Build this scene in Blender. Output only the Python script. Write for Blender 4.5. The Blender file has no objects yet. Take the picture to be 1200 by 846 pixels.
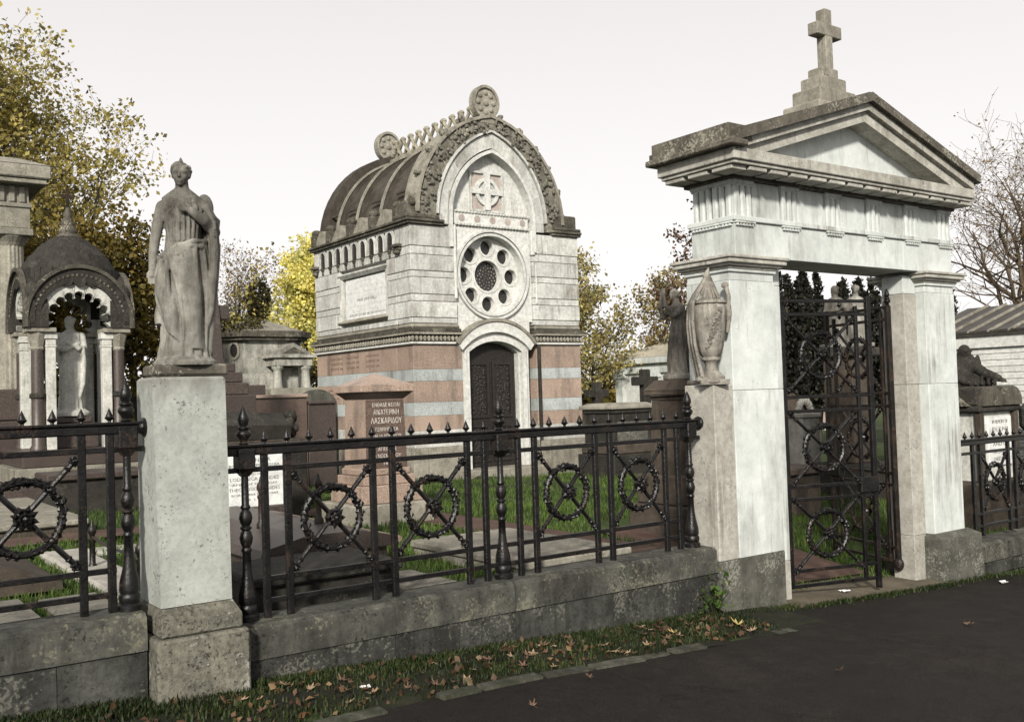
import bpy, math, random
import numpy as np
from mathutils import Vector, Matrix
R = math.radians
rnd = random.Random(7)
scene = bpy.context.scene
col = scene.collection

# ------------------------------------------------------------------ camera, sky, sun, exposure
cam_d = bpy.data.cameras.new('camera')
cam_d.sensor_width = 36.0
cam_d.lens = 36.0 * 1155.44 / 1200.0
cam_d.clip_start = 0.05
cam_d.clip_end = 2000
cam = bpy.data.objects.new('camera', cam_d)
col.objects.link(cam)
_yaw, _pit, _rol = R(36.054), R(1.983), R(-1.808)
_f = Vector((math.sin(_yaw) * math.cos(_pit), math.cos(_yaw) * math.cos(_pit), math.sin(_pit)))
_r = Vector((math.cos(_yaw), -math.sin(_yaw), 0))
_u = _r.cross(_f)
_r2 = _r * math.cos(_rol) + _u * math.sin(_rol)
_u2 = _u * math.cos(_rol) - _r * math.sin(_rol)
cam.matrix_world = Matrix(((_r2.x, _u2.x, -_f.x, 0), (_r2.y, _u2.y, -_f.y, 0), (_r2.z, _u2.z, -_f.z, 1.6), (0, 0, 0, 1)))
scene.camera = cam

SUN = Vector((-0.58, -0.66, 0.44)).normalized()
world = bpy.data.worlds.new('World')
scene.world = world
world.use_nodes = True
wt = world.node_tree
bg = wt.nodes['Background']
sky = wt.nodes.new('ShaderNodeTexSky')
sky.sky_type = 'NISHITA'
sky.sun_disc = False
sky.sun_elevation = math.asin(SUN.z)
sky.sun_rotation = math.atan2(SUN.x, SUN.y)
sky.air_density = 1.0
sky.dust_density = 4.0
sky.ozone_density = 1.0
hs = wt.nodes.new('ShaderNodeHueSaturation')
hs.inputs['Saturation'].default_value = 0.10
wt.links.new(sky.outputs[0], hs.inputs['Color'])
mx = wt.nodes.new('ShaderNodeMixRGB')           # thin high cloud: an even, faintly pink white veil
mx.inputs['Fac'].default_value = 0.8
tcw = wt.nodes.new('ShaderNodeTexCoord')
sxyz = wt.nodes.new('ShaderNodeSeparateXYZ')
wt.links.new(tcw.outputs['Generated'], sxyz.inputs[0])
veil = wt.nodes.new('ShaderNodeValToRGB')       # the veil thins evenly from the horizon to the zenith
veil.color_ramp.elements[0].position, veil.color_ramp.elements[0].color = 0.02, (0.97, 0.945, 0.93, 1)
veil.color_ramp.elements[1].position, veil.color_ramp.elements[1].color = 0.55, (0.64, 0.612, 0.605, 1)
wt.links.new(sxyz.outputs['Z'], veil.inputs[0])
vs_ = wt.nodes.new('ShaderNodeMixRGB')
vs_.blend_type = 'MULTIPLY'
vs_.inputs[0].default_value = 1
vs_.inputs[2].default_value = (11.0, 11.0, 11.0, 1)
wt.links.new(veil.outputs[0], vs_.inputs[1])
wt.links.new(vs_.outputs[0], mx.inputs['Color2'])
wt.links.new(hs.outputs[0], mx.inputs['Color1'])
wt.links.new(mx.outputs[0], bg.inputs['Color'])
bg.inputs['Strength'].default_value = 0.10

sun_d = bpy.data.lights.new('sun', 'SUN')
sun_d.energy = 5.0
sun_d.angle = R(6)
sun_d.color = (1.0, 0.945, 0.85)
sun = bpy.data.objects.new('sun', sun_d)
sun.rotation_euler = SUN.to_track_quat('Z', 'Y').to_euler()
col.objects.link(sun)
scene.view_settings.view_transform = 'Standard'
scene.view_settings.look = 'None'
scene.view_settings.exposure = 0.24
scene.view_settings.gamma = 1.0

# ------------------------------------------------------------------ materials
def nodes_of(name):
    m = bpy.data.materials.new(name)
    m.use_nodes = True
    nt = m.node_tree
    return m, nt, nt.nodes['Principled BSDF']

def ramp(nt, fac, stops):
    r = nt.nodes.new('ShaderNodeValToRGB')
    el = r.color_ramp.elements
    el[0].position, el[0].color = stops[0][0], (*stops[0][1], 1) if len(stops[0][1]) == 3 else stops[0][1]
    el[1].position, el[1].color = stops[-1][0], (*stops[-1][1], 1)
    for p, c in stops[1:-1]:
        e = el.new(p)
        e.color = (*c, 1)
    nt.links.new(fac, r.inputs[0])
    return r.outputs[0]

def noise(nt, co, scale, detail=5, rough=0.6, sc=None):
    n = nt.nodes.new('ShaderNodeTexNoise')
    n.inputs['Scale'].default_value = scale
    n.inputs['Detail'].default_value = detail
    n.inputs['Roughness'].default_value = rough
    if sc:
        mp = nt.nodes.new('ShaderNodeMapping')
        mp.inputs['Scale'].default_value = sc
        nt.links.new(co, mp.inputs[0])
        co = mp.outputs[0]
    nt.links.new(co, n.inputs['Vector'])
    return n.outputs['Fac']

def mix(nt, fac, a, b, mode='MIX'):
    m = nt.nodes.new('ShaderNodeMixRGB')
    m.blend_type = mode
    for i, v in ((0, fac), (1, a), (2, b)):
        if isinstance(v, (int, float)):
            m.inputs[i].default_value = v
        elif isinstance(v, tuple):
            m.inputs[i].default_value = (*v, 1)
        else:
            nt.links.new(v, m.inputs[i])
    return m.outputs[0]

def coords(nt):
    tc = nt.nodes.new('ShaderNodeTexCoord')
    oi = nt.nodes.new('ShaderNodeObjectInfo')
    ad = nt.nodes.new('ShaderNodeVectorMath')
    ad.operation = 'MULTIPLY_ADD'
    ad.inputs[1].default_value = (1, 1, 1)
    mu = nt.nodes.new('ShaderNodeMath')
    mu.operation = 'MULTIPLY'
    mu.inputs[1].default_value = 37.0
    nt.links.new(oi.outputs['Random'], mu.inputs[0])
    nt.links.new(tc.outputs['Object'], ad.inputs[0])
    nt.links.new(mu.outputs[0], ad.inputs[2])
    return ad.outputs[0], oi.outputs['Random']

ALB = 0.80
def stone(name, c1, c2, stain=(0.05, 0.045, 0.035), amt=0.4, streak=1.0, spot=0.3, spotc=(0.03, 0.03, 0.025),
          rough=0.85, bump=0.3, scale=3.0, vary=0.12, lichen=None, run=None, mott=0.35, crown=None):
    """weathered stone: broad tones, mottling, run-down stains and thin streaks, pits and lichen, fine relief"""
    run = amt * 0.9 if run is None else run
    m, nt, bs = nodes_of(name)
    co, rd = coords(nt)
    f1 = noise(nt, co, scale, 6, 0.65)
    c = ramp(nt, f1, [(0.3, c1), (0.68, c2)])
    fm = noise(nt, co, scale * 5.5, 8, 0.75)
    c = mix(nt, 1.0, c, ramp(nt, fm, [(0.32, (1 - mott,) * 3), (0.55, (1, 1, 1)), (0.72, (1 + mott * .5,) * 3)]), 'MULTIPLY')
    # broad stains that run down the stone, broken up by a finer noise
    f2 = noise(nt, co, 1.0, 8, 0.72, (5.5, 5.5, 1.1))
    fb = noise(nt, co, 1.3, 3, 0.5)
    lo = 0.74 - 0.30 * amt
    s = ramp(nt, mix(nt, 0.35, f2, fb), [(lo - 0.10, (0, 0, 0)), (lo + 0.10, (1, 1, 1))])
    c = mix(nt, mix(nt, 1.0, s, (streak * 0.85,) * 3, 'MULTIPLY'), c, stain)
    # thin dark runs
    f5 = noise(nt, co, 1.0, 5, 0.6, (26, 26, 1.3))
    fr = noise(nt, co, 1.7, 4, 0.6, (1, 1, .8))
    lo = 0.70 - 0.20 * run
    s = ramp(nt, mix(nt, 0.5, f5, fr), [(lo - 0.06, (0, 0, 0)), (lo + 0.07, (1, 1, 1))])
    c = mix(nt, mix(nt, 1.0, s, (0.75,) * 3, 'MULTIPLY'), c, stain)
    f3 = noise(nt, co, 60.0, 3, 0.6)
    f3b = noise(nt, co, 5.5, 5, 0.65)
    sp = ramp(nt, mix(nt, 0.42, f3, f3b), [(0.62 - 0.12 * spot, (0, 0, 0)), (0.67 - 0.1 * spot, (1, 1, 1))])
    c = mix(nt, mix(nt, 1.0, sp, (0.8,) * 3, 'MULTIPLY'), c, spotc)
    if lichen:
        f4 = noise(nt, co, 48.0, 4, 0.6)
        f4b = noise(nt, co, 3.6, 5, 0.65)
        lp = ramp(nt, mix(nt, 0.5, f4, f4b), [(0.545, (0, 0, 0)), (0.60, (1, 1, 1))])
        c = mix(nt, mix(nt, 1.0, lp, (0.75,) * 3, 'MULTIPLY'), c, lichen)
    if crown:                                          # soot and algae spreading down from the exposed top
        tc = nt.nodes.new('ShaderNodeTexCoord')
        sx_ = nt.nodes.new('ShaderNodeSeparateXYZ')
        nt.links.new(tc.outputs['Object'], sx_.inputs[0])
        mz = nt.nodes.new('ShaderNodeMapRange')
        mz.inputs[1].default_value, mz.inputs[2].default_value = crown
        nt.links.new(sx_.outputs['Z'], mz.inputs[0])
        fz = noise(nt, co, 1.0, 7, 0.7, (9, 9, 4))
        k = ramp(nt, mix(nt, 0.5, mz.outputs[0], fz), [(0.56, (0, 0, 0)), (0.78, (1, 1, 1))])
        c = mix(nt, mix(nt, 1.0, k, (0.8,) * 3, 'MULTIPLY'), c, stain)
    # each separate stone differs a little in tone
    mr = nt.nodes.new('ShaderNodeMapRange')
    mr.inputs[3].default_value = (1 - vary) * ALB
    mr.inputs[4].default_value = (1 + vary) * ALB
    nt.links.new(rd, mr.inputs[0])
    cb = nt.nodes.new('ShaderNodeCombineXYZ')
    for i in range(3):
        nt.links.new(mr.outputs[0], cb.inputs[i])
    c = mix(nt, 1.0, c, cb.outputs[0], 'MULTIPLY')
    nt.links.new(c, bs.inputs['Base Color'])
    bs.inputs['Roughness'].default_value = rough
    bs.inputs['Specular IOR Level'].default_value = 0.3
    b1 = noise(nt, co, 34.0, 7, 0.75)
    bp = nt.nodes.new('ShaderNodeBump')
    bp.inputs['Strength'].default_value = bump
    bp.inputs['Distance'].default_value = 0.014
    nt.links.new(mix(nt, 0.4, b1, fm), bp.inputs['Height'])
    nt.links.new(bp.outputs[0], bs.inputs['Normal'])
    return m

def painted_iron(name, c, rust, rough, amount):
    m, nt, bs = nodes_of(name)
    co, rd = coords(nt)
    f = noise(nt, co, 11.0, 5, 0.65)
    base = ramp(nt, f, [(0.35, c), (0.68, tuple(x * 2.4 for x in c))])
    k = ramp(nt, mix(nt, 0.5, noise(nt, co, 70.0, 4, 0.65), noise(nt, co, 6.0, 4, 0.6)), [(0.56 - amount, (0, 0, 0)), (0.62 - amount, (1, 1, 1))])
    nt.links.new(mix(nt, k, base, rust), bs.inputs['Base Color'])
    r = ramp(nt, f, [(0.3, (rough - .06,) * 3), (0.7, (rough + .14,) * 3)])
    nt.links.new(mix(nt, k, r, (0.8,) * 3), bs.inputs['Roughness'])
    bs.inputs['Specular IOR Level'].default_value = 0.32
    bp = nt.nodes.new('ShaderNodeBump')
    bp.inputs['Strength'].default_value = 0.45
    bp.inputs['Distance'].default_value = 0.008
    nt.links.new(noise(nt, co, 46.0, 5, 0.7), bp.inputs['Height'])
    nt.links.new(bp.outputs[0], bs.inputs['Normal'])
    return m

def granite(name, c1, c2, dark=(0.05, 0.03, 0.025), rough=0.5, vary=0.08):
    m, nt, bs = nodes_of(name)
    co, rd = coords(nt)
    f = noise(nt, co, 90.0, 3, 0.7)
    f2 = noise(nt, co, 3.0, 5, 0.6)
    c = ramp(nt, f, [(0.36, dark), (0.46, c1), (0.62, c2)])
    c = mix(nt, mix(nt, 1.0, ramp(nt, f2, [(0.45, (0, 0, 0)), (0.8, (1, 1, 1))]), (0.6,) * 3, 'MULTIPLY'), c, tuple(x * 0.5 for x in c1))
    f3 = noise(nt, co, 1.0, 5, 0.65, (4, 4, 0.9))
    c = mix(nt, mix(nt, 1.0, ramp(nt, f3, [(0.52, (0, 0, 0)), (0.7, (1, 1, 1))]), (0.55,) * 3, 'MULTIPLY'), c, (0.05, 0.042, 0.035))
    mr = nt.nodes.new('ShaderNodeMapRange')
    mr.inputs[3].default_value = (1 - vary) * ALB
    mr.inputs[4].default_value = (1 + vary) * ALB
    nt.links.new(rd, mr.inputs[0])
    cb = nt.nodes.new('ShaderNodeCombineXYZ')
    for i in range(3):
        nt.links.new(mr.outputs[0], cb.inputs[i])
    c = mix(nt, 1.0, c, cb.outputs[0], 'MULTIPLY')
    nt.links.new(c, bs.inputs['Base Color'])
    bs.inputs['Roughness'].default_value = rough
    bp = nt.nodes.new('ShaderNodeBump')
    bp.inputs['Strength'].default_value = 0.12
    bp.inputs['Distance'].default_value = 0.005
    nt.links.new(f, bp.inputs['Height'])
    nt.links.new(bp.outputs[0], bs.inputs['Normal'])
    return m

def plain(name, c, rough=0.6, c2=None, sc=8.0, bump=0.0, metal=0.0, spec=0.5):
    m, nt, bs = nodes_of(name)
    co, rd = coords(nt)
    f = noise(nt, co, sc, 5, 0.65)
    cc = ramp(nt, f, [(0.35, c), (0.68, c2 or tuple(x * 1.35 for x in c))])
    nt.links.new(cc, bs.inputs['Base Color'])
    bs.inputs['Roughness'].default_value = rough
    bs.inputs['Metallic'].default_value = metal
    bs.inputs['Specular IOR Level'].default_value = spec
    if bump:
        bp = nt.nodes.new('ShaderNodeBump')
        bp.inputs['Strength'].default_value = bump
        bp.inputs['Distance'].default_value = 0.01
        nt.links.new(noise(nt, co, sc * 4, 5, 0.7), bp.inputs['Height'])
        nt.links.new(bp.outputs[0], bs.inputs['Normal'])
    return m

def leafy(name, cols, trans=0.45, rough=0.6):
    m, nt, bs = nodes_of(name)
    g = nt.nodes.new('ShaderNodeNewGeometry')
    n = len(cols)
    c = ramp(nt, g.outputs['Random Per Island'], [((i + 0.0) / max(1, n - 1), cols[i]) for i in range(n)])
    tcl = nt.nodes.new('ShaderNodeTexCoord')
    cl = noise(nt, tcl.outputs['Object'], 1.6, 3, 0.6)
    c = mix(nt, 1.0, c, ramp(nt, cl, [(0.34, (0.5, 0.55, 0.5)), (0.5, (0.95, 0.95, 0.9)), (0.66, (1.3, 1.25, 1.1))]), 'MULTIPLY')
    nt.links.new(c, bs.inputs['Base Color'])
    bs.inputs['Roughness'].default_value = rough
    bs.inputs['Specular IOR Level'].default_value = 0.25
    tr = nt.nodes.new('ShaderNodeBsdfTranslucent')
    nt.links.new(c, tr.inputs['Color'])
    ms = nt.nodes.new('ShaderNodeMixShader')
    ms.inputs[0].default_value = trans
    nt.links.new(bs.outputs[0], ms.inputs[1])
    nt.links.new(tr.outputs[0], ms.inputs[2])
    nt.links.new(ms.outputs[0], nt.nodes['Material Output'].inputs[0])
    return m

M = {}
M['gate'] = stone('gate_limestone', (0.49, 0.525, 0.508), (0.67, 0.705, 0.685), (0.13, 0.11, 0.08), 0.47, 0.7, 0.0, (0.22, 0.20, 0.16), bump=0.2, scale=2.0, vary=0.05, run=.46, mott=.16)
M['cornice'] = stone('weathered_cornice_stone', (0.055, 0.049, 0.039), (0.155, 0.14, 0.112), (0.035, 0.03, 0.024), 0.5, 0.9, 0.35, (0.02, 0.018, 0.014), bump=0.35, scale=5, vary=0.1, lichen=(0.32, 0.31, 0.25))
M['corniceface'] = stone('pale_weathered_cornice', (0.30, 0.29, 0.25), (0.55, 0.54, 0.485), (0.10, 0.085, 0.065), 0.45, 0.8, 0.3, (0.07, 0.06, 0.05), bump=0.25, scale=4, vary=0.06)
M['grime'] = stone('grimy_plinth_stone', (0.055, 0.055, 0.046), (0.135, 0.132, 0.11), (0.03, 0.027, 0.02), 0.4, 0.9, 0.3, (0.02, 0.02, 0.016), bump=0.5, scale=7, lichen=(0.26, 0.26, 0.22), vary=0.1)
M['wall'] = stone('grimy_rendered_wall', (0.032, 0.033, 0.029), (0.092, 0.093, 0.082), (0.010, 0.009, 0.007), 0.72, 0.95, 0.55, (0.006, 0.0055, 0.0045), bump=0.8, scale=3.2, lichen=(0.155, 0.152, 0.125), vary=0.05, mott=.6)
M['coping'] = stone('grimy_coping_stone', (0.05, 0.051, 0.044), (0.12, 0.12, 0.10), (0.011, 0.010, 0.008), 0.66, 0.95, 0.45, (0.007, 0.0065, 0.005), bump=0.7, scale=3.6, lichen=(0.18, 0.17, 0.12), vary=0.05, mott=.5)
M['pillar'] = stone('mottled_grey_pillar_stone', (0.30, 0.315, 0.29), (0.42, 0.44, 0.41), (0.12, 0.11, 0.09), 0.32, 0.7, 0.35, (0.09, 0.085, 0.07), bump=0.28, scale=6, vary=0.03, mott=.22, run=.1, crown=(1.15, 1.56))
M['pillarbase'] = stone('lichened_base_stone', (0.10, 0.097, 0.075), (0.215, 0.205, 0.165), (0.03, 0.026, 0.02), 0.5, 0.9, 0.75, (0.014, 0.012, 0.010), bump=0.9, scale=5, lichen=(0.36, 0.36, 0.33), vary=0.08, mott=.55)
M['pedestal'] = stone('tan_pedestal_stone', (0.32, 0.305, 0.265), (0.48, 0.465, 0.42), (0.10, 0.08, 0.06), 0.35, 0.7, 0.25, (0.08, 0.07, 0.055), bump=0.3, scale=4, vary=0.03)
M['ashlar'] = stone('pale_ashlar', (0.47, 0.48, 0.45), (0.66, 0.665, 0.63), (0.13, 0.11, 0.085), 0.55, 0.8, 0.22, (0.16, 0.14, 0.11), bump=0.3, scale=3.5, vary=0.11)
M['trim'] = stone('smooth_white_trim', (0.57, 0.575, 0.545), (0.70, 0.705, 0.67), (0.20, 0.18, 0.145), 0.36, 0.7, 0.12, (0.25, 0.22, 0.18), bump=0.15, scale=3, vary=0.05)
M['carved'] = stone('dark_lichened_carving', (0.038, 0.033, 0.026), (0.13, 0.12, 0.095), (0.02, 0.017, 0.012), 0.5, 0.9, 0.4, (0.014, 0.012, 0.009), bump=0.7, scale=7, lichen=(0.27, 0.26, 0.20), vary=0.15)
M['metalroof'] = plain('dark_seamed_roof_metal', (0.022, 0.019, 0.015), 0.55, (0.05, 0.044, 0.035), 5.0, 0.2)
M['roof'] = stone('dark_vault_stone', (0.035, 0.029, 0.023), (0.095, 0.082, 0.066), (0.02, 0.017, 0.013), 0.5, 0.9, 0.3, (0.012, 0.01, 0.008), bump=0.3, scale=4, vary=0.12)
M['rib'] = stone('weathered_rib_stone', (0.19, 0.175, 0.14), (0.37, 0.35, 0.295), (0.07, 0.06, 0.045), 0.45, 0.9, 0.3, (0.05, 0.045, 0.035), bump=0.4, scale=6, vary=0.1)
M['pink'] = granite('pink_granite', (0.34, 0.25, 0.197), (0.47, 0.37, 0.30), (0.16, 0.112, 0.088), vary=.14)
M['palepink'] = stone('faded_pink_inlay', (0.38, 0.325, 0.29), (0.50, 0.445, 0.405), (0.2, 0.16, 0.13), 0.3, 0.6, 0.2, (0.2, 0.15, 0.12), bump=0.15)
M['gable'] = stone('lichened_gable_stone', (0.11, 0.102, 0.082), (0.31, 0.295, 0.245), (0.035, 0.03, 0.022), 0.6, 0.9, 0.4, (0.02, 0.018, 0.013), bump=0.7, scale=5, vary=0.08, lichen=(0.36, 0.345, 0.28), mott=.5)
M['pinkdark'] = granite('brown_pink_granite', (0.050, 0.038, 0.033), (0.105, 0.081, 0.070), (0.02, 0.014, 0.012), 0.45)
M['crestdark'] = stone('mossy_ridge_stone', (0.20, 0.185, 0.135), (0.40, 0.375, 0.29), (0.06, 0.05, 0.035), 0.55, 0.9, 0.3, (0.04, 0.035, 0.025), bump=0.5, scale=7, vary=0.1)
M['crest'] = stone('pale_lichened_cresting', (0.36, 0.33, 0.25), (0.54, 0.50, 0.40), (0.12, 0.10, 0.07), 0.4, 0.9, 0.3, (0.06, 0.05, 0.035), bump=0.4, scale=7, vary=0.1)
M['brownface'] = granite('polished_brown_granite', (0.12, 0.082, 0.066), (0.185, 0.135, 0.11), (0.05, 0.034, 0.028), 0.35)
M['tombwall'] = stone('stained_tomb_wall', (0.34, 0.34, 0.30), (0.56, 0.55, 0.49), (0.05, 0.045, 0.035), 0.7, 0.9, 0.3, (0.04, 0.036, 0.03), bump=0.4, scale=4, vary=0.12)
M['grey'] = granite('blue_grey_granite', (0.40, 0.435, 0.43), (0.54, 0.57, 0.56), (0.22, 0.24, 0.24), vary=.12)
M['slab'] = stone('ledger_stone', (0.20, 0.19, 0.155), (0.33, 0.31, 0.26), (0.06, 0.055, 0.04), 0.45, 0.8, 0.3, (0.04, 0.04, 0.03), bump=0.35, scale=5, lichen=(0.36, 0.35, 0.28))
M['darkstone'] = stone('soot_dark_tomb_stone', (0.016, 0.0145, 0.012), (0.045, 0.041, 0.034), (0.01, 0.009, 0.008), 0.5, 0.9, 0.3, (0.008, 0.008, 0.007), bump=0.5, scale=6, lichen=(0.075, 0.07, 0.055))
M['brownstone'] = stone('dark_brown_sandstone', (0.042, 0.033, 0.025), (0.105, 0.084, 0.065), (0.022, 0.017, 0.013), 0.5, 0.9, 0.3, (0.016, 0.013, 0.01), bump=0.4, scale=5)
M['marble'] = stone('white_marble', (0.70, 0.72, 0.71), (0.80, 0.81, 0.79), (0.42, 0.41, 0.37), 0.1, 0.5, 0.05, (0.4, 0.38, 0.34), bump=0.06, scale=2, rough=0.5, vary=0.02)
M['statue'] = stone('weathered_statue_marble', (0.10, 0.09, 0.072), (0.47, 0.46, 0.41), (0.026, 0.021, 0.016), 0.86, 0.95, 0.2, (0.03, 0.026, 0.02), bump=0.2, scale=5.0, vary=0.02, run=.2, mott=.25)
M['statuetan'] = stone('tan_statue_stone', (0.15, 0.137, 0.115), (0.44, 0.415, 0.365), (0.035, 0.029, 0.022), 0.72, 0.9, 0.3, (0.03, 0.025, 0.02), bump=0.35, scale=5.0, vary=0.02)
M['statuewhite'] = stone('pale_statue_marble', (0.45, 0.45, 0.41), (0.66, 0.66, 0.61), (0.07, 0.06, 0.05), 0.42, 0.9, 0.15, (0.08, 0.07, 0.06), bump=0.25, scale=5.0, vary=0.02)
M['iron'] = painted_iron('black_painted_iron', (0.0032, 0.003, 0.003), (0.022, 0.0115, 0.0065), 0.27, 0.0)
M['ironbrown'] = painted_iron('rusty_black_iron', (0.0045, 0.0038, 0.0034), (0.030, 0.0165, 0.0095), 0.30, 0.05)
M['bronze'] = plain('dark_bronze_door', (0.010, 0.008, 0.007), 0.5, (0.030, 0.024, 0.02), 22.0, 0.8, 0.3)
M['void'] = plain('dark_glass_and_shade', (0.010, 0.010, 0.010), 0.22, (0.03, 0.028, 0.026), 30.0, 0.3)  # window glass, and the shade painted into the lancet niches
M['lettering_dark'] = plain('dark_lettering', (0.10, 0.095, 0.09), 0.8)
M['lettering_grey'] = plain('faded_lettering', (0.40, 0.39, 0.37), 0.8)
M['lettering_pink'] = plain('worn_engraving', (0.11, 0.068, 0.05), 0.8)
M['lettering_white'] = plain('white_lettering', (0.36, 0.33, 0.30), 0.7, (0.62, 0.60, 0.56), 25)
M['bark'] = plain('tree_bark', (0.022, 0.017, 0.013), 0.9, (0.055, 0.042, 0.032), 9.0, 0.8)
M['barkwarm'] = plain('pale_brown_bark', (0.04, 0.028, 0.018), 0.9, (0.12, 0.085, 0.05), 9.0, 0.8)
M['gold'] = leafy('golden_leaves', [(0.14, 0.115, 0.04), (0.42, 0.35, 0.11), (0.25, 0.225, 0.065), (0.56, 0.47, 0.20)])
M['olive'] = leafy('olive_leaves', [(0.05, 0.047, 0.014), (0.19, 0.145, 0.034), (0.09, 0.075, 0.02), (0.30, 0.21, 0.055)])
M['yellow'] = leafy('yellow_leaves', [(0.60, 0.53, 0.13), (0.80, 0.73, 0.26), (0.48, 0.46, 0.12), (0.85, 0.80, 0.40)])
M['brownleaf'] = leafy('sparse_brown_leaves', [(0.20, 0.13, 0.07), (0.33, 0.22, 0.12), (0.12, 0.08, 0.05), (0.30, 0.26, 0.11)])
M['russet'] = leafy('russet_gold_leaves', [(0.13, 0.10, 0.04), (0.34, 0.29, 0.12), (0.15, 0.085, 0.05), (0.44, 0.38, 0.18)])
M['olivegold'] = leafy('olive_gold_leaves', [(0.20, 0.175, 0.06), (0.44, 0.38, 0.14), (0.12, 0.10, 0.04), (0.52, 0.45, 0.22)])
M['redleaf'] = leafy('dark_brown_leaves', [(0.06, 0.032, 0.02), (0.13, 0.07, 0.04), (0.05, 0.035, 0.02)], 0.3)
M['darkleaf'] = leafy('dark_bush_leaves', [(0.025, 0.028, 0.010), (0.055, 0.05, 0.016), (0.09, 0.07, 0.02)], 0.25)
M['yew'] = leafy('dark_yew_needles', [(0.003, 0.004, 0.002), (0.006, 0.007, 0.004), (0.016, 0.013, 0.007)], 0.05)
M['grass'] = leafy('grass_blades', [(0.025, 0.052, 0.010), (0.055, 0.105, 0.019), (0.085, 0.140, 0.030), (0.10, 0.10, 0.04)], 0.3)
M['vergegrass'] = leafy('dark_verge_grass', [(0.007, 0.013, 0.003), (0.017, 0.030, 0.007), (0.032, 0.048, 0.013), (0.035, 0.036, 0.014)], 0.25)
M['deadleaf'] = leafy('dead_leaves', [(0.035, 0.02, 0.012), (0.09, 0.05, 0.028), (0.05, 0.026, 0.015), (0.17, 0.115, 0.065)], 0.1)
M['leafbrown'] = plain('dry_brown_leaf', (0.055, 0.030, 0.018), 0.8, (0.13, 0.075, 0.045), 30)
M['leaftan'] = plain('dry_tan_leaf', (0.17, 0.115, 0.07), 0.8, (0.29, 0.21, 0.13), 30)
M['leafyellow'] = plain('yellow_maple_leaf', (0.30, 0.23, 0.08), 0.8, (0.42, 0.34, 0.14), 30)
M['litter'] = plain('white_paper_scrap', (0.62, 0.62, 0.6), 0.8)

M['kerbstone'] = stone('mossy_edging_stone', (0.05, 0.05, 0.04), (0.13, 0.125, 0.10), (0.018, 0.022, 0.009), 0.75, 0.95, 0.4, (0.015, 0.016, 0.008), bump=0.7, scale=6, vary=0.25, mott=.5)
def ground_mat(name, stops, scale, bump, rough=0.95, fine=60.0, fineamt=0.35):
    m, nt, bs = nodes_of(name)
    tc = nt.nodes.new('ShaderNodeTexCoord')
    co = tc.outputs['Object']
    f = noise(nt, co, scale, 6, 0.65)
    f2 = noise(nt, co, fine, 4, 0.7)
    c = ramp(nt, mix(nt, fineamt, f, f2), stops)
    nt.links.new(c, bs.inputs['Base Color'])
    bs.inputs['Roughness'].default_value = rough
    bs.inputs['Specular IOR Level'].default_value = 0.25
    bp = nt.nodes.new('ShaderNodeBump')
    bp.inputs['Strength'].default_value = bump
    bp.inputs['Distance'].default_value = 0.015
    nt.links.new(f2, bp.inputs['Height'])
    nt.links.new(bp.outputs[0], bs.inputs['Normal'])
    return m
M['ground'] = ground_mat('turf_and_soil', [(0.36, (0.020, 0.018, 0.010)), (0.5, (0.030, 0.050, 0.012)), (0.64, (0.065, 0.095, 0.022))], 2.2, 0.6)
M['verge'] = ground_mat('dark_verge_soil', [(0.36, (0.006, 0.005, 0.004)), (0.52, (0.012, 0.013, 0.006)), (0.66, (0.025, 0.026, 0.011))], 4, 0.8)
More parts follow.
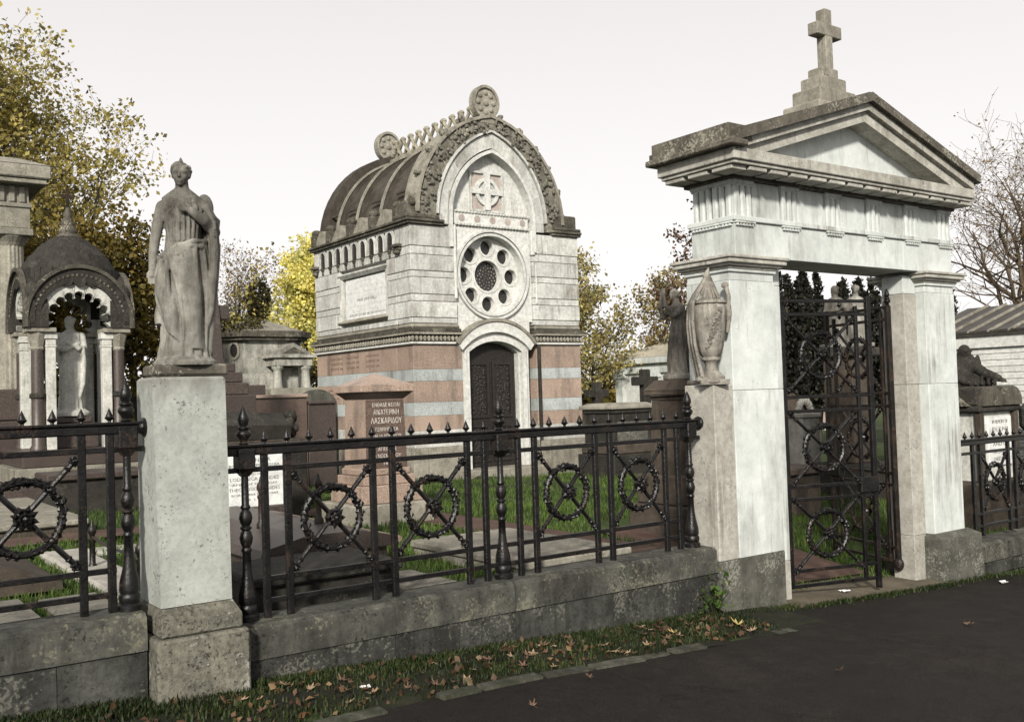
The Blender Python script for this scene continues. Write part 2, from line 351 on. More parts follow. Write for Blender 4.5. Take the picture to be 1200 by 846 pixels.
def asphalt_mat():
    m, nt, bs = nodes_of('dark_asphalt')
    tc = nt.nodes.new('ShaderNodeTexCoord')
    co = tc.outputs['Object']
    big = noise(nt, co, 0.9, 5, 0.6)
    mid = noise(nt, co, 7.0, 5, 0.7)
    grain = noise(nt, co, 150.0, 3, 0.7)
    c = ramp(nt, mix(nt, 0.4, big, mid), [(0.35, (0.0100, 0.0086, 0.0077)), (0.5, (0.0160, 0.0138, 0.0123)), (0.65, (0.026, 0.0225, 0.020))])
    c = mix(nt, 1.0, c, ramp(nt, grain, [(0.33, (0.45, 0.45, 0.45)), (0.5, (1, 1, 1)), (0.68, (1.9, 1.85, 1.75))]), 'MULTIPLY')
    v = nt.nodes.new('ShaderNodeTexVoronoi')           # pale chippings
    v.inputs['Scale'].default_value = 55.0
    nt.links.new(co, v.inputs['Vector'])
    chip = ramp(nt, v.outputs['Distance'], [(0.06, (1, 1, 1)), (0.12, (0, 0, 0))])
    pick = ramp(nt, noise(nt, co, 31.0, 2, 0.5), [(0.58, (0, 0, 0)), (0.62, (1, 1, 1))])
    c = mix(nt, mix(nt, 1.0, chip, pick, 'MULTIPLY'), c, (0.085, 0.075, 0.065))
    w = nt.nodes.new('ShaderNodeTexVoronoi')           # a few hairline cracks
    w.feature = 'DISTANCE_TO_EDGE'
    w.inputs['Scale'].default_value = 0.55
    wob = nt.nodes.new('ShaderNodeVectorMath')
    wob.operation = 'MULTIPLY_ADD'
    wn = nt.nodes.new('ShaderNodeTexNoise')
    wn.inputs['Scale'].default_value = 2.2
    wn.inputs['Detail'].default_value = 6
    nt.links.new(co, wn.inputs['Vector'])
    nt.links.new(wn.outputs['Color'], wob.inputs[0])
    wob.inputs[1].default_value = (0.8, 0.8, 0.8)
    nt.links.new(co, wob.inputs[2])
    nt.links.new(wob.outputs[0], w.inputs['Vector'])
    cr = ramp(nt, w.outputs['Distance'], [(0.002, (1, 1, 1)), (0.006, (0, 0, 0))])
    c = mix(nt, mix(nt, 1.0, cr, (0.55,) * 3, 'MULTIPLY'), c, (0.006, 0.005, 0.0045))
    nt.links.new(c, bs.inputs['Base Color'])
    rr = ramp(nt, big, [(0.4, (0.62,) * 3), (0.6, (0.9,) * 3)])
    nt.links.new(rr, bs.inputs['Roughness'])
    bs.inputs['Specular IOR Level'].default_value = 0.12
    bp = nt.nodes.new('ShaderNodeBump')
    bp.inputs['Strength'].default_value = 0.8
    bp.inputs['Distance'].default_value = 0.008
    nt.links.new(mix(nt, 0.3, grain, mid), bp.inputs['Height'])
    nt.links.new(bp.outputs[0], bs.inputs['Normal'])
    return m
M['asphalt'] = asphalt_mat()
M['redpath'] = ground_mat('red_brown_gravel_path', [(0.36, (0.050, 0.030, 0.023)), (0.5, (0.078, 0.049, 0.038)), (0.64, (0.11, 0.07, 0.055))], 3, 0.4, 0.95, 90)
M['threshold'] = ground_mat('worn_stone_threshold', [(0.36, (0.05, 0.043, 0.03)), (0.5, (0.10, 0.085, 0.06)), (0.64, (0.15, 0.125, 0.09))], 3, 0.5)

# ------------------------------------------------------------------ geometry helpers
class MB:
    """collects simple shapes in world coordinates; build() links them as ONE mesh object"""
    def __init__(s):
        s.v, s.f = [], []
    def add(s, vs, fs):
        o = len(s.v)
        s.v.extend(vs)
        s.f.extend([tuple(i + o for i in f) for f in fs])
        return s
    def box(s, x0, x1, y0, y1, z0, z1, b=0.0):
        if b <= 0:
            vs = [(x, y, z) for z in (z0, z1) for y in (y0, y1) for x in (x0, x1)]
            return s.add(vs, [(0, 2, 3, 1), (4, 5, 7, 6), (0, 1, 5, 4), (2, 6, 7, 3), (0, 4, 6, 2), (1, 3, 7, 5)])
        b = min(b, (x1 - x0) * .45, (y1 - y0) * .45, (z1 - z0) * .45)
        X, Y, Z = (x0, x1), (y0, y1), (z0, z1)
        idx, vs = {}, []
        for i in (0, 1):
            for j in (0, 1):
                for k in (0, 1):
                    sx, sy, sz = (1, -1)[i] * b, (1, -1)[j] * b, (1, -1)[k] * b
                    for a, p in enumerate(((X[i], Y[j] + sy, Z[k] + sz), (X[i] + sx, Y[j], Z[k] + sz), (X[i] + sx, Y[j] + sy, Z[k]))):
                        idx[(i, j, k, a)] = len(vs)
                        vs.append(p)
        fs = []
        q = lambda *t: fs.append(tuple(idx[x] for x in t))
        for i in (0, 1):
            o = [(i, 0, 0, 0), (i, 1, 0, 0), (i, 1, 1, 0), (i, 0, 1, 0)]
            q(*(o if i else o[::-1]))
            o = [(0, i, 0, 1), (0, i, 1, 1), (1, i, 1, 1), (1, i, 0, 1)]
            q(*(o if i else o[::-1]))
            o = [(0, 0, i, 2), (1, 0, i, 2), (1, 1, i, 2), (0, 1, i, 2)]
            q(*(o if i else o[::-1]))
        for i in (0, 1):
            for j in (0, 1):
                o = [(i, j, 0, 0), (i, j, 0, 1), (i, j, 1, 1), (i, j, 1, 0)]
                q(*(o if (i + j) % 2 else o[::-1]))
                o = [(i, 0, j, 0), (i, 0, j, 2), (i, 1, j, 2), (i, 1, j, 0)]
                q(*(o[::-1] if (i + j) % 2 else o))
                o = [(0, i, j, 1), (0, i, j, 2), (1, i, j, 2), (1, i, j, 1)]
                q(*(o if (i + j) % 2 else o[::-1]))
                for k in (0, 1):
                    o = [(i, j, k, 0), (i, j, k, 1), (i, j, k, 2)]
                    q(*(o if (i + j + k) % 2 else o[::-1]))
        return s.add(vs, fs)
    def hexa(s, p):      # eight corners, bottom four then top four, counter-clockwise from above
        return s.add(list(p), [(3, 2, 1, 0), (4, 5, 6, 7), (0, 1, 5, 4), (1, 2, 6, 5), (2, 3, 7, 6), (3, 0, 4, 7)])
    def frustum(s, a, z0, b, z1):   # a, b = (x0,x1,y0,y1)
        return s.hexa([(a[0], a[2], z0), (a[1], a[2], z0), (a[1], a[3], z0), (a[0], a[3], z0),
                       (b[0], b[2], z1), (b[1], b[2], z1), (b[1], b[3], z1), (b[0], b[3], z1)])
    def prism(s, poly, a0, a1, ax='y'):     # poly in the plane across the axis (ax y: (x,z); ax x: (y,z); ax z: (x,y))
        n = len(poly)
        P = {'y': lambda p, a: (p[0], a, p[1]), 'x': lambda p, a: (a, p[0], p[1]), 'z': lambda p, a: (p[0], p[1], a)}[ax]
        vs = [P(p, a0) for p in poly] + [P(p, a1) for p in poly]
        fs = [tuple(range(n)), tuple(range(2 * n - 1, n - 1, -1))]
        fs += [(i, i + n, (i + 1) % n + n, (i + 1) % n) for i in range(n)]
        return s.add(vs, fs)
    def strip(s, A, B, a0, a1, ax='y'):     # solid band between polylines A and B (open ended), extruded along the axis
        for i in range(len(A) - 1):
            s.prism([A[i], A[i + 1], B[i + 1], B[i]], a0, a1, ax)
        return s
    def tube(s, p0, p1, r0, r1=None, n=8, cap=True):
        return s.path([p0, p1], [r0, r0 if r1 is None else r1], n, cap)
    def path(s, pts, rad, n=8, cap=True):
        pts = [Vector(p) for p in pts]
        if not isinstance(rad, (list, tuple)):
            rad = [rad] * len(pts)
        vs, fs, o = [], [], None
        for i, p in enumerate(pts):
            d = (pts[min(i + 1, len(pts) - 1)] - pts[max(i - 1, 0)])
            d = d.normalized() if d.length > 1e-9 else Vector((0, 0, 1))
            if o is None:
                o = Vector((1, 0, 0)) if abs(d.x) < 0.8 else Vector((0, 1, 0))
            u = (o - d * o.dot(d)).normalized()
            o = u
            w = d.cross(u)
            for k in range(n):
                a = 2 * math.pi * k / n
                vs.append(tuple(p + (u * math.cos(a) + w * math.sin(a)) * rad[i]))
        for i in range(len(pts) - 1):
            for k in range(n):
                a, b = i * n + k, i * n + (k + 1) % n
                fs.append((a, b, b + n, a + n))
        if cap:
            fs.append(tuple(range(n - 1, -1, -1)))
            fs.append(tuple((len(pts) - 1) * n + k for k in range(n)))
        return s.add(vs, fs)
    def lathe(s, prof, c, n=16, rfun=None, start=0.0):
        vs, fs = [], []
        for (r, z) in prof:
            for k in range(n):
                a = start + 2 * math.pi * k / n
                rr = r if rfun is None else r * rfun(a, z)
                vs.append((c[0] + rr * math.cos(a), c[1] + rr * math.sin(a), c[2] + z))
        m = len(prof)
        for i in range(m - 1):
            for k in range(n):
                a, b = i * n + k, i * n + (k + 1) % n
                fs.append((a, b, b + n, a + n))
        fs.append(tuple(range(n - 1, -1, -1)))
        fs.append(tuple((m - 1) * n + k for k in range(n)))
        return s.add(vs, fs)
    def ball(s, c, r, nu=12, nv=8):
        rx, ry, rz = r if isinstance(r, tuple) else (r, r, r)
        vs = [(c[0], c[1], c[2] - rz)]
        for j in range(1, nv):
            t = -math.pi / 2 + math.pi * j / nv
            for k in range(nu):
                a = 2 * math.pi * k / nu
                vs.append((c[0] + rx * math.cos(t) * math.cos(a), c[1] + ry * math.cos(t) * math.sin(a), c[2] + rz * math.sin(t)))
        vs.append((c[0], c[1], c[2] + rz))
        fs = [(0, 1 + (k + 1) % nu, 1 + k) for k in range(nu)]
        for j in range(nv - 2):
            for k in range(nu):
                a, b = 1 + j * nu + k, 1 + j * nu + (k + 1) % nu
                fs.append((a, b, b + nu, a + nu))
        o = 1 + (nv - 2) * nu
        fs += [(o + k, o + (k + 1) % nu, len(vs) - 1) for k in range(nu)]
        return s.add(vs, fs)
    def xf(s, mat):
        s.v = [tuple(mat @ Vector(p)) for p in s.v]
        return s
    def mesh(s, name, off=(0, 0, 0), smooth=False):
        me = bpy.data.meshes.new(name)
        me.from_pydata([(x - off[0], y - off[1], z - off[2]) for x, y, z in s.v], [], s.f)
        if smooth:
            me.polygons.foreach_set('use_smooth', [True] * len(me.polygons))
            try:
                me.set_sharp_from_angle(angle=R(42))
            except Exception:
                pass
        me.update()
        return me

def link(o, parent=None):
    col.objects.link(o)
    if parent is not None:
        o.parent = parent
    return o
ORG = {}
def origin_of(p):
    return ORG.get(p.name, (0, 0, 0)) if p is not None else None
def thing(name, label, cat, loc, group=None):
    o = bpy.data.objects.new(name, None)
    o.empty_display_size = 0.2
    o.location = loc
    link(o)
    ORG[o.name] = tuple(loc)
    return tag(o, label, cat, group)
def tag(o, label, cat, group=None):
    o['label'] = label
    o['category'] = cat
    if group:
        o['group'] = group
    return o
def part(name, mb, mat, parent=None, smooth=False, org=None):
    """mb is in world coordinates; the part's origin is its thing's base"""
    off = origin_of(parent) if parent is not None else (org or (0, 0, 0))
    o = bpy.data.objects.new(name, mb.mesh(name, off, smooth))
    o.data.materials.append(mat)
    if parent is None:
        o.location = off
    link(o, parent)
    ORG[o.name] = off
    return o
def inst(name, me, parent, loc, rot=(0, 0, 0), scale=None):
    """another object on shared mesh data, placed at a world point under its thing"""
    o = bpy.data.objects.new(name, me)
    off = origin_of(parent) if parent is not None else (0, 0, 0)
    o.location = (loc[0] - off[0], loc[1] - off[1], loc[2] - off[2])
    o.rotation_euler = rot
    if scale:
        o.scale = scale if isinstance(scale, tuple) else (scale,) * 3
    link(o, parent)
    ORG[o.name] = tuple(loc)
    return o
def shared(name, mb, mat, smooth=False):
    me = mb.mesh(name, (0, 0, 0), smooth)
    me.materials.append(mat)
    return me
def structure(o):
    o['kind'] = 'structure'
    return o
def stuff(o):
    o['kind'] = 'stuff'
    return o
def pointed(w, h, n=14, x0=0.0, z0=0.0):
    """polyline of a pointed arch, left springing to right springing"""
    d = max(0.0, (h * h - w * w) / (2 * w))
    rr = w + d
    L = [(d + rr * math.cos(math.pi - t * math.acos(d / rr)), rr * math.sin(math.pi - t * math.acos(d / rr))) for t in [i / n for i in range(n + 1)]]
    Rr = [(-x, z) for x, z in L[::-1]][1:]
    return [(x0 + x, z0 + z) for x, z in L + Rr]
def arc(cx, cz, r, a0, a1, n, rz=None):
    return [(cx + r * math.cos(a0 + (a1 - a0) * i / n), cz + (rz or r) * math.sin(a0 + (a1 - a0) * i / n)) for i in range(n + 1)]
def lettering(body, size, loc, rot, mat, parent, width=None, name='lettering', depth=0.0012, spacing=1.0, align='CENTER'):
    cu = bpy.data.curves.new(name, 'FONT')
    cu.body = body
    cu.size = size
    cu.align_x = align
    cu.align_y = 'CENTER'
    cu.space_line = spacing
    cu.extrude = depth
    cu.resolution_u = 2
    cu.offset = -size * 0.008
    o = bpy.data.objects.new(name, cu)
    col.objects.link(o)
    dg = bpy.context.evaluated_depsgraph_get()
    me = bpy.data.meshes.new_from_object(o.evaluated_get(dg))
    col.objects.unlink(o)
    bpy.data.objects.remove(o)
    me.materials.clear()
    me.materials.append(mat)
    t = inst(name, me, parent, loc, rot)
    if width and len(me.vertices):
        xs = [v.co.x for v in me.vertices]
        k = width / (max(xs) - min(xs))
        t.scale = (k, 1 if k > 0.6 else k, 1)
    return t
def fused(name, mb, voxel, smooth=3, parent=None, mat=None, post=None, off=None):
    """joins overlapping shapes into one continuous surface"""
    me = mb.mesh(name, off if off is not None else (origin_of(parent) or (0, 0, 0)))
    o = bpy.data.objects.new(name, me)
    col.objects.link(o)
    r = o.modifiers.new('r', 'REMESH')
    r.mode = 'VOXEL'
    r.voxel_size = voxel
    r.use_smooth_shade = True
    if smooth:
        s = o.modifiers.new('s', 'SMOOTH')
        s.factor = 0.5
        s.iterations = smooth
    dg = bpy.context.evaluated_depsgraph_get()
    m2 = bpy.data.meshes.new_from_object(o.evaluated_get(dg))
    m2.name = name
    col.objects.unlink(o)
    bpy.data.objects.remove(o)
    m2.materials.clear()
    if mat:
        m2.materials.append(mat)
    if post:
        post(m2)
    t = bpy.data.objects.new(name, m2)
    link(t, parent)
    if parent is None:
        t.location = off or (0, 0, 0)
    return t

def zo(x):
    return 0.29 - 0.0505 * max(-20.0, min(14.0, x))
def sstep(t):
    t = max(0.0, min(1.0, t))
    return t * t * (3 - 2 * t)
def zi(x):
    return 0.42 - 0.03 * max(0.0, min(x, 14.0) - 5.0)
def gz(x, y):
    """height of the ground"""
    if y < 4.72:
        return zo(x)
    a = sstep((x - 5.25) / 0.5) * (1 - sstep((x - 8.35) / 0.3))     # inside the gateway the ground rises slowly
    b = sstep((x - 8.35) / 0.3)
    near = zi(x) if y > 4.95 else zo(x) + (zi(x) - zo(x)) * sstep((y - 4.72) / 0.23)
    slow = zo(x) + (zi(x) - zo(x)) * sstep((y - 4.8) / 3.2)
    rt = zo(x) + 0.12 + (zi(x) - zo(x) - 0.12) * sstep((y - 4.8) / 4.0) if y > 4.95 else zo(x)
    return near * (1 - a) * (1 - b) + slow * a + rt * b
# ------------------------------------------------------------------ ground, road, paths
def axis(a, b, fine0, fine1, step, coarse):
    out, x = [], a
    while x < b:
        out.append(x)
        x += step if fine0 <= x < fine1 else coarse * (1 + 0.12 * min(abs(x - fine0), abs(x - fine1)))
    return out + [b]
def sheet(name, xs, ys, zf, mat, keep=None):
    vs = [(x, y, zf(x, y)) for y in ys for x in xs]
    n = len(xs)
    fs = []
    for j in range(len(ys) - 1):
        for i in range(n - 1):
            if keep and not keep((xs[i] + xs[i + 1]) / 2, (ys[j] + ys[j + 1]) / 2):
                continue
            a = j * n + i
            fs.append((a, a + 1, a + n + 1, a + n))
    me = bpy.data.meshes.new(name)
    me.from_pydata(vs, [], fs)
    me.polygons.foreach_set('use_smooth', [True] * len(me.polygons))
    me.materials.append(mat)
    return structure(link(bpy.data.objects.new(name, me)))
gx = axis(-400, 600, -2, 12, 0.16, 0.8)
gy = axis(-300, 700, 3.6, 9, 0.13, 0.8)
grn = np.random.default_rng(3)
def bumpy(x, y):
    return 0.012 * math.sin(3.1 * x + 1.7 * y) + 0.010 * math.sin(5.3 * y - 2.2 * x + 1) if 4.95 < y < 30 else 0.0
sheet('ground', gx, gy, lambda x, y: gz(x, y) + bumpy(x, y) * (0.5 if y < 6 else 1), M['ground'])
KY = 4.12      # the kerb line
def kerb_y(x):
    return KY + 0.03 - 0.12 * max(0.0, 3.0 - x) * (1 if x > -3 else 0) - (0.72 if x <= -3 else 0) + 0.02 * math.sin(1.3 * x)
rx = axis(-400, 600, -2, 12, 0.2, 1.0)
ry = [-300, -120, -50, -20, -8, -3, 0, 1.5, 2.5, 3.0, 3.3]
def road_top(x):
    if x < 5.1:
        return kerb_y(x)
    if x < 5.55:
        return KY + 0.52 * sstep((x - 5.1) / 0.45)
    if x < 8.7:
        return 4.64
    return 4.64 - 0.30 * sstep((x - 8.7) / 0.8)
vs, fs = [], []
for x in rx:
    for y in ry + [None]:
        yy = road_top(x) if y is None else y
        vs.append((x, yy, zo(x) + 0.006))
n = len(ry) + 1
for i in range(len(rx) - 1):
    for j in range(n - 1):
        a = i * n + j
        fs.append((a, a + n, a + n + 1, a + 1))
me = bpy.data.meshes.new('road')
me.from_pydata(vs, [], fs)
me.materials.append(M['asphalt'])
structure(link(bpy.data.objects.new('road', me)))
# dark soil of the verge at the foot of the wall
sheet('verge', axis(-6, 5.6, -2, 6, 0.1, 0.3), [3.3 + 0.08 * i for i in range(19)],
      lambda x, y: zo(x) + 0.004 + 0.022 * sstep((y - KY) / 0.35) + 0.010 * math.sin(9 * x) * math.sin(14 * y), M['verge'],
      lambda x, y: y > kerb_y(x) - 0.02)
# gravel paths inside the railings
sheet('gravel_path', [4.72 + 0.12 * i for i in range(6)], [4.97 + 0.25 * i for i in range(18)], lambda x, y: gz(x, y) + 0.022, M['redpath'])
sheet('gravel_path', [1.2 + 0.25 * i for i in range(17)], [9.35 + 0.15 * i for i in range(5)], lambda x, y: gz(x, y) + 0.026, M['redpath'])
sheet('gravel_path', [6.05 + 0.2 * i for i in range(9)], [5.25 + 0.2 * i for i in range(10)], lambda x, y: gz(x, y) + 0.016, M['redpath'])
th = MB()
th.hexa([(5.87, 4.62, zo(5.87) - .1), (7.84, 4.62, zo(7.84) - .1), (7.84, 5.22, zo(7.84) - .1), (5.87, 5.22, zo(5.87) - .1),
         (5.87, 4.62, zo(5.87) + .025), (7.84, 4.62, zo(7.84) + .025), (7.84, 5.22, zo(7.84) + .03), (5.87, 5.22, zo(5.87) + .03)])
structure(part('threshold', th, M['threshold'], org=(6.85, 4.9, 0)))
# flat edging stones between verge and road
kerb = thing('kerb', 'line of worn grey edging stones between the leafy verge and the asphalt', 'kerb', (2.5, KY, zo(2.5)))
kr = random.Random(5)
x = -3.0
while x < 5.12:
    L = kr.uniform(0.22, 0.42)
    x1 = min(x + L, 5.2)
    y0, dz, dy = kerb_y(x), kr.uniform(-.018, .004), kr.uniform(-.02, .02)
    y1 = kerb_y(x1)
    q = MB().hexa([(x + .012, y0 - .055 + dy, zo(x) - .08), (x1, y1 - .055 + dy, zo(x1) - .08), (x1, y1 + .045 + dy, zo(x1) - .08), (x + .012, y0 + .04 + dy, zo(x) - .08),
                   (x + .018, y0 - .045 + dy, zo(x) + .018 + dz), (x1 - .008, y1 - .048 + dy, zo(x1) + .016 + dz), (x1 - .006, y1 + .035 + dy, zo(x1) + .02 + dz), (x + .02, y0 + .03 + dy, zo(x) + .02 + dz)])
    if kr.random() > .22:
        part('kerb_stone', q, M['kerbstone'], kerb)
    x = x1

# ------------------------------------------------------------------ low walls
def low_wall(label, x0, x1, top, seams, y0=4.735, y1=5.02, mat='wall', cop='coping', stones=False):
    t = thing('low_wall', label, 'wall', (x0, y0, zo(x0)))
    r = random.Random(int(x0 * 100))
    xs = [x0] + seams + [x1]
    ch = 0.17
    for a, b in zip(xs[:-1], xs[1:]):           # coping stones, chamfered along the front arris
        g = 0.0012
        pr = [(y0, top - ch), (y1, top - ch), (y1, top - .012), (y1 - .012, top), (y0 + .035, top), (y0 + .008, top - .022)]
        part('coping_stone', MB().prism([(p[0] + r.uniform(-.002, .002), p[1]) for p in pr], a + g, b - g, 'x'), M[cop], t)
    if stones:
        zz = top - ch - .002
        while zz > zo(x0) - .25:
            h = r.uniform(.11, .16)
            x = x0 + r.uniform(-.2, 0)
            while x < x1:
                w = r.uniform(.25, .45)
                a, b = max(x, x0), min(x + w, x1)
                if b - a > .03:
                    part('wall_stone', MB().box(a + .004, b - .004, y0 + .008 + r.uniform(0, .014), y1 - .03, zz - h + .004, zz - .004, .01), M[mat], t)
                x += w
            zz -= h
    else:
        for a, b in zip(xs[:-1], xs[1:]):
            m = a + (b - a) * r.uniform(.4, .6)
            for p, q in ((a, m), (m, b)):
                z0, z1 = zo(p) - .25, zo(q) - .25
                i = y0 + .012 + r.uniform(0, .003)
                part('wall_block', MB().hexa([(p + .0015, i, z0), (q - .0015, i, z1), (q - .0015, y1 - .01, z1), (p + .0015, y1 - .01, z0),
                                              (p + .0015, i, top - ch - .001), (q - .0015, i, top - ch - .001), (q - .0015, y1 - .01, top - ch - .001), (p + .0015, y1 - .01, top - ch - .001)]), M[mat], t)
    return t
low_wall('low grimy wall under the railings left of the statue pillar', -3.2, 1.315, .645, [-1.9, -.4, .62])
low_wall('long low grimy wall under the railings between statue pillar and gateway', 1.77, 5.155, .503, [2.62, 3.42, 4.3])
low_wall('low rough stone wall under the railings right of the gateway', 8.50, 13.0, .135, [9.1, 9.75, 10.5, 11.3, 12.2], stones=True)

# ------------------------------------------------------------------ statue pillar
pil = thing('stone_pillar', 'square mottled grey stone pillar carrying the robed statue at the railings', 'pillar', (1.53, 4.9, zo(1.53)))
part('plinth', MB().box(1.325, 1.765, 4.625, 5.12, -.05, .527, .012), M['pillarbase'], pil)
q = MB().box(1.352, 1.74, 4.655, 5.09, .531, .60, .008)
q.frustum((1.355, 1.737, 4.658, 5.087), .598, (1.368, 1.712, 4.715, 5.06), .655)
part('base_moulding', q, M['pillarbase'], pil)
q = MB()
q.frustum((1.372, 1.712, 4.722, 5.055), .658, (1.354, 1.703, 4.73, 4.99), 1.725)
q.frustum((1.354, 1.703, 4.73, 4.99), 1.725, (1.364, 1.693, 4.74, 4.98), 1.738)
part('shaft', q, M['pillar'], pil)

# ------------------------------------------------------------------ ironwork
def leaf_shape(mb, base, d, up, L, w):
    d, up = Vector(d), Vector(up)
    s = d.cross(up).normalized()
    b = Vector(base)
    p = [b, b + d * L * .45 + s * w + up * w * .5, b + d * L, b + d * L * .45 - s * w + up * w * .5, b + d * L * .5 + up * w * 1.3]
    mb.add([tuple(x) for x in p], [(0, 1, 4), (1, 2, 4), (2, 3, 4), (3, 0, 4), (0, 3, 2, 1)])
def wreath_mb(r=.163):
    m = MB()
    n = 36
    rg = random.Random(2)
    for k in range(n):                                        # twisted laurel: rows of leaves round a core ring
        a0 = 2 * math.pi * k / n
        a1 = 2 * math.pi * (k + 1) / n
        m.tube((r * math.cos(a0), 0, r * math.sin(a0)), (r * math.cos(a1), 0, r * math.sin(a1)), .017, n=7, cap=False)
    for k in range(30):
        a = 2 * math.pi * k / 30
        sgn = 1 if math.sin(a - math.pi / 2) <= 0 else 1
        rad = Vector((math.cos(a), 0, math.sin(a)))
        tan = Vector((-math.sin(a), 0, math.cos(a))) * (1 if (a < math.pi / 2 or a > 1.5 * math.pi) else -1)
        for j, (cr, cy) in enumerate(((1, -.3), (-1, -.3), (.15, -1), (.5, .8), (-.5, .8))):
            o = (rad * cr + Vector((0, cy, 0))).normalized()
            b = rad * r + o * .010 + tan * (.009 * (j % 2))
            dd = (tan + o * (.10 + rg.uniform(-.06, .10)) - rad * .12).normalized()
            tilt = Vector((rg.gauss(0, .16), rg.gauss(0, .16), rg.gauss(0, .16)))
            leaf_shape(m, b + o * rg.uniform(.001, .006) + tan * rg.uniform(-.008, .008), (dd + tilt).normalized(), o, .034 + rg.uniform(-.010, .010), .0105)
    for a in (math.pi / 4, 3 * math.pi / 4, 5 * math.pi / 4, 7 * math.pi / 4):       # ribbons where the rods cross
        c = Vector((r * math.cos(a), 0, r * math.sin(a)))
        m.ball(tuple(c), (.022, .024, .022), 8, 6)
    return m
def rosette_mb():
    m = MB()
    for ring, (n, rr, yy, L) in enumerate(((8, .012, -.016, .036), (8, .006, -.028, .022))):
        for k in range(n):
            a = 2 * math.pi * (k + .5 * ring) / n
            d = Vector((math.cos(a), -.12 - .3 * ring, math.sin(a))).normalized()
            leaf_shape(m, (rr * math.cos(a), yy, rr * math.sin(a)), d, (0, -1, 0), L, .011)
    m.ball((0, -.03, 0), .013, 8, 6)
    m.ball((0, 0, 0), (.034, .02, .034), 10, 6)
    return m.xf(Matrix.Scale(1.35, 4))
def rod_mb(h):
    """a torch-like rod along +x, half length h, with knotted ends"""
    m = MB()
    m.path([(-h, 0, 0), (h, 0, 0)], .0135, 8)
    for s in (-1, 1):
        for (x, r) in ((h * .80, .018), (h * .9, .024), (h * .97, .020)):
            m.ball((s * x, 0, 0), (.011, r, r), 8, 6)
        for k in range(6):
            a = 2 * math.pi * k / 6
            leaf_shape(m, (s * h * .90, .008 * math.cos(a), .008 * math.sin(a)), Vector((s * .8, .6 * math.cos(a), .6 * math.sin(a))).normalized(),
                       Vector((0, math.cos(a), math.sin(a))), .035, .009)
        m.ball((s * h * .42, 0, 0), (.008, .017, .017), 8, 6)
    return m
def spike_mb():
    m = MB()
    m.lathe([(.009, 0), (.008, .008), (.021, .019), (.0225, .025), (.018, .0275), (.0172, .031), (.0005, .070)], (0, 0, 0), 8,
            lambda a, z: 1.0)
    return m
def finial_mb():
    m = MB()
    m.lathe([(.020, 0), (.026, .006), (.018, .016), (.022, .026), (.036, .045), (.038, .058), (.030, .070), (.023, .074), (.031, .082), (.031, .088), (.02, .096),
             (.024, .108), (.029, .124), (.027, .14), (.018, .165), (.006, .19), (.001, .198)], (0, 0, 0), 14)
    return m
def post_mb():        # below the rail, z measured from the wall top, .87 high
    m = MB()
    m.lathe([(.056, 0), (.056, .03), (.046, .04), (.05, .055), (.05, .075), (.043, .085), (.046, .10), (.044, .14), (.030, .20), (.023, .26), (.021, .345), (.026, .352), (.026, .362),
             (.020, .372), (.030, .395), (.034, .42), (.026, .45), (.020, .458), (.029, .466), (.029, .474), (.020, .482), (.028, .495), (.034, .52), (.028, .548), (.018, .562),
             (.025, .57), (.025, .578), (.019, .588), (.018, .70), (.018, .735)], (0, 0, 0), 14, lambda a, z: 1 + (.05 * math.cos(8 * a) if .09 < z < .26 else 0))
    m.frustum((-.018, .018, -.018, .018), .73, (-.042, .042, -.042, .042), .765)
    m.box(-.044, .044, -.044, .044, .765, .87, .006)
    return m
WR = shared('wreath', wreath_mb(), M['iron'], True)
RO = shared('rosette', rosette_mb(), M['iron'])
SP = shared('spike', spike_mb(), M['iron'], True)
FI = shared('finial', finial_mb(), M['iron'], True)
PO = shared('post', post_mb(), M['iron'], True)
def rod_between(p0, p1, parent, mat, y):
    (x0, z0), (x1, z1) = p0, p1
    L = math.hypot(x1 - x0, z1 - z0) / 2
    me = shared('cross_rod', rod_mb(L), mat, True)
    return inst('cross_rod', me, parent, ((x0 + x1) / 2, y, (z0 + z1) / 2), (0, -math.atan2(z1 - z0, x1 - x0), 0))
BARS = [1.955, 2.0796, 2.5780, 2.7026, 3.2010, 3.3256, 3.5748, 3.6994, 4.1978, 4.3224, 4.8208, 4.9454]
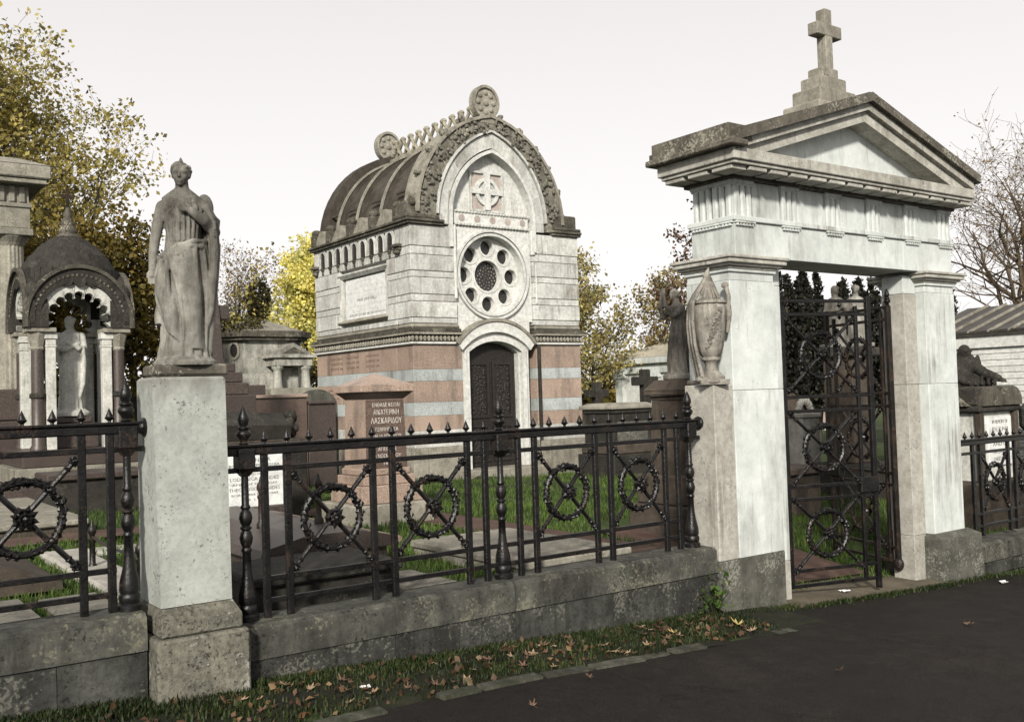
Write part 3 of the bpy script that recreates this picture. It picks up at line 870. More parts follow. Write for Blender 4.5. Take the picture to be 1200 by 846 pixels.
def railing(label, x0, x1, dz, posts, bars, cells, spikes, flanges=(), Y=4.88):
    t = thing('iron_railing', label, 'railing', ((x0 + x1) / 2, Y, .5 + dz))
    g = M['iron']
    q = MB()
    q.box(x0, x1, Y - .021, Y + .021, 1.335 + dz, 1.378 + dz, .006)
    q.box(x0, x1, Y - .029, Y + .029, 1.378 + dz, 1.392 + dz, .004)
    for fx, s in flanges:
        q.path([(fx - s * .035, Y, 1.363 + dz), (fx - s * .02, Y, 1.363 + dz), (fx - s * .012, Y, 1.363 + dz), (fx, Y, 1.363 + dz)], [.030, .034, .046, .046], 12)
    part('top_rail', q, g, t)
    for z, h in ((1.262, .013), (.70, .013), (.588, .013)):
        part('rail', MB().box(x0 if z > 1.2 else min(bars) - .02, x1 if z > 1.2 else max(bars) + .02, Y - .012, Y + .012, z - h + dz, z + h + dz, .003), g, t)
    bm = shared('bar', MB().box(-.0175, .0175, -.0155, .0155, 0, .84, .004), g)
    for b in bars:
        inst('bar', bm, t, (b, Y, .497 + dz), (rnd.uniform(-.003, .003), rnd.uniform(-.004, .004), rnd.uniform(-.06, .06)))
    for s in spikes:
        inst('spike', SP, t, (s, Y, 1.391 + dz), (0, rnd.uniform(-.03, .03), rnd.uniform(0, 1)))
    for p in posts:
        po = inst('post', PO, t, (p, Y, .500 + dz), (0, rnd.uniform(-.004, .004), 0))
        inst('finial', FI, po, (p, Y, 1.392 + dz))
    for c in cells:
        w = .232
        for s in (1, -1):
            rod_between((c - s * w, .725), (c + s * w, 1.235), t, g, Y + s * .004).location.z += dz
        wr = inst('wreath', WR, t, (c, Y, .978 + dz), (0, rnd.uniform(-.05, .05), 0))
        inst('rosette', RO, wr, (c, Y - .004, .978 + dz), (0, rnd.uniform(0, .5), 0))
    return t
sp = [1.955 + .1246 * i for i in range(25)]
sp = [s for s in sp if abs(s - 3.44) > .05]
railing('black iron railing of four laurel wreaths between the statue pillar and the gateway', 1.70, 5.165, 0, [1.85, 3.44, 5.06], BARS, [2.329, 2.952, 3.949, 4.572], sp, [(5.168, 1)])
railing('black iron railing with one wreath in view left of the statue pillar', -2.6, 1.352, .14, [1.275, -.32, -1.9],
        [1.197 - d for d in (0, .1246, .623, .7476, 1.246, 1.3706, 1.62, 1.7446, 2.243, 2.3676, 2.866, 2.99)], [1.197 - d for d in (.374, .997, 1.994, 2.617)],
        [1.197 - .1246 * i for i in range(25) if i != 12], [(1.362, 1)])
railing('black iron railing with wreaths on the rough wall right of the gateway', 8.46, 12.6, -.325, [10.32, 11.9],
        [8.72, 8.845, 9.343, 9.468, 9.966, 10.09, 10.22, 10.42, 10.545, 11.04, 11.17, 11.67, 11.79], [9.094, 9.717, 10.79, 11.42],
        [8.60 + .1246 * i for i in range(30) if abs(8.60 + .1246 * i - 10.32) > .05], Y=4.86)

# ------------------------------------------------------------------ gateway
GY = 4.73
gw = thing('stone_gateway', 'tall pale stone gateway with pedimented top, triglyph frieze and open iron gates', 'gateway', (6.85, 4.95, zo(6.85)))
def pier(x0, x1, inner):
    s = 1 if inner > x0 else -1
    top = 2.455
    # shaft in courses with fine joints
    for z0, z1, mat in ((zo(x0) - .2, .40, 'grime'), (.402, 1.582, 'gate'), (1.584, 2.37, 'gate')):
        if x0 > 7:
            if z0 < .3:
                continue
            z0 = .30 if z0 < .5 else z0
        part('pier_block', MB().box(x0, x1, GY, 5.15, z0, z1, .004), M[mat], gw)
    part('necking', MB().box(x0 + .005, x1 - .005, GY + .005, 5.145, 2.372, 2.43, .002).box(x0 - .012, x1 + .012, GY - .012, 5.162, 2.43, 2.452, .004), M['gate'], gw)
    q = MB()
    for z0, z1, o in ((2.452, 2.472, .02), (2.472, 2.49, .045), (2.49, 2.522, .07), (2.522, 2.545, .085)):
        q.box(x0 - o, x1 + o, GY - o, 5.15 + o, z0, z1, .005)
    part('capital', q, M['corniceface'], gw)
pier(5.375, 5.865, 6.0)
pier(7.84, 8.305, 7.6)
# block base of the right pier with sloping top, and its lower block
q = MB().frustum((7.80, 8.45, 4.645, 5.20), zo(8.1) - .2, (7.81, 8.44, 4.655, 5.19), .262)
q.frustum((7.81, 8.44, 4.655, 5.19), .262, (7.842, 8.36, GY, 5.15), .31)
part('pier_base', q, M['grime'], gw)
for x0, x1 in ((5.866, 6.03), (7.66, 7.84)):                 # inner jambs, set back
    for z0, z1, mat in ((zo(x0) - .2, .30, 'pedestal'), (.302, 1.582, 'pedestal' if x0 > 7 else 'gate'), (1.584, 2.36, 'pedestal' if x0 > 7 else 'gate'), (2.362, 2.515, 'gate')):
        part('jamb_block', MB().box(x0 + (.001 if x0 < 7 else 0), x1 - (.001 if x0 > 7 else 0), GY + .085, 5.02, z0, z1, .004), M[mat], gw)
# entablature
E0, E1 = 5.452, 8.29
for a, b in ((E0, 6.05), (6.05, 7.55), (7.55, E1)):
    part('architrave_block', MB().box(a + .001, b - .001, GY, 5.15, 2.547, 2.80, .003), M['gate'], gw)
part('taenia', MB().box(E0 - .02, E1 + .02, GY - .022, 5.172, 2.802, 2.838, .004), M['gate'], gw)
part('frieze', MB().box(E0 + .015, E1 - .015, GY + .02, 5.13, 2.838, 3.10), M['gate'], gw)
TG = [E0, 5.972, 6.508, 7.044, 7.58, 8.10]
tg = MB()
for i in range(3):
    a = .012 + i * .064
    tg.prism([(a, .012), (a + .010, 0), (a + .036, 0), (a + .046, .012), (a + .046, .05), (a, .05)], 0, .225, 'z')
tg.box(0, .205, .034, .05, .0, .235)
tg.box(0, .205, .004, .04, .222, .235)
tg.box(-.004, .209, -.006, .04, .235, .262, .002)
TGm = shared('triglyph', tg, M['gate'])
gu = MB().box(-.004, .209, -.012, .03, -.034, -.02, .002)
for i in range(6):
    gu.frustum((.008 + i * .0325, .030 + i * .0325, -.008, .02), -.052, (.011 + i * .0325, .027 + i * .0325, -.006, .02), -.034)
GUm = shared('guttae', gu, M['gate'])
for x in TG:
    inst('triglyph', TGm, gw, (x - (.015 if x == TG[-1] else 0), GY - .012, 2.838))
    inst('guttae', GUm, gw, (x - (.015 if x == TG[-1] else 0), GY - .012, 2.838 - .018))
for a, b in zip(TG[:-1], TG[1:]):                            # metope slabs between the triglyphs
    part('metope', MB().box(a + .212, b - .004, GY + .008, GY + .03, 2.842, 3.098, .003), M['gate'], gw)
for yy in (GY + .21, 5.13):                                   # triglyphs on the left return
    inst('triglyph', TGm, gw, (E0 - .012, yy, 2.838), (0, 0, -math.pi / 2))
    inst('guttae', GUm, gw, (E0 - .012, yy, 2.82), (0, 0, -math.pi / 2))
C0, C1, CF, CB = 5.20, 8.30, 4.49, 5.235
part('bed_mould', MB().box(E0 - .03, E1 + .03, GY - .035, 5.185, 3.10, 3.125, .004).box(E0 - .06, E1 + .06, GY - .06, 5.21, 3.125, 3.15, .004), M['cornice'], gw)
mu = shared('mutule', MB().box(0, .185, 0, .15, -.03, 0, .004), M['corniceface'])
x = 5.40
while x < 8.25:
    inst('mutule', mu, gw, (x, CF + .035, 3.148))
    x += .2275
for k in range(3):
    inst('mutule', mu, gw, (C0 + .035, 5.19 - .23 * k, 3.148), (0, 0, -math.pi / 2))
q = MB().box(C0 + .02, C1 - .02, CF + .02, CB - .02, 3.15, 3.175, .004).box(C0, C1, CF, CB, 3.175, 3.255, .005)
part('cornice', q, M['corniceface'], gw)
AX, AZ = 6.785, 3.865           # apex of the pediment
tf = CF + .2
part('tympanum', MB().prism([(5.50, 3.256), (8.12, 3.256), (AX, 3.66)], tf, 5.2), M['gate'], gw)
def raking(lo, hi, y0, y1, mat, name, e0, e1):
    for s, xe in ((-1, e0), (1, e1)):
        k = (AZ - 3.40) / (AX - C0)
        def zl(x, d):
            return AZ - d - abs(x - AX) * .318
        A = [(AX, zl(AX, lo)), (xe, zl(xe, lo))]
        B = [(AX, zl(AX, hi)), (xe, zl(xe, hi))]
        part(name, MB().strip(A, B, y0, y1), M[mat], gw)
raking(.215, .13, CF + .04, CB - .04, 'corniceface', 'raking_bed', C0 + .10, C1 - .10)
raking(.13, .07, CF, CB, 'corniceface', 'raking_corona', C0 + .02, C1 - .01)
raking(.07, .0, CF - .045, CB + .045, 'cornice', 'raking_cornice', C0 - .03, C1 + .03)
part('corner_block', MB().box(C0 - .05, C0 + .20, CF - .002, CB + .002, 3.30, 3.415, .006).box(C0 - .075, C0 + .10, CF - .05, CB + .05, 3.256, 3.30, .008), M['cornice'], gw)
ROOFM = MB()
ROOFM.strip([(AX, AZ - .02), (C0 - .02, AZ - .02 - (AX - C0) * .318)], [(AX, AZ + .006), (C0 - .02, AZ + .006 - (AX - C0) * .318)], CF - .02, CB + .02)
ROOFM.strip([(AX, AZ - .02), (C1 + .02, AZ - .02 - (C1 - AX) * .318)], [(AX, AZ + .006), (C1 + .02, AZ + .006 - (C1 - AX) * .318)], CF - .02, CB + .02)
part('roof_slab', ROOFM, M['cornice'], gw)
for z0, z1, w, dp in ((3.62, 3.86, .31, .18), (3.86, 3.99, .235, .14), (3.99, 4.10, .165, .105), (4.10, 4.185, .105, .075)):
    part('step_block', MB().box(6.85 - w, 6.85 + w, 4.94 - dp, 4.94 + dp, z0 + .001, z1, .01), M['rib'], gw)
cr = MB()
cr.box(6.843, 6.937, 4.895, 4.985, 4.186, 4.69, .006)
cr2 = MB().box(6.735, 7.060, 4.892, 4.988, 4.462, 4.565, .006)
part('cross', cr, M['rib'], gw)
part('cross_arm', cr2, M['rib'], gw)

# ---- iron gates
def gate_leaf(label, hx, hy, ang, W, flip):
    t = thing('iron_gate', label, 'gate', (hx, hy, zo(hx)))
    g = M['ironbrown'] if flip else M['iron']
    z0 = .0 if not flip else .0
    mb = lambda: MB()
    L = W
    top = 2.22
    part('hinge_post', mb().box(hx - .021, hx + .021, hy - .021, hy + .021, z0 + .02, 2.27, .004).ball((hx, hy, z0 + .05), (.045, .045, .06), 10, 8), g, t)
    inst('finial', FI, t, (hx, hy, 2.27), (0, 0, 0), .75)
    for u, w, tp in ((.10, .014, top), (L - .14, .014, top), (L - .02, .019, top + .08)):
        part('upright', mb().box(hx + u - w, hx + u + w, hy - w, hy + w, z0 + (.06 if u < L - .1 else -.01), tp, .003), g, t)
    if not flip:
        for u in (.30, .48, .64):
            inst('spike', SP, t, (hx + u, hy, 2.205), (0, 0, 0), .9)
    else:
        for u in (.3, .5, .7):
            inst('spike', SP, t, (hx + u, hy, 2.205), (0, 0, 0), .9)
    rails = [2.20, 2.095, 1.455, 1.345, .765, .665, .125, .01]
    for z in rails:
        part('rail', mb().box(hx + .02, hx + L, hy - .012, hy + .012, z - .013 + z0 + .06, z + .013 + z0 + .06, .003), g, t)
    for zc in (1.775, 1.055, .395):
        c = hx + (.10 + L - .14) / 2
        w = (L - .24) / 2 - .02
        for s in (1, -1):
            rod_between((c - s * w, zc - .29 + .06), (c + s * w, zc + .29 + .06), t, g, hy + s * .004)
        for me, nm, yy in ((WR, 'wreath', 0), (RO, 'rosette', -.004)):
            m2 = me
            if flip:
                m2 = bpy.data.meshes.get(nm + '_rusty') or me.copy()
                m2.name = nm + '_rusty'
                m2.materials[0] = g
            k_ = (1.1, 1, 1.06) if nm == 'wreath' else (1, 1, 1)
            o_ = inst(nm, m2, t if nm == 'wreath' else o_, (hx + (.10 + L - .14) / 2, hy + yy, zc + .06), (0, rnd.uniform(0, .1), 0), k_)
    part('lock_box', mb().box(hx + L - .17, hx + L + .005, hy - .03, hy + .03, .745, .87, .008), g, t)
    t.rotation_euler.z = ang
    return t
gate_leaf('near black iron gate leaf hung on the left pier, nearly shut', 6.055, 4.93, R(-16), .93, False)
gate_leaf('rusty iron gate leaf hung on the right pier, swung open inward', 7.64, 4.96, R(70), .93, True)

# ---- pedestal against the left pier
pd = thing('urn_pedestal', 'tan stone pedestal against the left gate pier carrying the draped urn', 'pedestal', (5.27, 4.86, zo(5.27)))
part('pedestal_base', MB().box(5.168, 5.372, 4.728, 5.02, -.2, .398, .005), M['grime'], pd)
part('pedestal_shaft', MB().box(5.172, 5.371, 4.733, 5.01, .40, 1.628, .006), M['pedestal'], pd)
# ------------------------------------------------------------------ the vaulted mausoleum
MX0, MX1, MY0, MY1 = 7.58, 10.88, 12.95, 16.35
CX = 9.13
ms = thing('mausoleum', 'pale stone mausoleum with vaulted roof, rose window and striped granite base', 'mausoleum', (9.2, 14.6, .38))
br = random.Random(11)
part('core_wall', MB().box(MX0 + .09, MX1 - .06, MY0 + .42, MY1 - .03, .2, 4.30), M['ashlar'], ms)
# plinth and striped granite
def band(z0, z1, mat, name, proud, bev=.006, left_n=4):
    p = proud
    q = [(MX0 - p, 8.47), (9.93, MX1 + p)]
    for a, b in q:
        part(name, MB().box(a, b - .001, MY0 - p, MY0 + .5, z0, z1, bev), M[mat], ms)
    ys = [MY0 + .5 + (MY1 - MY0 - .5) * i / left_n for i in range(left_n + 1)]
    for a, b in zip(ys[:-1], ys[1:]):
        part(name, MB().box(MX0 - p, MX0 + .3, a + .002, b - .0005, z0, z1, bev), M[mat], ms)
    part(name, MB().box(MX1 - .3, MX1 + p, MY0 + .5, MY1, z0, z1), M[mat], ms)
band(.15, .84, 'rib', 'plinth_block', .075)
band(.842, 1.098, 'ashlar', 'plinth_block', .035)
for z0, z1, m_ in ((1.10, 1.325, 'pink'), (1.327, 1.53, 'grey'), (1.532, 1.854, 'pink'), (1.856, 2.035, 'grey'), (2.037, 2.42, 'pink')):
    band(z0, z1, m_, 'granite_block', .0, .003, 4 if m_ == 'grey' else 3)
# string course with carved leaf row
def course(z0, z1, p, mat, name='string_course', bev=.006):
    for a, b in ((MX0 - p, 8.43), (9.90, MX1 + p)):
        part(name, MB().box(a, b, MY0 - p, MY0 + .45, z0, z1, bev), M[mat], ms)
    part(name, MB().box(MX0 - p, MX0 + .3, MY0 + .45, MY1 + p, z0, z1, bev), M[mat], ms)
    part(name, MB().box(MX1 - .3, MX1 + p, MY0 + .45, MY1 + p, z0, z1, bev), M[mat], ms)
course(2.422, 2.455, .05, 'trim')
course(2.457, 2.565, .03, 'carved')
course(2.567, 2.60, .09, 'rib')
course(2.602, 2.66, .06, 'carved')
course(2.662, 2.74, .02, 'rib', bev=.03)
lf = MB()
lf.ball((0, 0, 0), (.030, .028, .040), 8, 6)
lf.ball((0, -.012, -.028), (.016, .018, .02), 6, 5)
LFm = shared('carved_leaf', lf, M['rib'], True)
x = MX0 - .03
while x < MX1 + .03:
    if not 8.42 < x < 9.91:
        inst('carved_leaf', LFm, ms, (x, MY0 - .045, 2.512))
    x += .072
y = MY0 + .02
while y < MY1:
    inst('carved_leaf', LFm, ms, (MX0 - .045, y, 2.512), (0, 0, -math.pi / 2))
    y += .088
# ashlar above: courses of pale blocks left and right of the bay, and along the left side
ZC = [2.742, 2.83, 3.08, 3.19, 3.45, 3.55, 3.80, 3.93, 4.262]
for i, (z0, z1) in enumerate(zip(ZC[:-1], ZC[1:])):
    h = .0038
    proud = .010 if z1 - z0 > .15 else .002
    for a, b in ((MX0, 8.40), (9.90, MX1)):
        cuts = [a, b] if i % 2 else [a, a + (b - a) * br.uniform(.3, .65), b]
        if z1 - z0 < .15:
            cuts = [a, b]
        for j, (p, q) in enumerate(zip(cuts[:-1], cuts[1:])):
            px0 = MX0 - proud if p == MX0 else p + h
            px1 = MX1 + proud if q == MX1 else q - h
            part('ashlar_block', MB().box(px0, px1, MY0 - proud, MY0 + .45, z0 + h, z1 - h, .007), M['ashlar'], ms)
    if i < 7:
        y = MY0 + .452
        while y < MY1 - .02:
            L = br.uniform(.5, .95)
            y1 = min(y + L, MY1)
            if MY1 - y1 < .3:
                y1 = MY1
            pieces = [(y, y1)]
            if z1 > 2.90 and z0 < 3.70:              # leave the panel recess open
                pieces = []
                if y < 13.70:
                    pieces.append((y, min(y1, 13.70)))
                if y1 > 15.36:
                    pieces.append((max(y, 15.36), y1))
            for a, b in pieces:
                if b - a > .05:
                    part('ashlar_block', MB().box(MX0 - proud, MX0 + .3, a + h, b - h, z0 + h, z1 - h, .007), M['ashlar'], ms)
            y = y1
    part('ashlar_block', MB().box(MX1 - .3, MX1 + proud, MY0 + .45, MY1, z0 + h, z1 - h, .007), M['ashlar'], ms)
part('recess_wall', MB().box(MX0 + .10, MX0 + .2, 13.68, 15.38, 2.85, 3.74), M['ashlar'], ms)
# plaque on the left side
fr = MB()
fr.prism([(MX0 - .03, 3.74), (MX0 - .03, 3.715), (MX0 + .02, 3.66), (MX0 + .1, 3.66), (MX0 + .1, 3.74)], 13.66, 15.42)
fr.box(MX0 - .012, MX0 + .1, 13.70, 13.735, 2.92, 3.66)
fr.box(MX0 - .012, MX0 + .1, 15.33, 15.36, 2.92, 3.66)
part('panel_frame', fr, M['ashlar'], ms)
part('panel_sill', MB().prism([(MX0 - .04, 2.90), (MX0 + .1, 2.86), (MX0 + .1, 2.96), (MX0 + .03, 2.96), (MX0 - .04, 2.915)], 13.66, 15.42), M['rib'], ms)
plq = part('plaque', MB().box(MX0 + .055, MX0 + .098, 13.75, 15.26, 2.962, 3.63, .004), M['marble'], ms)
rt = (math.pi / 2, 0, -math.pi / 2)
for (tx, s, z, w, mt) in (('IN MEMORY OF', .055, 3.575, .62, 'lettering_grey'), ('AUGUSTA JANE CONSTANTINE RALLI', .075, 3.485, 1.28, 'lettering_grey'), ('BORN 9TH AUGUST 1832 DIED 27TH MAY 1898', .06, 3.40, 1.36, 'lettering_grey'),
                          ('AND OF', .045, 3.335, .26, 'lettering_grey'), ('MARY JANE RALLI', .075, 3.265, .68, 'lettering_dark'), ('BORN 2ND MARCH 1861 DIED 27TH FEBRUARY 1911', .06, 3.18, 1.36, 'lettering_grey'),
                          ('ALEXANDRA PETER RALLI', .075, 3.095, 1.0, 'lettering_grey'), ('BORN 24TH OCTOBER 1840 DIED 6TH MAY 1914', .06, 3.02, 1.25, 'lettering_dark')):
    lettering(tx, s, (MX0 + .054, 14.50, z), rt, M[mt], plq, w)
for i, yy in enumerate((15.55, 14.95, 14.25)):
    for j in range(3):
        lettering(('ΙΩΑΝΝΗΣ ΡΑΛΛΗΣ', 'ΓΕΝΝΗΘΕΙΣ 1820', 'ΑΠΕΘΑΝΕ 1886')[j], .055, (MX0 - .0016, yy, 2.31 - .085 * j), rt, M['lettering_pink'], ms, .46)
for j in range(3):
    lettering(('ΜΑΡΙΑ ΡΑΛΛΗ', 'ΓΕΝΝΗΘΕΙΣΑ 1831', 'ΑΠΕΘΑΝΕ 1893')[j], .05, (MX0 - .0016, 15.7, 1.77 - .07 * j), rt, M['lettering_pink'], ms, .42)
# frieze of small lancet niches along the left side
N0, N1, nn = 13.42, 16.15, 9
part('niche_back', MB().box(MX0 + .004, MX0 + .09, N0 - .015, N1 + .015, 3.94, 4.262), M['void'], ms)  # near-black back: painted shade, the niches are too shallow to darken
part('frieze_end', MB().box(MX0 - .012, MX0 + .3, MY0 + .452, N0 - .02, 3.932, 4.262, .004), M['ashlar'], ms)
part('frieze_end', MB().box(MX0 - .012, MX0 + .3, N1 + .02, MY1, 3.932, 4.262, .004), M['ashlar'], ms)
part('frieze_band', MB().box(MX0 - .012, MX0 + .125, N0 - .02, N1 + .02, 4.225, 4.262), M['ashlar'], ms)
pw = (N1 - N0) / nn
for i in range(nn):
    c = N0 + pw * (i + .5)
    w = .098
    A = [(-pw / 2, 0)] + [(-pw / 2, .17)] + [(-pw / 2 + pw * k / 8, .275) for k in range(1, 8)] + [(pw / 2, .17), (pw / 2, 0)]
    ar = pointed(w, .118, 4, 0, .165)
    B = [(-w, 0)] + ar + [(w, 0)]
    A2 = [(-pw / 2, 0), (-pw / 2, .165)] + [(-pw / 2 + pw * k / 8, .293) for k in range(1, 8)][:7] + [(pw / 2, .165), (pw / 2, 0)]
    n_ = min(len(A2), len(B))
    while len(A2) < len(B):
        A2.insert(len(A2) // 2, A2[len(A2) // 2])
    q = MB().strip([(c + a, 3.932 + z) for a, z in A2], [(c + a, 3.932 + z) for a, z in B], MX0 - .018, MX0 + .03, 'x')
    q.tube((MX0 - .012, c - w - .02, 3.95), (MX0 - .012, c - w - .02, 4.10), .012, n=6)
    part('niche', q, M['ashlar'], ms)
    q = MB().lathe([(.01, -.12), (.03, -.095), (.018, -.07), (.05, -.02), (.055, 0)], (MX0 - .005, c, 3.93), 8)
    part('niche_corbel', q, M['carved'], ms)
for yy in (N0 - .12, N1 + .1):
    part('end_corbel', MB().box(MX0 - .09, MX0 + .05, yy - .11, yy + .11, 3.94, 3.99, .01).box(MX0 - .06, MX0 + .05, yy - .09, yy + .09, 3.88, 3.94, .02).ball((MX0 - .04, yy, 3.86), (.05, .08, .04), 8, 6), M['carved'], ms)
# eave cornice
for a, b in ((MX0 - .07, 8.16), (10.30, MX1 + .05)):
    part('eave_cornice', MB().box(a, b, MY0 - .06, MY0 + .5, 4.264, 4.30, .004).box(a - .03, b, MY0 - .09, MY0 + .5, 4.302, 4.345, .008), M['carved'], ms)
part('eave_cornice', MB().box(MX0 - .07, MX0 + .3, MY0 + .5, MY1 + .06, 4.264, 4.30, .004).box(MX0 - .10, MX0 + .3, MY0 + .5, MY1 + .09, 4.302, 4.345, .008), M['carved'], ms)
part('eave_cornice', MB().box(MX1 - .3, MX1 + .05, MY0 + .5, MY1 + .06, 4.264, 4.345, .004), M['carved'], ms)
# centre bay: wall with a round opening, a doorway below and an arch above
YB = MY0 + .045
RC = (9.10, 3.545)
RW = .66
bay = MB()
oct_ = [i for i in range(49)]
def sq(a, x0, x1, z0, z1):
    c, s = math.cos(a), math.sin(a)
    t = min((x1 - RC[0]) / c if c > 1e-6 else ((x0 - RC[0]) / c if c < -1e-6 else 1e9), (z1 - RC[1]) / s if s > 1e-6 else ((z0 - RC[1]) / s if s < -1e-6 else 1e9))
    return RC[0] + c * t, RC[1] + s * t
angs = sorted([2 * math.pi * i / 56 for i in range(56)] + [math.atan2(z - RC[1], x - RC[0]) % (2 * math.pi) for x in (8.40, 9.90) for z in (2.80, 4.30)])
angs.append(angs[0] + 2 * math.pi)
A = [sq(a, 8.40, 9.90, 2.80, 4.30) for a in angs]
B = [(RC[0] + .625 * math.cos(a), RC[1] + .64 * math.sin(a)) for a in angs]
bay.strip(A, B, YB, YB + .3)
part('bay_wall', bay, M['trim'], ms)
q = MB()
for r0, r1, yy in ((.668, .628, YB - .05), (.725, .688, YB - .06)):
    q.strip([(RC[0] + r0 * math.cos(t), RC[1] + r0 * 1.0 * math.sin(t)) for t in [2 * math.pi * i / 56 for i in range(57)]],
            [(RC[0] + r1 * math.cos(t), RC[1] + r1 * math.sin(t)) for t in [2 * math.pi * i / 56 for i in range(57)]], yy, YB + .01)
part('rose_moulding', q, M['trim'], ms)
# rose window tracery: disc with a big centre light and eight small ones, built as cells around each hole
YT = YB + .12
tr = MB()
seg = 8
def ring_cells(mb, holes, Rout, yy0, yy1):
    """disc of radius Rout with round holes: fine radial grid, cells inside holes dropped"""
    nr, na = 46, 144
    def inside(x, z):
        return any(math.hypot(x - hx, z - hz) < hr for hx, hz, hr in holes)
    for i in range(nr):
        for j in range(na):
            r0, r1 = Rout * i / nr, Rout * (i + 1) / nr
            a0, a1 = 2 * math.pi * j / na, 2 * math.pi * (j + 1) / na
            rm, am = (r0 + r1) / 2, (a0 + a1) / 2
            if inside(rm * math.cos(am), rm * math.sin(am)):
                continue
            p = [(RC[0] + r * math.cos(a), RC[1] + r * math.sin(a)) for r, a in ((r0, a0), (r1, a0), (r1, a1), (r0, a1))]
            mb.add([(x, yy0, z) for x, z in p], [(0, 1, 2, 3)])
holes = [(0, 0, .262)] + [(.46 * math.cos(math.pi / 8 * 2 * k + math.pi / 2), .46 * math.sin(math.pi / 8 * 2 * k + math.pi / 2), .135) for k in range(8)]
ring_cells(tr, holes, .64, YT, YT + .1)
for hx, hz, hr in holes:                 # rims of the lights give the tracery its thickness
    hr2 = hr + .012
    n = 40
    for k in range(n):
        a0, a1 = 2 * math.pi * k / n, 2 * math.pi * (k + 1) / n
        p = [(RC[0] + hx + rr * math.cos(a), RC[1] + hz + rr * math.sin(a)) for rr, a in ((hr - .012, a0), (hr + .022, a0), (hr + .022, a1), (hr - .012, a1))]
        tr.prism(p, YT - .012, YT + .10)
trc = part('tracery', tr, M['trim'], ms)
part('window_glass', MB().prism([(RC[0] + .63 * math.cos(2 * math.pi * i / 40), RC[1] + .63 * math.sin(2 * math.pi * i / 40)) for i in range(40)], YT + .09, YT + .12), M['void'], trc)
gl = MB()
for k in range(60):                      # iron grille in the centre light
    a, rr = k * 2.39996, .24 * math.sqrt((k + .5) / 60)
    gl.ball((RC[0] + rr * math.cos(a), YT + .082, RC[1] + rr * math.sin(a)), (.016, .008, .016), 6, 4)
stuff(part('grille', gl, M['statuetan'], trc))
# doorway
dz0, dzs = .45, 2.30
DX0, DX1, DC = 8.58, 9.62, 9.10
def door_arch(w, spring, rise, n=14):
    rr = (w * w + rise * rise) / (2 * rise)
    a = math.asin(min(1, w / rr))
    return [(DC + rr * math.sin(-a + 2 * a * i / n), spring + rise - rr + rr * math.cos(-a + 2 * a * i / n)) for i in range(n + 1)]
o1 = [(DC - .52, dz0)] + door_arch(.52, dzs, .175) + [(DC + .52, dz0)]
o2 = [(DC - .60, dz0)] + door_arch(.60, dzs + .02, .225) + [(DC + .60, dz0)]
o3 = [(DC - .665, dz0)] + door_arch(.665, dzs + .04, .275) + [(DC + .665, dz0)]
part('door_moulding', MB().strip(o2, o1, MY0 - .03, MY0 + .10), M['trim'], ms)
part('door_surround', MB().strip(o3, o2, MY0 + .005, MY0 + .2), M['trim'], ms)
o4 = [(DC - .495, dz0)] + door_arch(.495, dzs - .012, .17) + [(DC + .495, dz0)]
part('door_reveal', MB().strip(o1, o4, MY0 + .06, MY0 + .20), M['ashlar'], ms)
hA = door_arch(.74, 2.42, .37)
hB = door_arch(.665, 2.33, .29)
part('door_hood', MB().strip(hA, hB, MY0 - .07, MY0 + .12), M['trim'], ms)
hA2 = door_arch(.785, 2.44, .40)
part('hood_moulding', MB().strip(hA2, hA, MY0 - .10, MY0 + .12), M['rib'], ms)
hC = [(8.40, 2.44), (8.40, 2.82)] + [(8.40 + 1.5 * i / 12, 2.83) for i in range(1, 12)] + [(9.90, 2.82), (9.90, 2.44)]
q = MB()
hD = door_arch(.74, 2.42, .37, 14)
q.strip([(DC - .74 + 1.48 * i / 14, 2.798) for i in range(15)], hD, YB + .001, YB + .3)
part('spandrel', q, M['trim'], ms)
dr = part('door', MB().prism([(p[0], p[1]) for p in ([(DC - .50, dz0)] + door_arch(.50, dzs - .01, .172) + [(DC + .50, dz0)])], MY0 + .17, MY0 + .22), M['bronze'], ms)
pn = MB()
for s in (-1, 1):
    a, b = (DC - .43, DC - .03) if s < 0 else (DC + .03, DC + .43)
    for z0, z1 in ((.55, 1.15), (1.25, 2.15)):
        pn.strip([(a, z0), (b, z0), (b, z1), (a, z1), (a, z0)], [(a + .05, z0 + .05), (b - .05, z0 + .05), (b - .05, z1 - .05), (a + .05, z1 - .05), (a + .05, z0 + .05)], MY0 + .145, MY0 + .175)
        r5 = random.Random(int(a * 100 + z0 * 10))
        for k in range(70):                          # scrolls of cast foliage
            pn.ball((r5.uniform(a + .07, b - .07), MY0 + .168, r5.uniform(z0 + .07, z1 - .07)), (.022, .014, .026), 6, 4)
part('door_panel', pn, M['bronze'], dr)
part('door_step', MB().box(DC - .75, DC + .75, MY0 - .32, MY0 + .4, .2, .46, .012), M['rib'], ms)
# arch and gable of the front
SP0 = 4.45
inner = pointed(.79, 1.07, 12, CX, SP0)
mid = pointed(.86, 1.15, 12, CX, SP0)
vo = pointed(1.03, 1.39, 12, CX, SP0)
outr = pointed(1.40, 1.64, 12, CX, SP0)
zb = 3.95
stilt = lambda P, w: [(CX - w, zb)] + P + [(CX + w, zb)]
part('arch_roll', MB().strip(stilt(pointed(.84, 1.125, 12, CX, SP0), .84), stilt(inner, .79), MY0 - .045, MY0 + .2), M['trim'], ms)
for i in range(0, 24, 3):                           # voussoirs
    g = .0
    part('voussoir', MB().strip(vo[i:i + 4], mid[i:i + 4], MY0 - .012, MY0 + .3), M['ashlar'], ms)
part('arch_jamb', MB().strip([(CX - 1.03, 4.30), (CX - 1.03, SP0)], [(CX - .86, 4.30), (CX - .86, SP0)], MY0 - .012, MY0 + .3), M['ashlar'], ms)
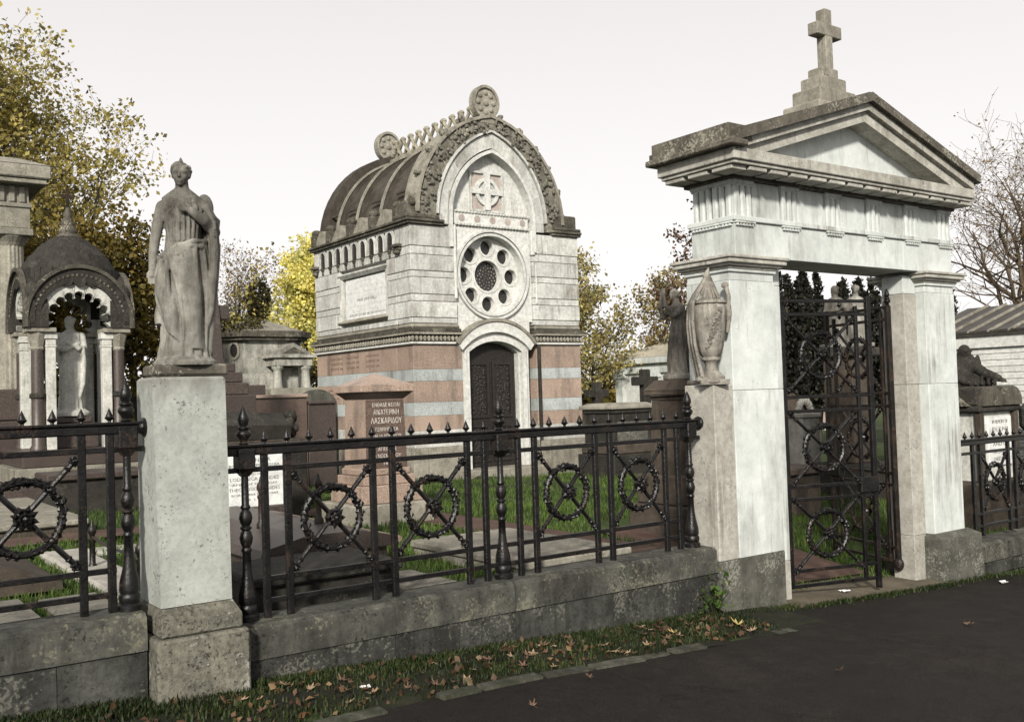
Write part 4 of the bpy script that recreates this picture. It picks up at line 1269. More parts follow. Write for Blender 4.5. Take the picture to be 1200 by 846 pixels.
part('arch_jamb', MB().strip([(CX + .86, 4.30), (CX + .86, SP0)], [(CX + 1.03, 4.30), (CX + 1.03, SP0)], MY0 - .012, MY0 + .3), M['ashlar'], ms)
hood = pointed(1.08, 1.445, 12, CX, SP0)
part('arch_hood', MB().strip(hood, pointed(1.045, 1.406, 12, CX, SP0), MY0 - .055, MY0 + .3), M['ashlar'], ms)
tymp = [(CX - .80, 4.25)] + inner + [(CX + .80, 4.25)]
YTY = MY0 + .14
part('tympanum', MB().prism(tymp, YTY, YTY + .15), M['trim'], ms)
gb = part('gable_band', MB().strip(outr, hood, MY0 - .02, MY0 + .34), M['gable'], ms)
for s in (-1, 1):
    xs_ = [CX + s * 1.40, CX + s * 1.075]
    part('gable_foot', MB().box(min(xs_), max(xs_), MY0 - .02, MY0 + .34, 4.31, SP0), M['gable'], ms)
edge0 = pointed(1.44, 1.69, 12, CX, SP0)
part('gable_coping', MB().strip(edge0, outr, MY0 - .06, MY0 + .36), M['rib'], ms)
cm = MB()
rk = random.Random(4)
band_pts = pointed(1.235, 1.54, 30, CX, SP0)
for i, (x, z) in enumerate(band_pts):             # undercut foliage carved along the gable
    for k in range(9 if i % 6 in (2, 3) else 1):
        cm.ball((x + rk.uniform(-.13, .13), MY0 - .03 - rk.uniform(0, .03), z + rk.uniform(-.11, .11)), (rk.uniform(.015, .045), .022, rk.uniform(.015, .045)), 7, 5)
stuff(part('carved_foliage', cm, M['gable'], ms))
for s, t in ((0, i) for i in range(3, 60, 5)):
    pp = pointed(1.47, 1.72, 30, CX, SP0)
    x, z = pp[t]
    if abs(x - CX) > .2:
        ck = MB()
        for k in range(6):
            ck.ball((x + rk.uniform(-.035, .035), MY0 + .05 + rk.uniform(-.06, .06), z + rk.uniform(-.03, .04)), rk.uniform(.03, .05), 7, 5)
        part('crocket', ck, M['gable'], ms)
# cross panel in the tympanum
cz, cxx = 4.905, 9.105
part('panel_back', MB().box(cxx - .30, cxx + .30, YTY - .004, YTY + .02, cz - .31, cz + .31), M['palepink'], ms)
q = MB().strip([(cxx - .33, cz - .33), (cxx + .33, cz - .33), (cxx + .33, cz + .33), (cxx - .33, cz + .33), (cxx - .33, cz - .33)],
               [(cxx - .295, cz - .295), (cxx + .295, cz - .295), (cxx + .295, cz + .295), (cxx - .295, cz + .295), (cxx - .295, cz - .295)], YTY - .04, YTY + .01)
part('panel_border', q, M['ashlar'], ms)
part('inlay_disc', MB().prism([(cxx + .19 * math.cos(2 * math.pi * i / 32), cz + .19 * math.sin(2 * math.pi * i / 32)) for i in range(32)], YTY - .012, YTY), M['grey'], ms)
q = MB()
q.strip([(cxx + .23 * math.cos(t), cz + .23 * math.sin(t)) for t in [2 * math.pi * i / 40 for i in range(41)]], [(cxx + .175 * math.cos(t), cz + .175 * math.sin(t)) for t in [2 * math.pi * i / 40 for i in range(41)]], YTY - .05, YTY)
q.box(cxx - .055, cxx + .055, YTY - .062, YTY - .002, cz - .30, cz + .30)
q.box(cxx - .30, cxx - .056, YTY - .0615, YTY - .002, cz - .045, cz + .045)
q.box(cxx + .056, cxx + .30, YTY - .0615, YTY - .002, cz - .045, cz + .045)
part('cross_relief', q, M['trim'], ms)
# band with inlaid discs
part('disc_band', MB().box(8.40, 9.86, YB - .02, YB + .2, 4.345, 4.515, .003), M['trim'], ms)
for z in (4.325, 4.53):
    x = 8.41
    dn = MB()
    while x < 9.85:
        dn.box(x, x + .045, YB - .05, YB + .0, z - .018, z + .018, .008)
        x += .062
    stuff(part('billet_row', dn, M['ashlar'], ms))
for i in range(5):
    c = 8.545 + .30 * i
    part('inlay_disc', MB().prism([(c + .058 * math.cos(2 * math.pi * k / 18), 4.43 + .058 * math.sin(2 * math.pi * k / 18)) for k in range(18)], YB - .026, YB - .01), M['palepink'], ms)
# pipe and slim shafts beside the bay
part('arch_shaft', MB().box(8.355, 8.405, MY0 - .035, MY0 + .1, 3.13, 4.30, .015), M['trim'], ms)
part('arch_shaft', MB().box(9.875, 9.955, MY0 - .035, MY0 + .1, 3.90, 4.30, .015), M['trim'], ms)
part('arch_shaft', MB().box(9.96, 9.985, MY0 - .02, MY0 + .1, 3.1, 3.75, .008), M['trim'], ms)
part('rain_pipe', MB().tube((9.955, MY0 - .04, .45), (9.955, MY0 - .04, 2.42), .03, n=8), M['darkstone'], ms)
# vaulted roof with ribs
vt = pointed(1.32, 1.50, 14, CX, 4.36)
n = len(vt)
for k, (ya, yb) in enumerate(((13.30, 14.17), (14.17, 15.02), (15.02, 15.75), (15.75, 16.30))):
    inn = pointed(1.22, 1.40, 14, CX, 4.36)
    part('roof_panel', MB().strip(vt, inn, ya + .004, yb - .004), M['roof'], ms, True)
    lo = (1 - .16 * 0)
    part('roof_ledge', MB().box(CX - 1.335, CX - 1.30, ya + .1, ya + .42, 4.86, 4.885).xf(Matrix.Identity(4)), M['roof'], ms)
for yy in (14.17, 15.02, 15.75):
    a = pointed(1.40, 1.585, 14, CX, 4.36)
    part('roof_rib', MB().strip(a, vt, yy - .035, yy + .012), M['roof'], ms, True)
    b = pointed(1.435, 1.62, 14, CX, 4.36)
    part('rib_edge', MB().strip(b, a, yy - .05, yy - .012), M['rib'], ms, True)
part('back_gable', MB().strip(edge0, pointed(1.0, 1.2, 12, CX, SP0), MY1 - .28, MY1 + .02), M['roof'], ms)
part('back_wall', MB().prism([(CX - 1.3, 4.2)] + pointed(1.15, 1.38, 12, CX, SP0) + [(CX + 1.3, 4.2)], MY1 - .2, MY1 - .1), M['ashlar'], ms)
# stepped gablets and antefixes along the left eave
for k, yy in enumerate((13.72, 14.52, 15.32, 16.02)):
    q = MB().prism([(yy - .30, 4.346), (yy + .30, 4.346), (yy + .05, 4.60), (yy - .05, 4.60)], MX0 - .02, MX0 + .22, 'x')
    part('gablet', q, M['rib'], ms)
for k, yy in enumerate((13.32, 14.12, 14.92, 15.70, 16.30)):
    q = MB().box(MX0 - .06, MX0 + .2, yy - .075, yy + .075, 4.346, 4.56, .02).ball((MX0 + .03, yy, 4.60), (.10, .09, .07), 8, 6)
    part('antefix', q, M['carved'], ms)
q = MB().box(MX0 - .09, 8.1, MY0 - .05, MY0 + .40, 4.346, 4.42, .02).frustum((MX0 - .05, 8.05, MY0 - .02, MY0 + .36), 4.42, (MX0 + .02, MX0 + .25, MY0 + .05, MY0 + .3), 4.62)
for k in range(14):
    q.ball((MX0 + rk.uniform(.0, .25), MY0 + rk.uniform(0, .3), 4.60 + rk.uniform(-.02, .06)), rk.uniform(.04, .07), 6, 5)
part('corner_acroterion', q, M['carved'], ms)
part('shoulder_block', MB().box(10.32, MX1 - .02, MY0 - .03, MY0 + .42, 4.346, 4.62, .02).box(10.36, 10.93, MY0 - .08, MY0 + .42, 4.346, 4.40, .02), M['carved'], ms)
# ridge cresting and disc finials
for yy in (MY0 + .05, MY1 - .12):
    q = MB()
    n = 28
    for a0 in range(n):
        t0, t1 = 2 * math.pi * a0 / n, 2 * math.pi * (a0 + 1) / n
        P = lambda r, t: (CX - .06 + r * 1.0 * math.cos(t), 6.345 + r * 1.1 * math.sin(t))
        q.prism([P(.215, t0), P(.255, t0), P(.255, t1), P(.215, t1)], yy - .07, yy + .07)
    q.prism([(CX - .06 + .23 * math.cos(2 * math.pi * i / n), 6.345 + .25 * math.sin(2 * math.pi * i / n)) for i in range(n)], yy - .035, yy + .035)
    for s in (-1, 1):
        for k in range(8):
            t = 2 * math.pi * k / 8
            q.ball((CX - .06 + .15 * math.cos(t), yy + s * .04, 6.345 + .16 * math.sin(t)), (.045, .03, .045), 8, 6)
        q.ball((CX - .06, yy + s * .04, 6.345), (.06, .035, .06), 8, 6)
    q.box(CX - .2, CX + .1, yy - .08, yy + .09, 5.98, 6.12, .02)
    part('disc_finial', q, M['rib'], ms)
part('ridge_beam', MB().box(CX - .10, CX + .06, 13.2, 16.2, 5.84, 6.06), M['crestdark'], ms)
q = MB()
yy = 13.32
while yy < 16.05:                                  # pierced cresting of linked rings
    q.path([(CX - .03, yy - .13, 6.05), (CX - .03, yy - .02, 6.16), (CX - .03, yy + .09, 6.30), (CX - .03, yy + .12, 6.37)], [.038, .032, .034, .04], 6)
    q.path([(CX - .03, yy + .13, 6.05), (CX - .03, yy + .02, 6.16), (CX - .03, yy - .09, 6.30), (CX - .03, yy - .12, 6.37)], [.038, .032, .034, .04], 6)
    q.ball((CX - .03, yy, 6.165), (.055, .05, .045), 8, 6)
    q.ball((CX - .03, yy + .14, 6.37), (.055, .075, .05), 8, 6)
    yy += .28
part('ridge_cresting', q, M['crestdark'], ms)
# ------------------------------------------------------------------ tombs inside the railings
def slab_tomb(name, label, cat, x0, x1, y0, y1, top, mat, base=None, lip=.05, bev=.012):
    t = thing(name, label, cat, ((x0 + x1) / 2, (y0 + y1) / 2, gz((x0 + x1) / 2, (y0 + y1) / 2)))
    part('slab', MB().box(x0, x1, y0, y1, top - .055, top, bev), M[mat], t)
    part('kerb', MB().box(x0 + lip, x1 - lip, y0 + lip, y1 - lip, top - .5, top - .057, .006), M[base or mat], t)
    return t
# pink granite pedestal with Greek lettering
gp = thing('granite_pedestal', 'pink granite pedestal with white Greek lettering in front of the mausoleum', 'pedestal', (4.52, 8.48, .4))
cx, cy = 4.515, 8.48
def cbox(h, z0, z1, b=.005):
    return MB().box(cx - h, cx + h, cy - h, cy + h, z0, z1, b)
part('base_block', MB().box(cx - .40, cx + .40, cy - .40, cy + .40, .15, .632, .012), M['rib'], gp)
part('step', cbox(.325, .634, .80, .006), M['pink'], gp)
part('step', cbox(.275, .802, .885, .006), M['pink'], gp)
part('step', cbox(.245, .887, .95, .01), M['pink'], gp)
part('shaft', MB().frustum((cx - .222, cx + .222, cy - .222, cy + .222), .95, (cx - .205, cx + .205, cy - .205, cy + .205), 1.60), M['pink'], gp)
pfc = part('polished_face', MB().hexa([(cx - .219, cy - .2245, .952), (cx + .219, cy - .2245, .952), (cx + .219, cy - .2, .952), (cx - .219, cy - .2, .952),
     (cx - .203, cy - .2075, 1.598), (cx + .203, cy - .2075, 1.598), (cx + .203, cy - .18, 1.598), (cx - .203, cy - .18, 1.598)]), M['brownface'], gp)
q = MB().frustum((cx - .205, cx + .205, cy - .205, cy + .205), 1.601, (cx - .275, cx + .275, cy - .275, cy + .275), 1.67)
part('cornice', q, M['pinkdark'], gp)
q = MB().box(cx - .285, cx + .285, cy - .285, cy + .285, 1.671, 1.735, .004)
q.frustum((cx - .283, cx + .283, cy - .283, cy + .283), 1.735, (cx - .02, cx + .02, cy - .02, cy + .02), 1.845)
part('capstone', q, M['pink'], gp)
for tx, z, s, w in (('ΕΝΘΑΔΕ ΚΕΙΤΑΙ', 1.545, .05, .29), ('ΑΙΚΑΤΕΡΙΝΗ', 1.475, .068, .27), ('ΛΑΣΚΑΡΙΔΟΥ', 1.395, .075, .33), ('ΓΕΝΝΗΘΕΙΣΑ', 1.315, .05, .24),
                    ('ΤΗ 10 ΑΠΡΙΛΙΟΥ', 1.25, .05, .31), ('1828', 1.19, .05, .10), ('ΑΠΕΘΑΝΕ', 1.13, .05, .2), ('8 ΝΟΕΜΒΡΙΟΥ', 1.065, .05, .28), ('1874', 1.0, .05, .10)):
    k = (1.60 - z) / .65
    lettering(tx, s, (cx + .012, cy - .2075 - .017 * k - .0015, z), (math.pi / 2 - .026, 0, 0), M['lettering_white'], pfc, w)
slab_tomb('ledger_slab', 'plain flat stone ledger slab in the grass beside the red path', 'grave slab', 3.74, 4.66, 5.06, 6.52, .535, 'slab', lip=.02)
# brown granite ledger behind the railings with its white tablet
lt = thing('ledger_tomb', 'low brown granite coped tomb just behind the railings near the statue pillar', 'tomb', (2.85, 7.1, .4))
part('kerb', MB().box(2.42, 3.30, 6.06, 8.2, .2, .60, .01), M['pinkdark'], lt)
q = MB()
q.prism([(2.36, .602), (3.36, .602), (3.34, .665), (3.05, .73), (2.68, .73), (2.38, .665)], 6.0, 8.25)
part('coped_lid', q, M['pinkdark'], lt)
part('roll_moulding', MB().tube((3.36, 6.0, .64), (3.36, 8.25, .64), .022, n=8), M['pink'], lt)
bx = thing('box_tomb', 'black granite box tomb low behind the first railing panel', 'tomb', (2.45, 5.5, .4))
part('box', MB().box(2.02, 2.86, 5.18, 5.78, .3, .60, .01), M['darkstone'], bx)
part('lid', MB().box(1.98, 2.90, 5.13, 5.82, .602, .655, .012), M['darkstone'], bx)
slab_tomb('grave_kerb', 'pale worn grave kerb beside the black box tomb', 'grave kerb', 2.95, 3.30, 5.1, 5.75, .47, 'slab')
wt_ = thing('marble_tablet', 'white marble tablet with dark lettering standing behind the railings', 'tablet', (3.24, 8.35, .62))
tbl = part('tablet', MB().box(2.97, 3.50, 8.31, 8.38, .70, 1.20, .006), M['marble'], wt_)
part('tablet_foot', MB().box(2.93, 3.54, 8.27, 8.44, .62, .70, .008), M['pinkdark'], wt_)
for tx, z, s, w in (('SACRED TO THE MEMORY OF', 1.165, .03, .44), ('ALEXANDRA', 1.105, .05, .30), ('BORN IN CEPHALONIA', 1.06, .034, .46), ('ON 5TH MARCH 1841', 1.02, .03, .40), ('AND OF', .985, .026, .14),
                    ('LODOGICA IONIDES', .945, .042, .44), ('AND OF HER SON', .90, .028, .40), ('THEODOSIOS IONIDES', .855, .042, .46), ('BORN 1868 DIED 1889', .81, .028, .42), ('R. I. P.', .765, .03, .12)):
    lettering(tx, s, (3.235, 8.3085, z), (math.pi / 2, 0, 0), M['lettering_dark'], tbl, w)
# short iron posts of the grave plots
pm = MB().lathe([(.035, 0), (.035, .03), (.022, .05), (.02, .2), (.026, .21), (.026, .225), (.016, .235), (.018, .25), (.030, .275), (.028, .30), (.014, .32), (.012, .335), (.003, .36)], (0, 0, 0), 10)
PMm = shared('iron_post', pm, M['ironbrown'], True)
for x, y, z, lb in ((2.62, 6.62, .73, 'short dark iron grave post on the brown tomb in front of the marble tablet'), (3.02, 6.55, .73, 'short dark iron grave post at the right end of the marble tablet'),
                    (1.72, 7.55, .44, 'short iron bollard on the tan kerb left of the statue pillar'), (1.71, 6.3, .44, 'nearer iron bollard on the tan kerb close to the statue pillar')):
    o = inst('grave_post', PMm, None, (x, y, z))
    tag(o, lb, 'bollard', 'iron posts round the graves')
tag(part('chain_rail', MB().path([(1.72, 7.55, .68), (1.715, 7.0, .655), (1.71, 6.3, .68)], .01, 6), M['ironbrown'], org=(1.715, 6.9, .66)), 'thin iron rail strung between the two bollards', 'rail')
# coffin-shaped tomb
cf = thing('coffin_tomb', 'black coffin shaped stone tomb on a raised plinth left of the granite pedestal', 'tomb', (3.6, 9.35, .4))
part('plinth', MB().box(3.1, 4.1, 9.12, 9.62, .2, 1.18, .015), M['darkstone'], cf)
part('plinth_cap', MB().box(3.04, 4.16, 9.06, 9.68, 1.182, 1.245, .012), M['brownstone'], cf)
q = MB()
for (xa, xb, ka, kb) in ((2.9, 3.95, 1.0, .78),):
    def sec(x, k):
        return [(x, 9.37 - .25 * k, 1.25), (x, 9.37 - .29 * k, 1.25 + .16 * k), (x, 9.37, 1.25 + .31 * k), (x, 9.37 + .29 * k, 1.25 + .16 * k), (x, 9.37 + .25 * k, 1.25)]
    a, b = sec(xa, ka), sec(xb, kb)
    q.add(a + b, [(4, 3, 2, 1, 0), (5, 6, 7, 8, 9)] + [(i, (i + 1) % 5, (i + 1) % 5 + 5, i + 5) for i in range(5)])
part('coffin', q, M['darkstone'], cf)
q = MB()
r6 = random.Random(3)
for k in range(26):
    a = r6.uniform(0, 6.28)
    rr = r6.uniform(.03, .12)
    q.ball((4.0 + r6.uniform(-.03, .06), 9.35 + rr * math.cos(a), 1.40 + rr * math.sin(a)), r6.uniform(.03, .05), 7, 5)
q.box(3.93, 4.02, 9.20, 9.54, 1.25, 1.45, .03)
part('carved_end', q, M['darkstone'], cf, True)
# tomb chest right of the mausoleum
tc_ = thing('chest_tomb', 'dark stone chest tomb with pale lid at the right corner of the mausoleum', 'tomb', (10.95, 12.1, .3))
part('base', MB().box(10.42, 11.50, 11.66, 12.56, .1, .60, .015), M['darkstone'], tc_)
part('base', MB().box(10.46, 11.42, 11.71, 12.52, .602, .76, .02), M['brownstone'], tc_)
part('chest', MB().box(10.52, 11.34, 11.77, 12.48, .762, 1.25, .008), M['darkstone'], tc_)
part('panel', MB().box(10.60, 11.26, 11.755, 11.80, .80, 1.12, .006), M['grime'], tc_)
part('frieze', MB().box(10.49, 11.37, 11.74, 12.5, 1.252, 1.32, .015), M['darkstone'], tc_)
part('lid', MB().box(10.45, 11.41, 11.70, 12.54, 1.322, 1.375, .01).frustum((10.46, 11.40, 11.71, 12.53), 1.375, (10.56, 11.30, 11.81, 12.43), 1.42), M['slab'], tc_)
for j in range(4):
    lettering(('IN LOVING MEMORY', 'OF CONSTANTINE', 'BORN 1809', 'DIED 1872')[j], .05, (10.95, 11.7535, 1.07 - .075 * j), (math.pi / 2, 0, 0), M['lettering_dark'], tc_, .42)
# pedestal of the mourning figure
mp = thing('mourner_pedestal', 'dark brown stepped stone pedestal carrying the praying figure', 'pedestal', (6.90, 6.78, .35))
part('step', MB().box(6.54, 7.26, 6.42, 7.14, -.1, .52, .015), M['brownstone'], mp)
part('step', MB().box(6.60, 7.20, 6.48, 7.08, .522, .80, .015), M['brownstone'], mp)
part('die', MB().frustum((6.70, 7.10, 6.58, 6.98), .80, (6.725, 7.075, 6.605, 6.955), 1.50), M['brownstone'], mp)
q = MB().box(6.71, 7.09, 6.59, 6.97, 1.502, 1.545, .01).box(6.665, 7.135, 6.545, 7.015, 1.547, 1.60, .012)
q.frustum((6.665, 7.135, 6.545, 7.015), 1.60, (6.75, 7.05, 6.63, 6.93), 1.70)
part('capstone', q, M['brownstone'], mp)
# pale family vault far behind
wm = thing('white_vault', 'pale stone vault with flat hipped roof behind the praying figure', 'vault', (26.1, 24.1, .0))
VX, VY = 23.6, 22.2
part('wall', MB().box(VX, VX + 5, VY, VY + 3.9, -.8, 2.2), M['trim'], wm)
part('entablature', MB().box(VX - .1, VX + 5.1, VY - .1, VY + 4.0, 2.202, 2.52, .01), M['gate'], wm)
part('cornice', MB().box(VX - .25, VX + 5.25, VY - .25, VY + 4.15, 2.522, 2.74, .02), M['gate'], wm)
part('roof', MB().frustum((VX - .25, VX + 5.25, VY - .25, VY + 4.15), 2.742, (VX + 1.4, VX + 3.6, VY + 1.3, VY + 2.7), 3.35), M['crest'], wm)
for y in (VY + .02, VY + 1.75, VY + 3.5):
    part('pilaster', MB().box(VX - .12, VX, y, y + .38, -.8, 2.05, .01).box(VX - .17, VX, y - .06, y + .44, 2.05, 2.2, .01), M['gate'], wm)
for x in (VX + .1, VX + 1.6, VX + 3.2):
    part('pilaster', MB().box(x, x + .38, VY - .12, VY, -.8, 2.05, .01), M['gate'], wm)
part('doorway', MB().box(VX + 2.1, VX + 3.0, VY - .05, VY + .02, -.6, 1.7), M['void'], wm)
def stone_cross(label, x, y, z0, h, arm, w, mat, armz=.72, rot=0, base=True):
    t = thing('stone_cross', label, 'cross', (x, y, z0))
    part('shaft', MB().box(x - w / 2, x + w / 2, y - w / 2, y + w / 2, z0, z0 + h, w * .1), M[mat], t)
    part('arm', MB().box(x - arm, x - w / 2 - .001, y - w * .48, y + w * .48, z0 + h * armz - w / 2, z0 + h * armz + w / 2, w * .1), M[mat], t)
    part('arm', MB().box(x + w / 2 + .001, x + arm, y - w * .48, y + w * .48, z0 + h * armz - w / 2, z0 + h * armz + w / 2, w * .1), M[mat], t)
    if base:
        for k in range(3):
            part('step', MB().box(x - w * (1.2 + .6 * (2 - k)), x + w * (1.2 + .6 * (2 - k)), y - w * (1.2 + .6 * (2 - k)), y + w * (1.2 + .6 * (2 - k)), z0 - .12 * (3 - k), z0 - .12 * (2 - k) - .002, .01), M[mat], t)
    t.rotation_euler.z = rot
    return t
stone_cross('dark stone cross standing before the pale vault', 13.37, 14, 1.0, 1.02, .30, .17, 'darkstone', .78)
q = stone_cross('small dark cross between the mausoleum and the pale vault', 15.6, 18, .75, 1.1, .32, .2, 'darkstone', .75)
# granite cross and its wall left of the statue
gc = thing('granite_cross', 'brown pink granite cross on stepped base behind the robed statue', 'cross', (3.79, 11.1, .4))
part('shaft', MB().frustum((3.66, 3.94, 10.98, 11.26), 2.06, (3.69, 3.89, 11.01, 11.23), 3.02), M['pinkdark'], gc)
part('arm', MB().box(3.89, 4.04, 11.03, 11.21, 2.57, 2.73, .008), M['pinkdark'], gc)
part('arm', MB().box(3.54, 3.688, 11.03, 11.21, 2.57, 2.73, .008), M['pinkdark'], gc)
for z0, z1, h in ((1.96, 2.06, .25), (1.84, 1.958, .31), (1.70, 1.838, .36), (1.2, 1.698, .42), (.2, 1.198, .50)):
    part('step', MB().box(3.79 - h, 3.79 + h, 11.12 - h, 11.12 + h, z0, z1, .012), M['pinkdark'], gc)
gwll = thing('granite_wall', 'low brown granite tomb wall with name panels before the little temple tomb', 'wall', (5.3, 13.2, .4))
for a, b, z, m_ in ((4.2, 4.86, 1.62, 'brownface'), (4.87, 5.02, 1.60, 'pinkdark'), (5.03, 5.86, 1.66, 'brownface'), (5.87, 6.3, 1.56, 'pinkdark')):
    part('wall_panel', MB().box(a, b, 13.0, 13.3, .2, z, .01), M[m_], gwll)
    part('panel_cap', MB().box(a - .0, b + .0, 12.96, 13.34, z + .002, z + .05, .01), M['pink' if m_ == 'brownface' else 'pinkdark'], gwll)
part('upper_wall', MB().box(4.4, 5.45, 13.5, 13.8, .2, 1.86, .01), M['pinkdark'], gwll)
hs = thing('round_headstone', 'grey rounded headstone leaning by the left side of the mausoleum', 'headstone', (6.25, 13.6, .4))
part('stone', MB().prism([(6.0, .2), (6.62, .2), (6.62, 1.5)] + [(6.31 + .31 * math.cos(t), 1.5 + .28 * math.sin(t)) for t in [math.pi * i / 10 for i in range(1, 10)]] + [(6.0, 1.5)], 13.6, 13.74), M['grime'], hs)
part('foot', MB().box(5.95, 6.67, 13.5, 13.84, .2, .50, .01), M['grime'], hs)
# little temple tomb with porch
sx, sy = 9.82, 24.0
sm = thing('temple_tomb', 'small eight sided stone tomb with pedimented porch and weeds on its roof', 'mausoleum', (sx, sy + 1.2, .4))
def octo(w, d, c, cy_):
    return [(sx - w + c, cy_ - d), (sx + w - c, cy_ - d), (sx + w, cy_ - d + c), (sx + w, cy_ + d - c), (sx + w - c, cy_ + d), (sx - w + c, cy_ + d), (sx - w, cy_ + d - c), (sx - w, cy_ - d + c)]
oy = sy + 1.1
part('lower_wall', MB().prism(octo(1.15, 1.15, .45, oy), .2, 1.95, 'z'), M['slab'], sm)
for z0, z1 in ((1.952, 2.35), (2.352, 2.75), (2.752, 3.2)):
    part('wall_course', MB().prism(octo(1.06, 1.06, .42, oy), z0, z1, 'z'), M['tombwall'], sm)
part('cornice', MB().prism(octo(1.22, 1.22, .5, oy), 3.202, 3.28, 'z').prism(octo(1.30, 1.30, .52, oy), 3.28, 3.43, 'z'), M['carved'], sm)
a, b = octo(1.24, 1.24, .5, oy), octo(.12, .12, .05, oy)
q = MB().add([(x, y, 3.432) for x, y in a] + [(x, y, 3.86) for x, y in b], [tuple(range(7, -1, -1)), tuple(range(8, 16))] + [(i, (i + 1) % 8, (i + 1) % 8 + 8, i + 8) for i in range(8)])
part('roof', q, M['rib'], sm)
part('finial', MB().lathe([(.10, 3.86), (.14, 3.9), (.08, 3.98), (.12, 4.06), (.05, 4.2), (.01, 4.36)], (sx, oy, 0), 10), M['carved'], sm)
ov = MB().strip([(9.17 + .16 * math.cos(t), 2.94 + .24 * math.sin(t)) for t in [2 * math.pi * i / 24 for i in range(25)]], [(9.17 + .10 * math.cos(t), 2.94 + .17 * math.sin(t)) for t in [2 * math.pi * i / 24 for i in range(25)]], 23.93, 24.2)
rotm = Matrix.Translation((9.0, 24.26, 0)) @ Matrix.Rotation(R(-45), 4, 'Z') @ Matrix.Translation((-9.17, -24.0, 0))
part('oval_window', ov.xf(rotm), M['slab'], sm)
part('oval_opening', MB().prism([(9.17 + .11 * math.cos(2 * math.pi * i / 20), 2.94 + .18 * math.sin(2 * math.pi * i / 20)) for i in range(20)], 23.97, 24.1).xf(rotm), M['void'], sm)
px0, px1 = 9.68, 10.80
pc = (px0 + px1) / 2
part('pediment', MB().prism([(px0, 2.79), (px1, 2.79), (pc, 3.10)], 23.45, 24.1), M['tombwall'], sm)
part('pediment_recess', MB().prism([(pc - .3, 2.835), (pc + .3, 2.835), (pc, 3.0)], 23.442, 23.46), M['carved'], sm)
part('porch_cornice', MB().box(px0 - .06, px1 + .06, 23.4, 24.1, 2.72, 2.788, .01), M['tombwall'], sm)
part('porch_lintel', MB().box(px0 + .04, px1 - .04, 23.48, 24.1, 2.52, 2.718, .01), M['tombwall'], sm)
for x in (px0 + .18, px1 - .18):
    part('column', MB().lathe([(.13, 1.96), (.13, 2.0), (.115, 2.03), (.105, 2.40), (.13, 2.43), (.15, 2.46), (.15, 2.518)], (x, 23.62, 0), 14), M['tombwall'], sm, True)
part('porch_door', MB().box(pc - .3, pc + .3, 23.9, 24.0, 1.96, 2.5), M['tombwall'], sm)
part('porch_floor', MB().box(px0 - .1, px1 + .1, 23.35, 24.1, 1.2, 1.955, .01), M['slab'], sm)

# ------------------------------------------------------------------ domed shrine at the left
shx, shy, hw = 3.15, 14.95, .60
sh = thing('domed_shrine', 'domed stone canopy shrine on pink granite columns sheltering a pale figure', 'shrine', (shx, shy, .4))
for h, z0, z1, m_ in ((1.02, .2, .62, 'pinkdark'), (.86, .622, .84, 'slab'), (.76, .842, 1.06, 'pinkdark')):
    part('step', MB().box(shx - h, shx + h, shy - h, shy + h, z0, z1, .012), M[m_], sh)
for sx_ in (-1, 1):
    for sy_ in (-1, 1):
        c = (shx + sx_ * (hw - .08), shy + sy_ * (hw - .08))
        q = MB().lathe([(.105, 1.062), (.105, 1.10), (.085, 1.13), (.08, 1.75)], (c[0], c[1], 0), 14)
        q.lathe([(.08, 1.83), (.077, 2.40)], (c[0], c[1], 0), 14)
        part('column_shaft', q, M['pinkdark'], sh, True)
        part('shaft_ring', MB().lathe([(.08, 1.75), (.105, 1.765), (.105, 1.815), (.08, 1.83)], (c[0], c[1], 0), 14), M['darkstone'], sh, True)
        part('column_capital', MB().lathe([(.08, 2.40), (.095, 2.42), (.085, 2.45), (.12, 2.60), (.125, 2.64)], (c[0], c[1], 0), 8), M['rib'], sh)
        for (ax_, ay_) in ((-sx_ * .16, 0), (0, -sy_ * .16)):
            x, y = c[0] + ax_, c[1] + ay_
            part('pilaster', MB().box(x - .062, x + .062, y - .062, y + .062, 1.062, 2.44, .006).box(x - .07, x + .07, y - .07, y + .07, 2.442, 2.47, .004)
                 .box(x - .064, x + .064, y - .064, y + .064, 2.472, 2.55, .004).box(x - .085, x + .085, y - .085, y + .085, 2.552, 2.64, .006), M['statuewhite'], sh)
part('impost', MB().box(shx - hw - .06, shx - hw + .30, shy - hw - .06, shy - hw + .30, 2.642, 2.70, .006).box(shx + hw - .30, shx + hw + .06, shy - hw - .06, shy - hw + .30, 2.642, 2.70, .006)
     .box(shx - hw - .06, shx - hw + .30, shy + hw - .30, shy + hw + .06, 2.642, 2.70, .006).box(shx + hw - .30, shx + hw + .06, shy + hw - .30, shy + hw + .06, 2.642, 2.70, .006), M['rib'], sh)
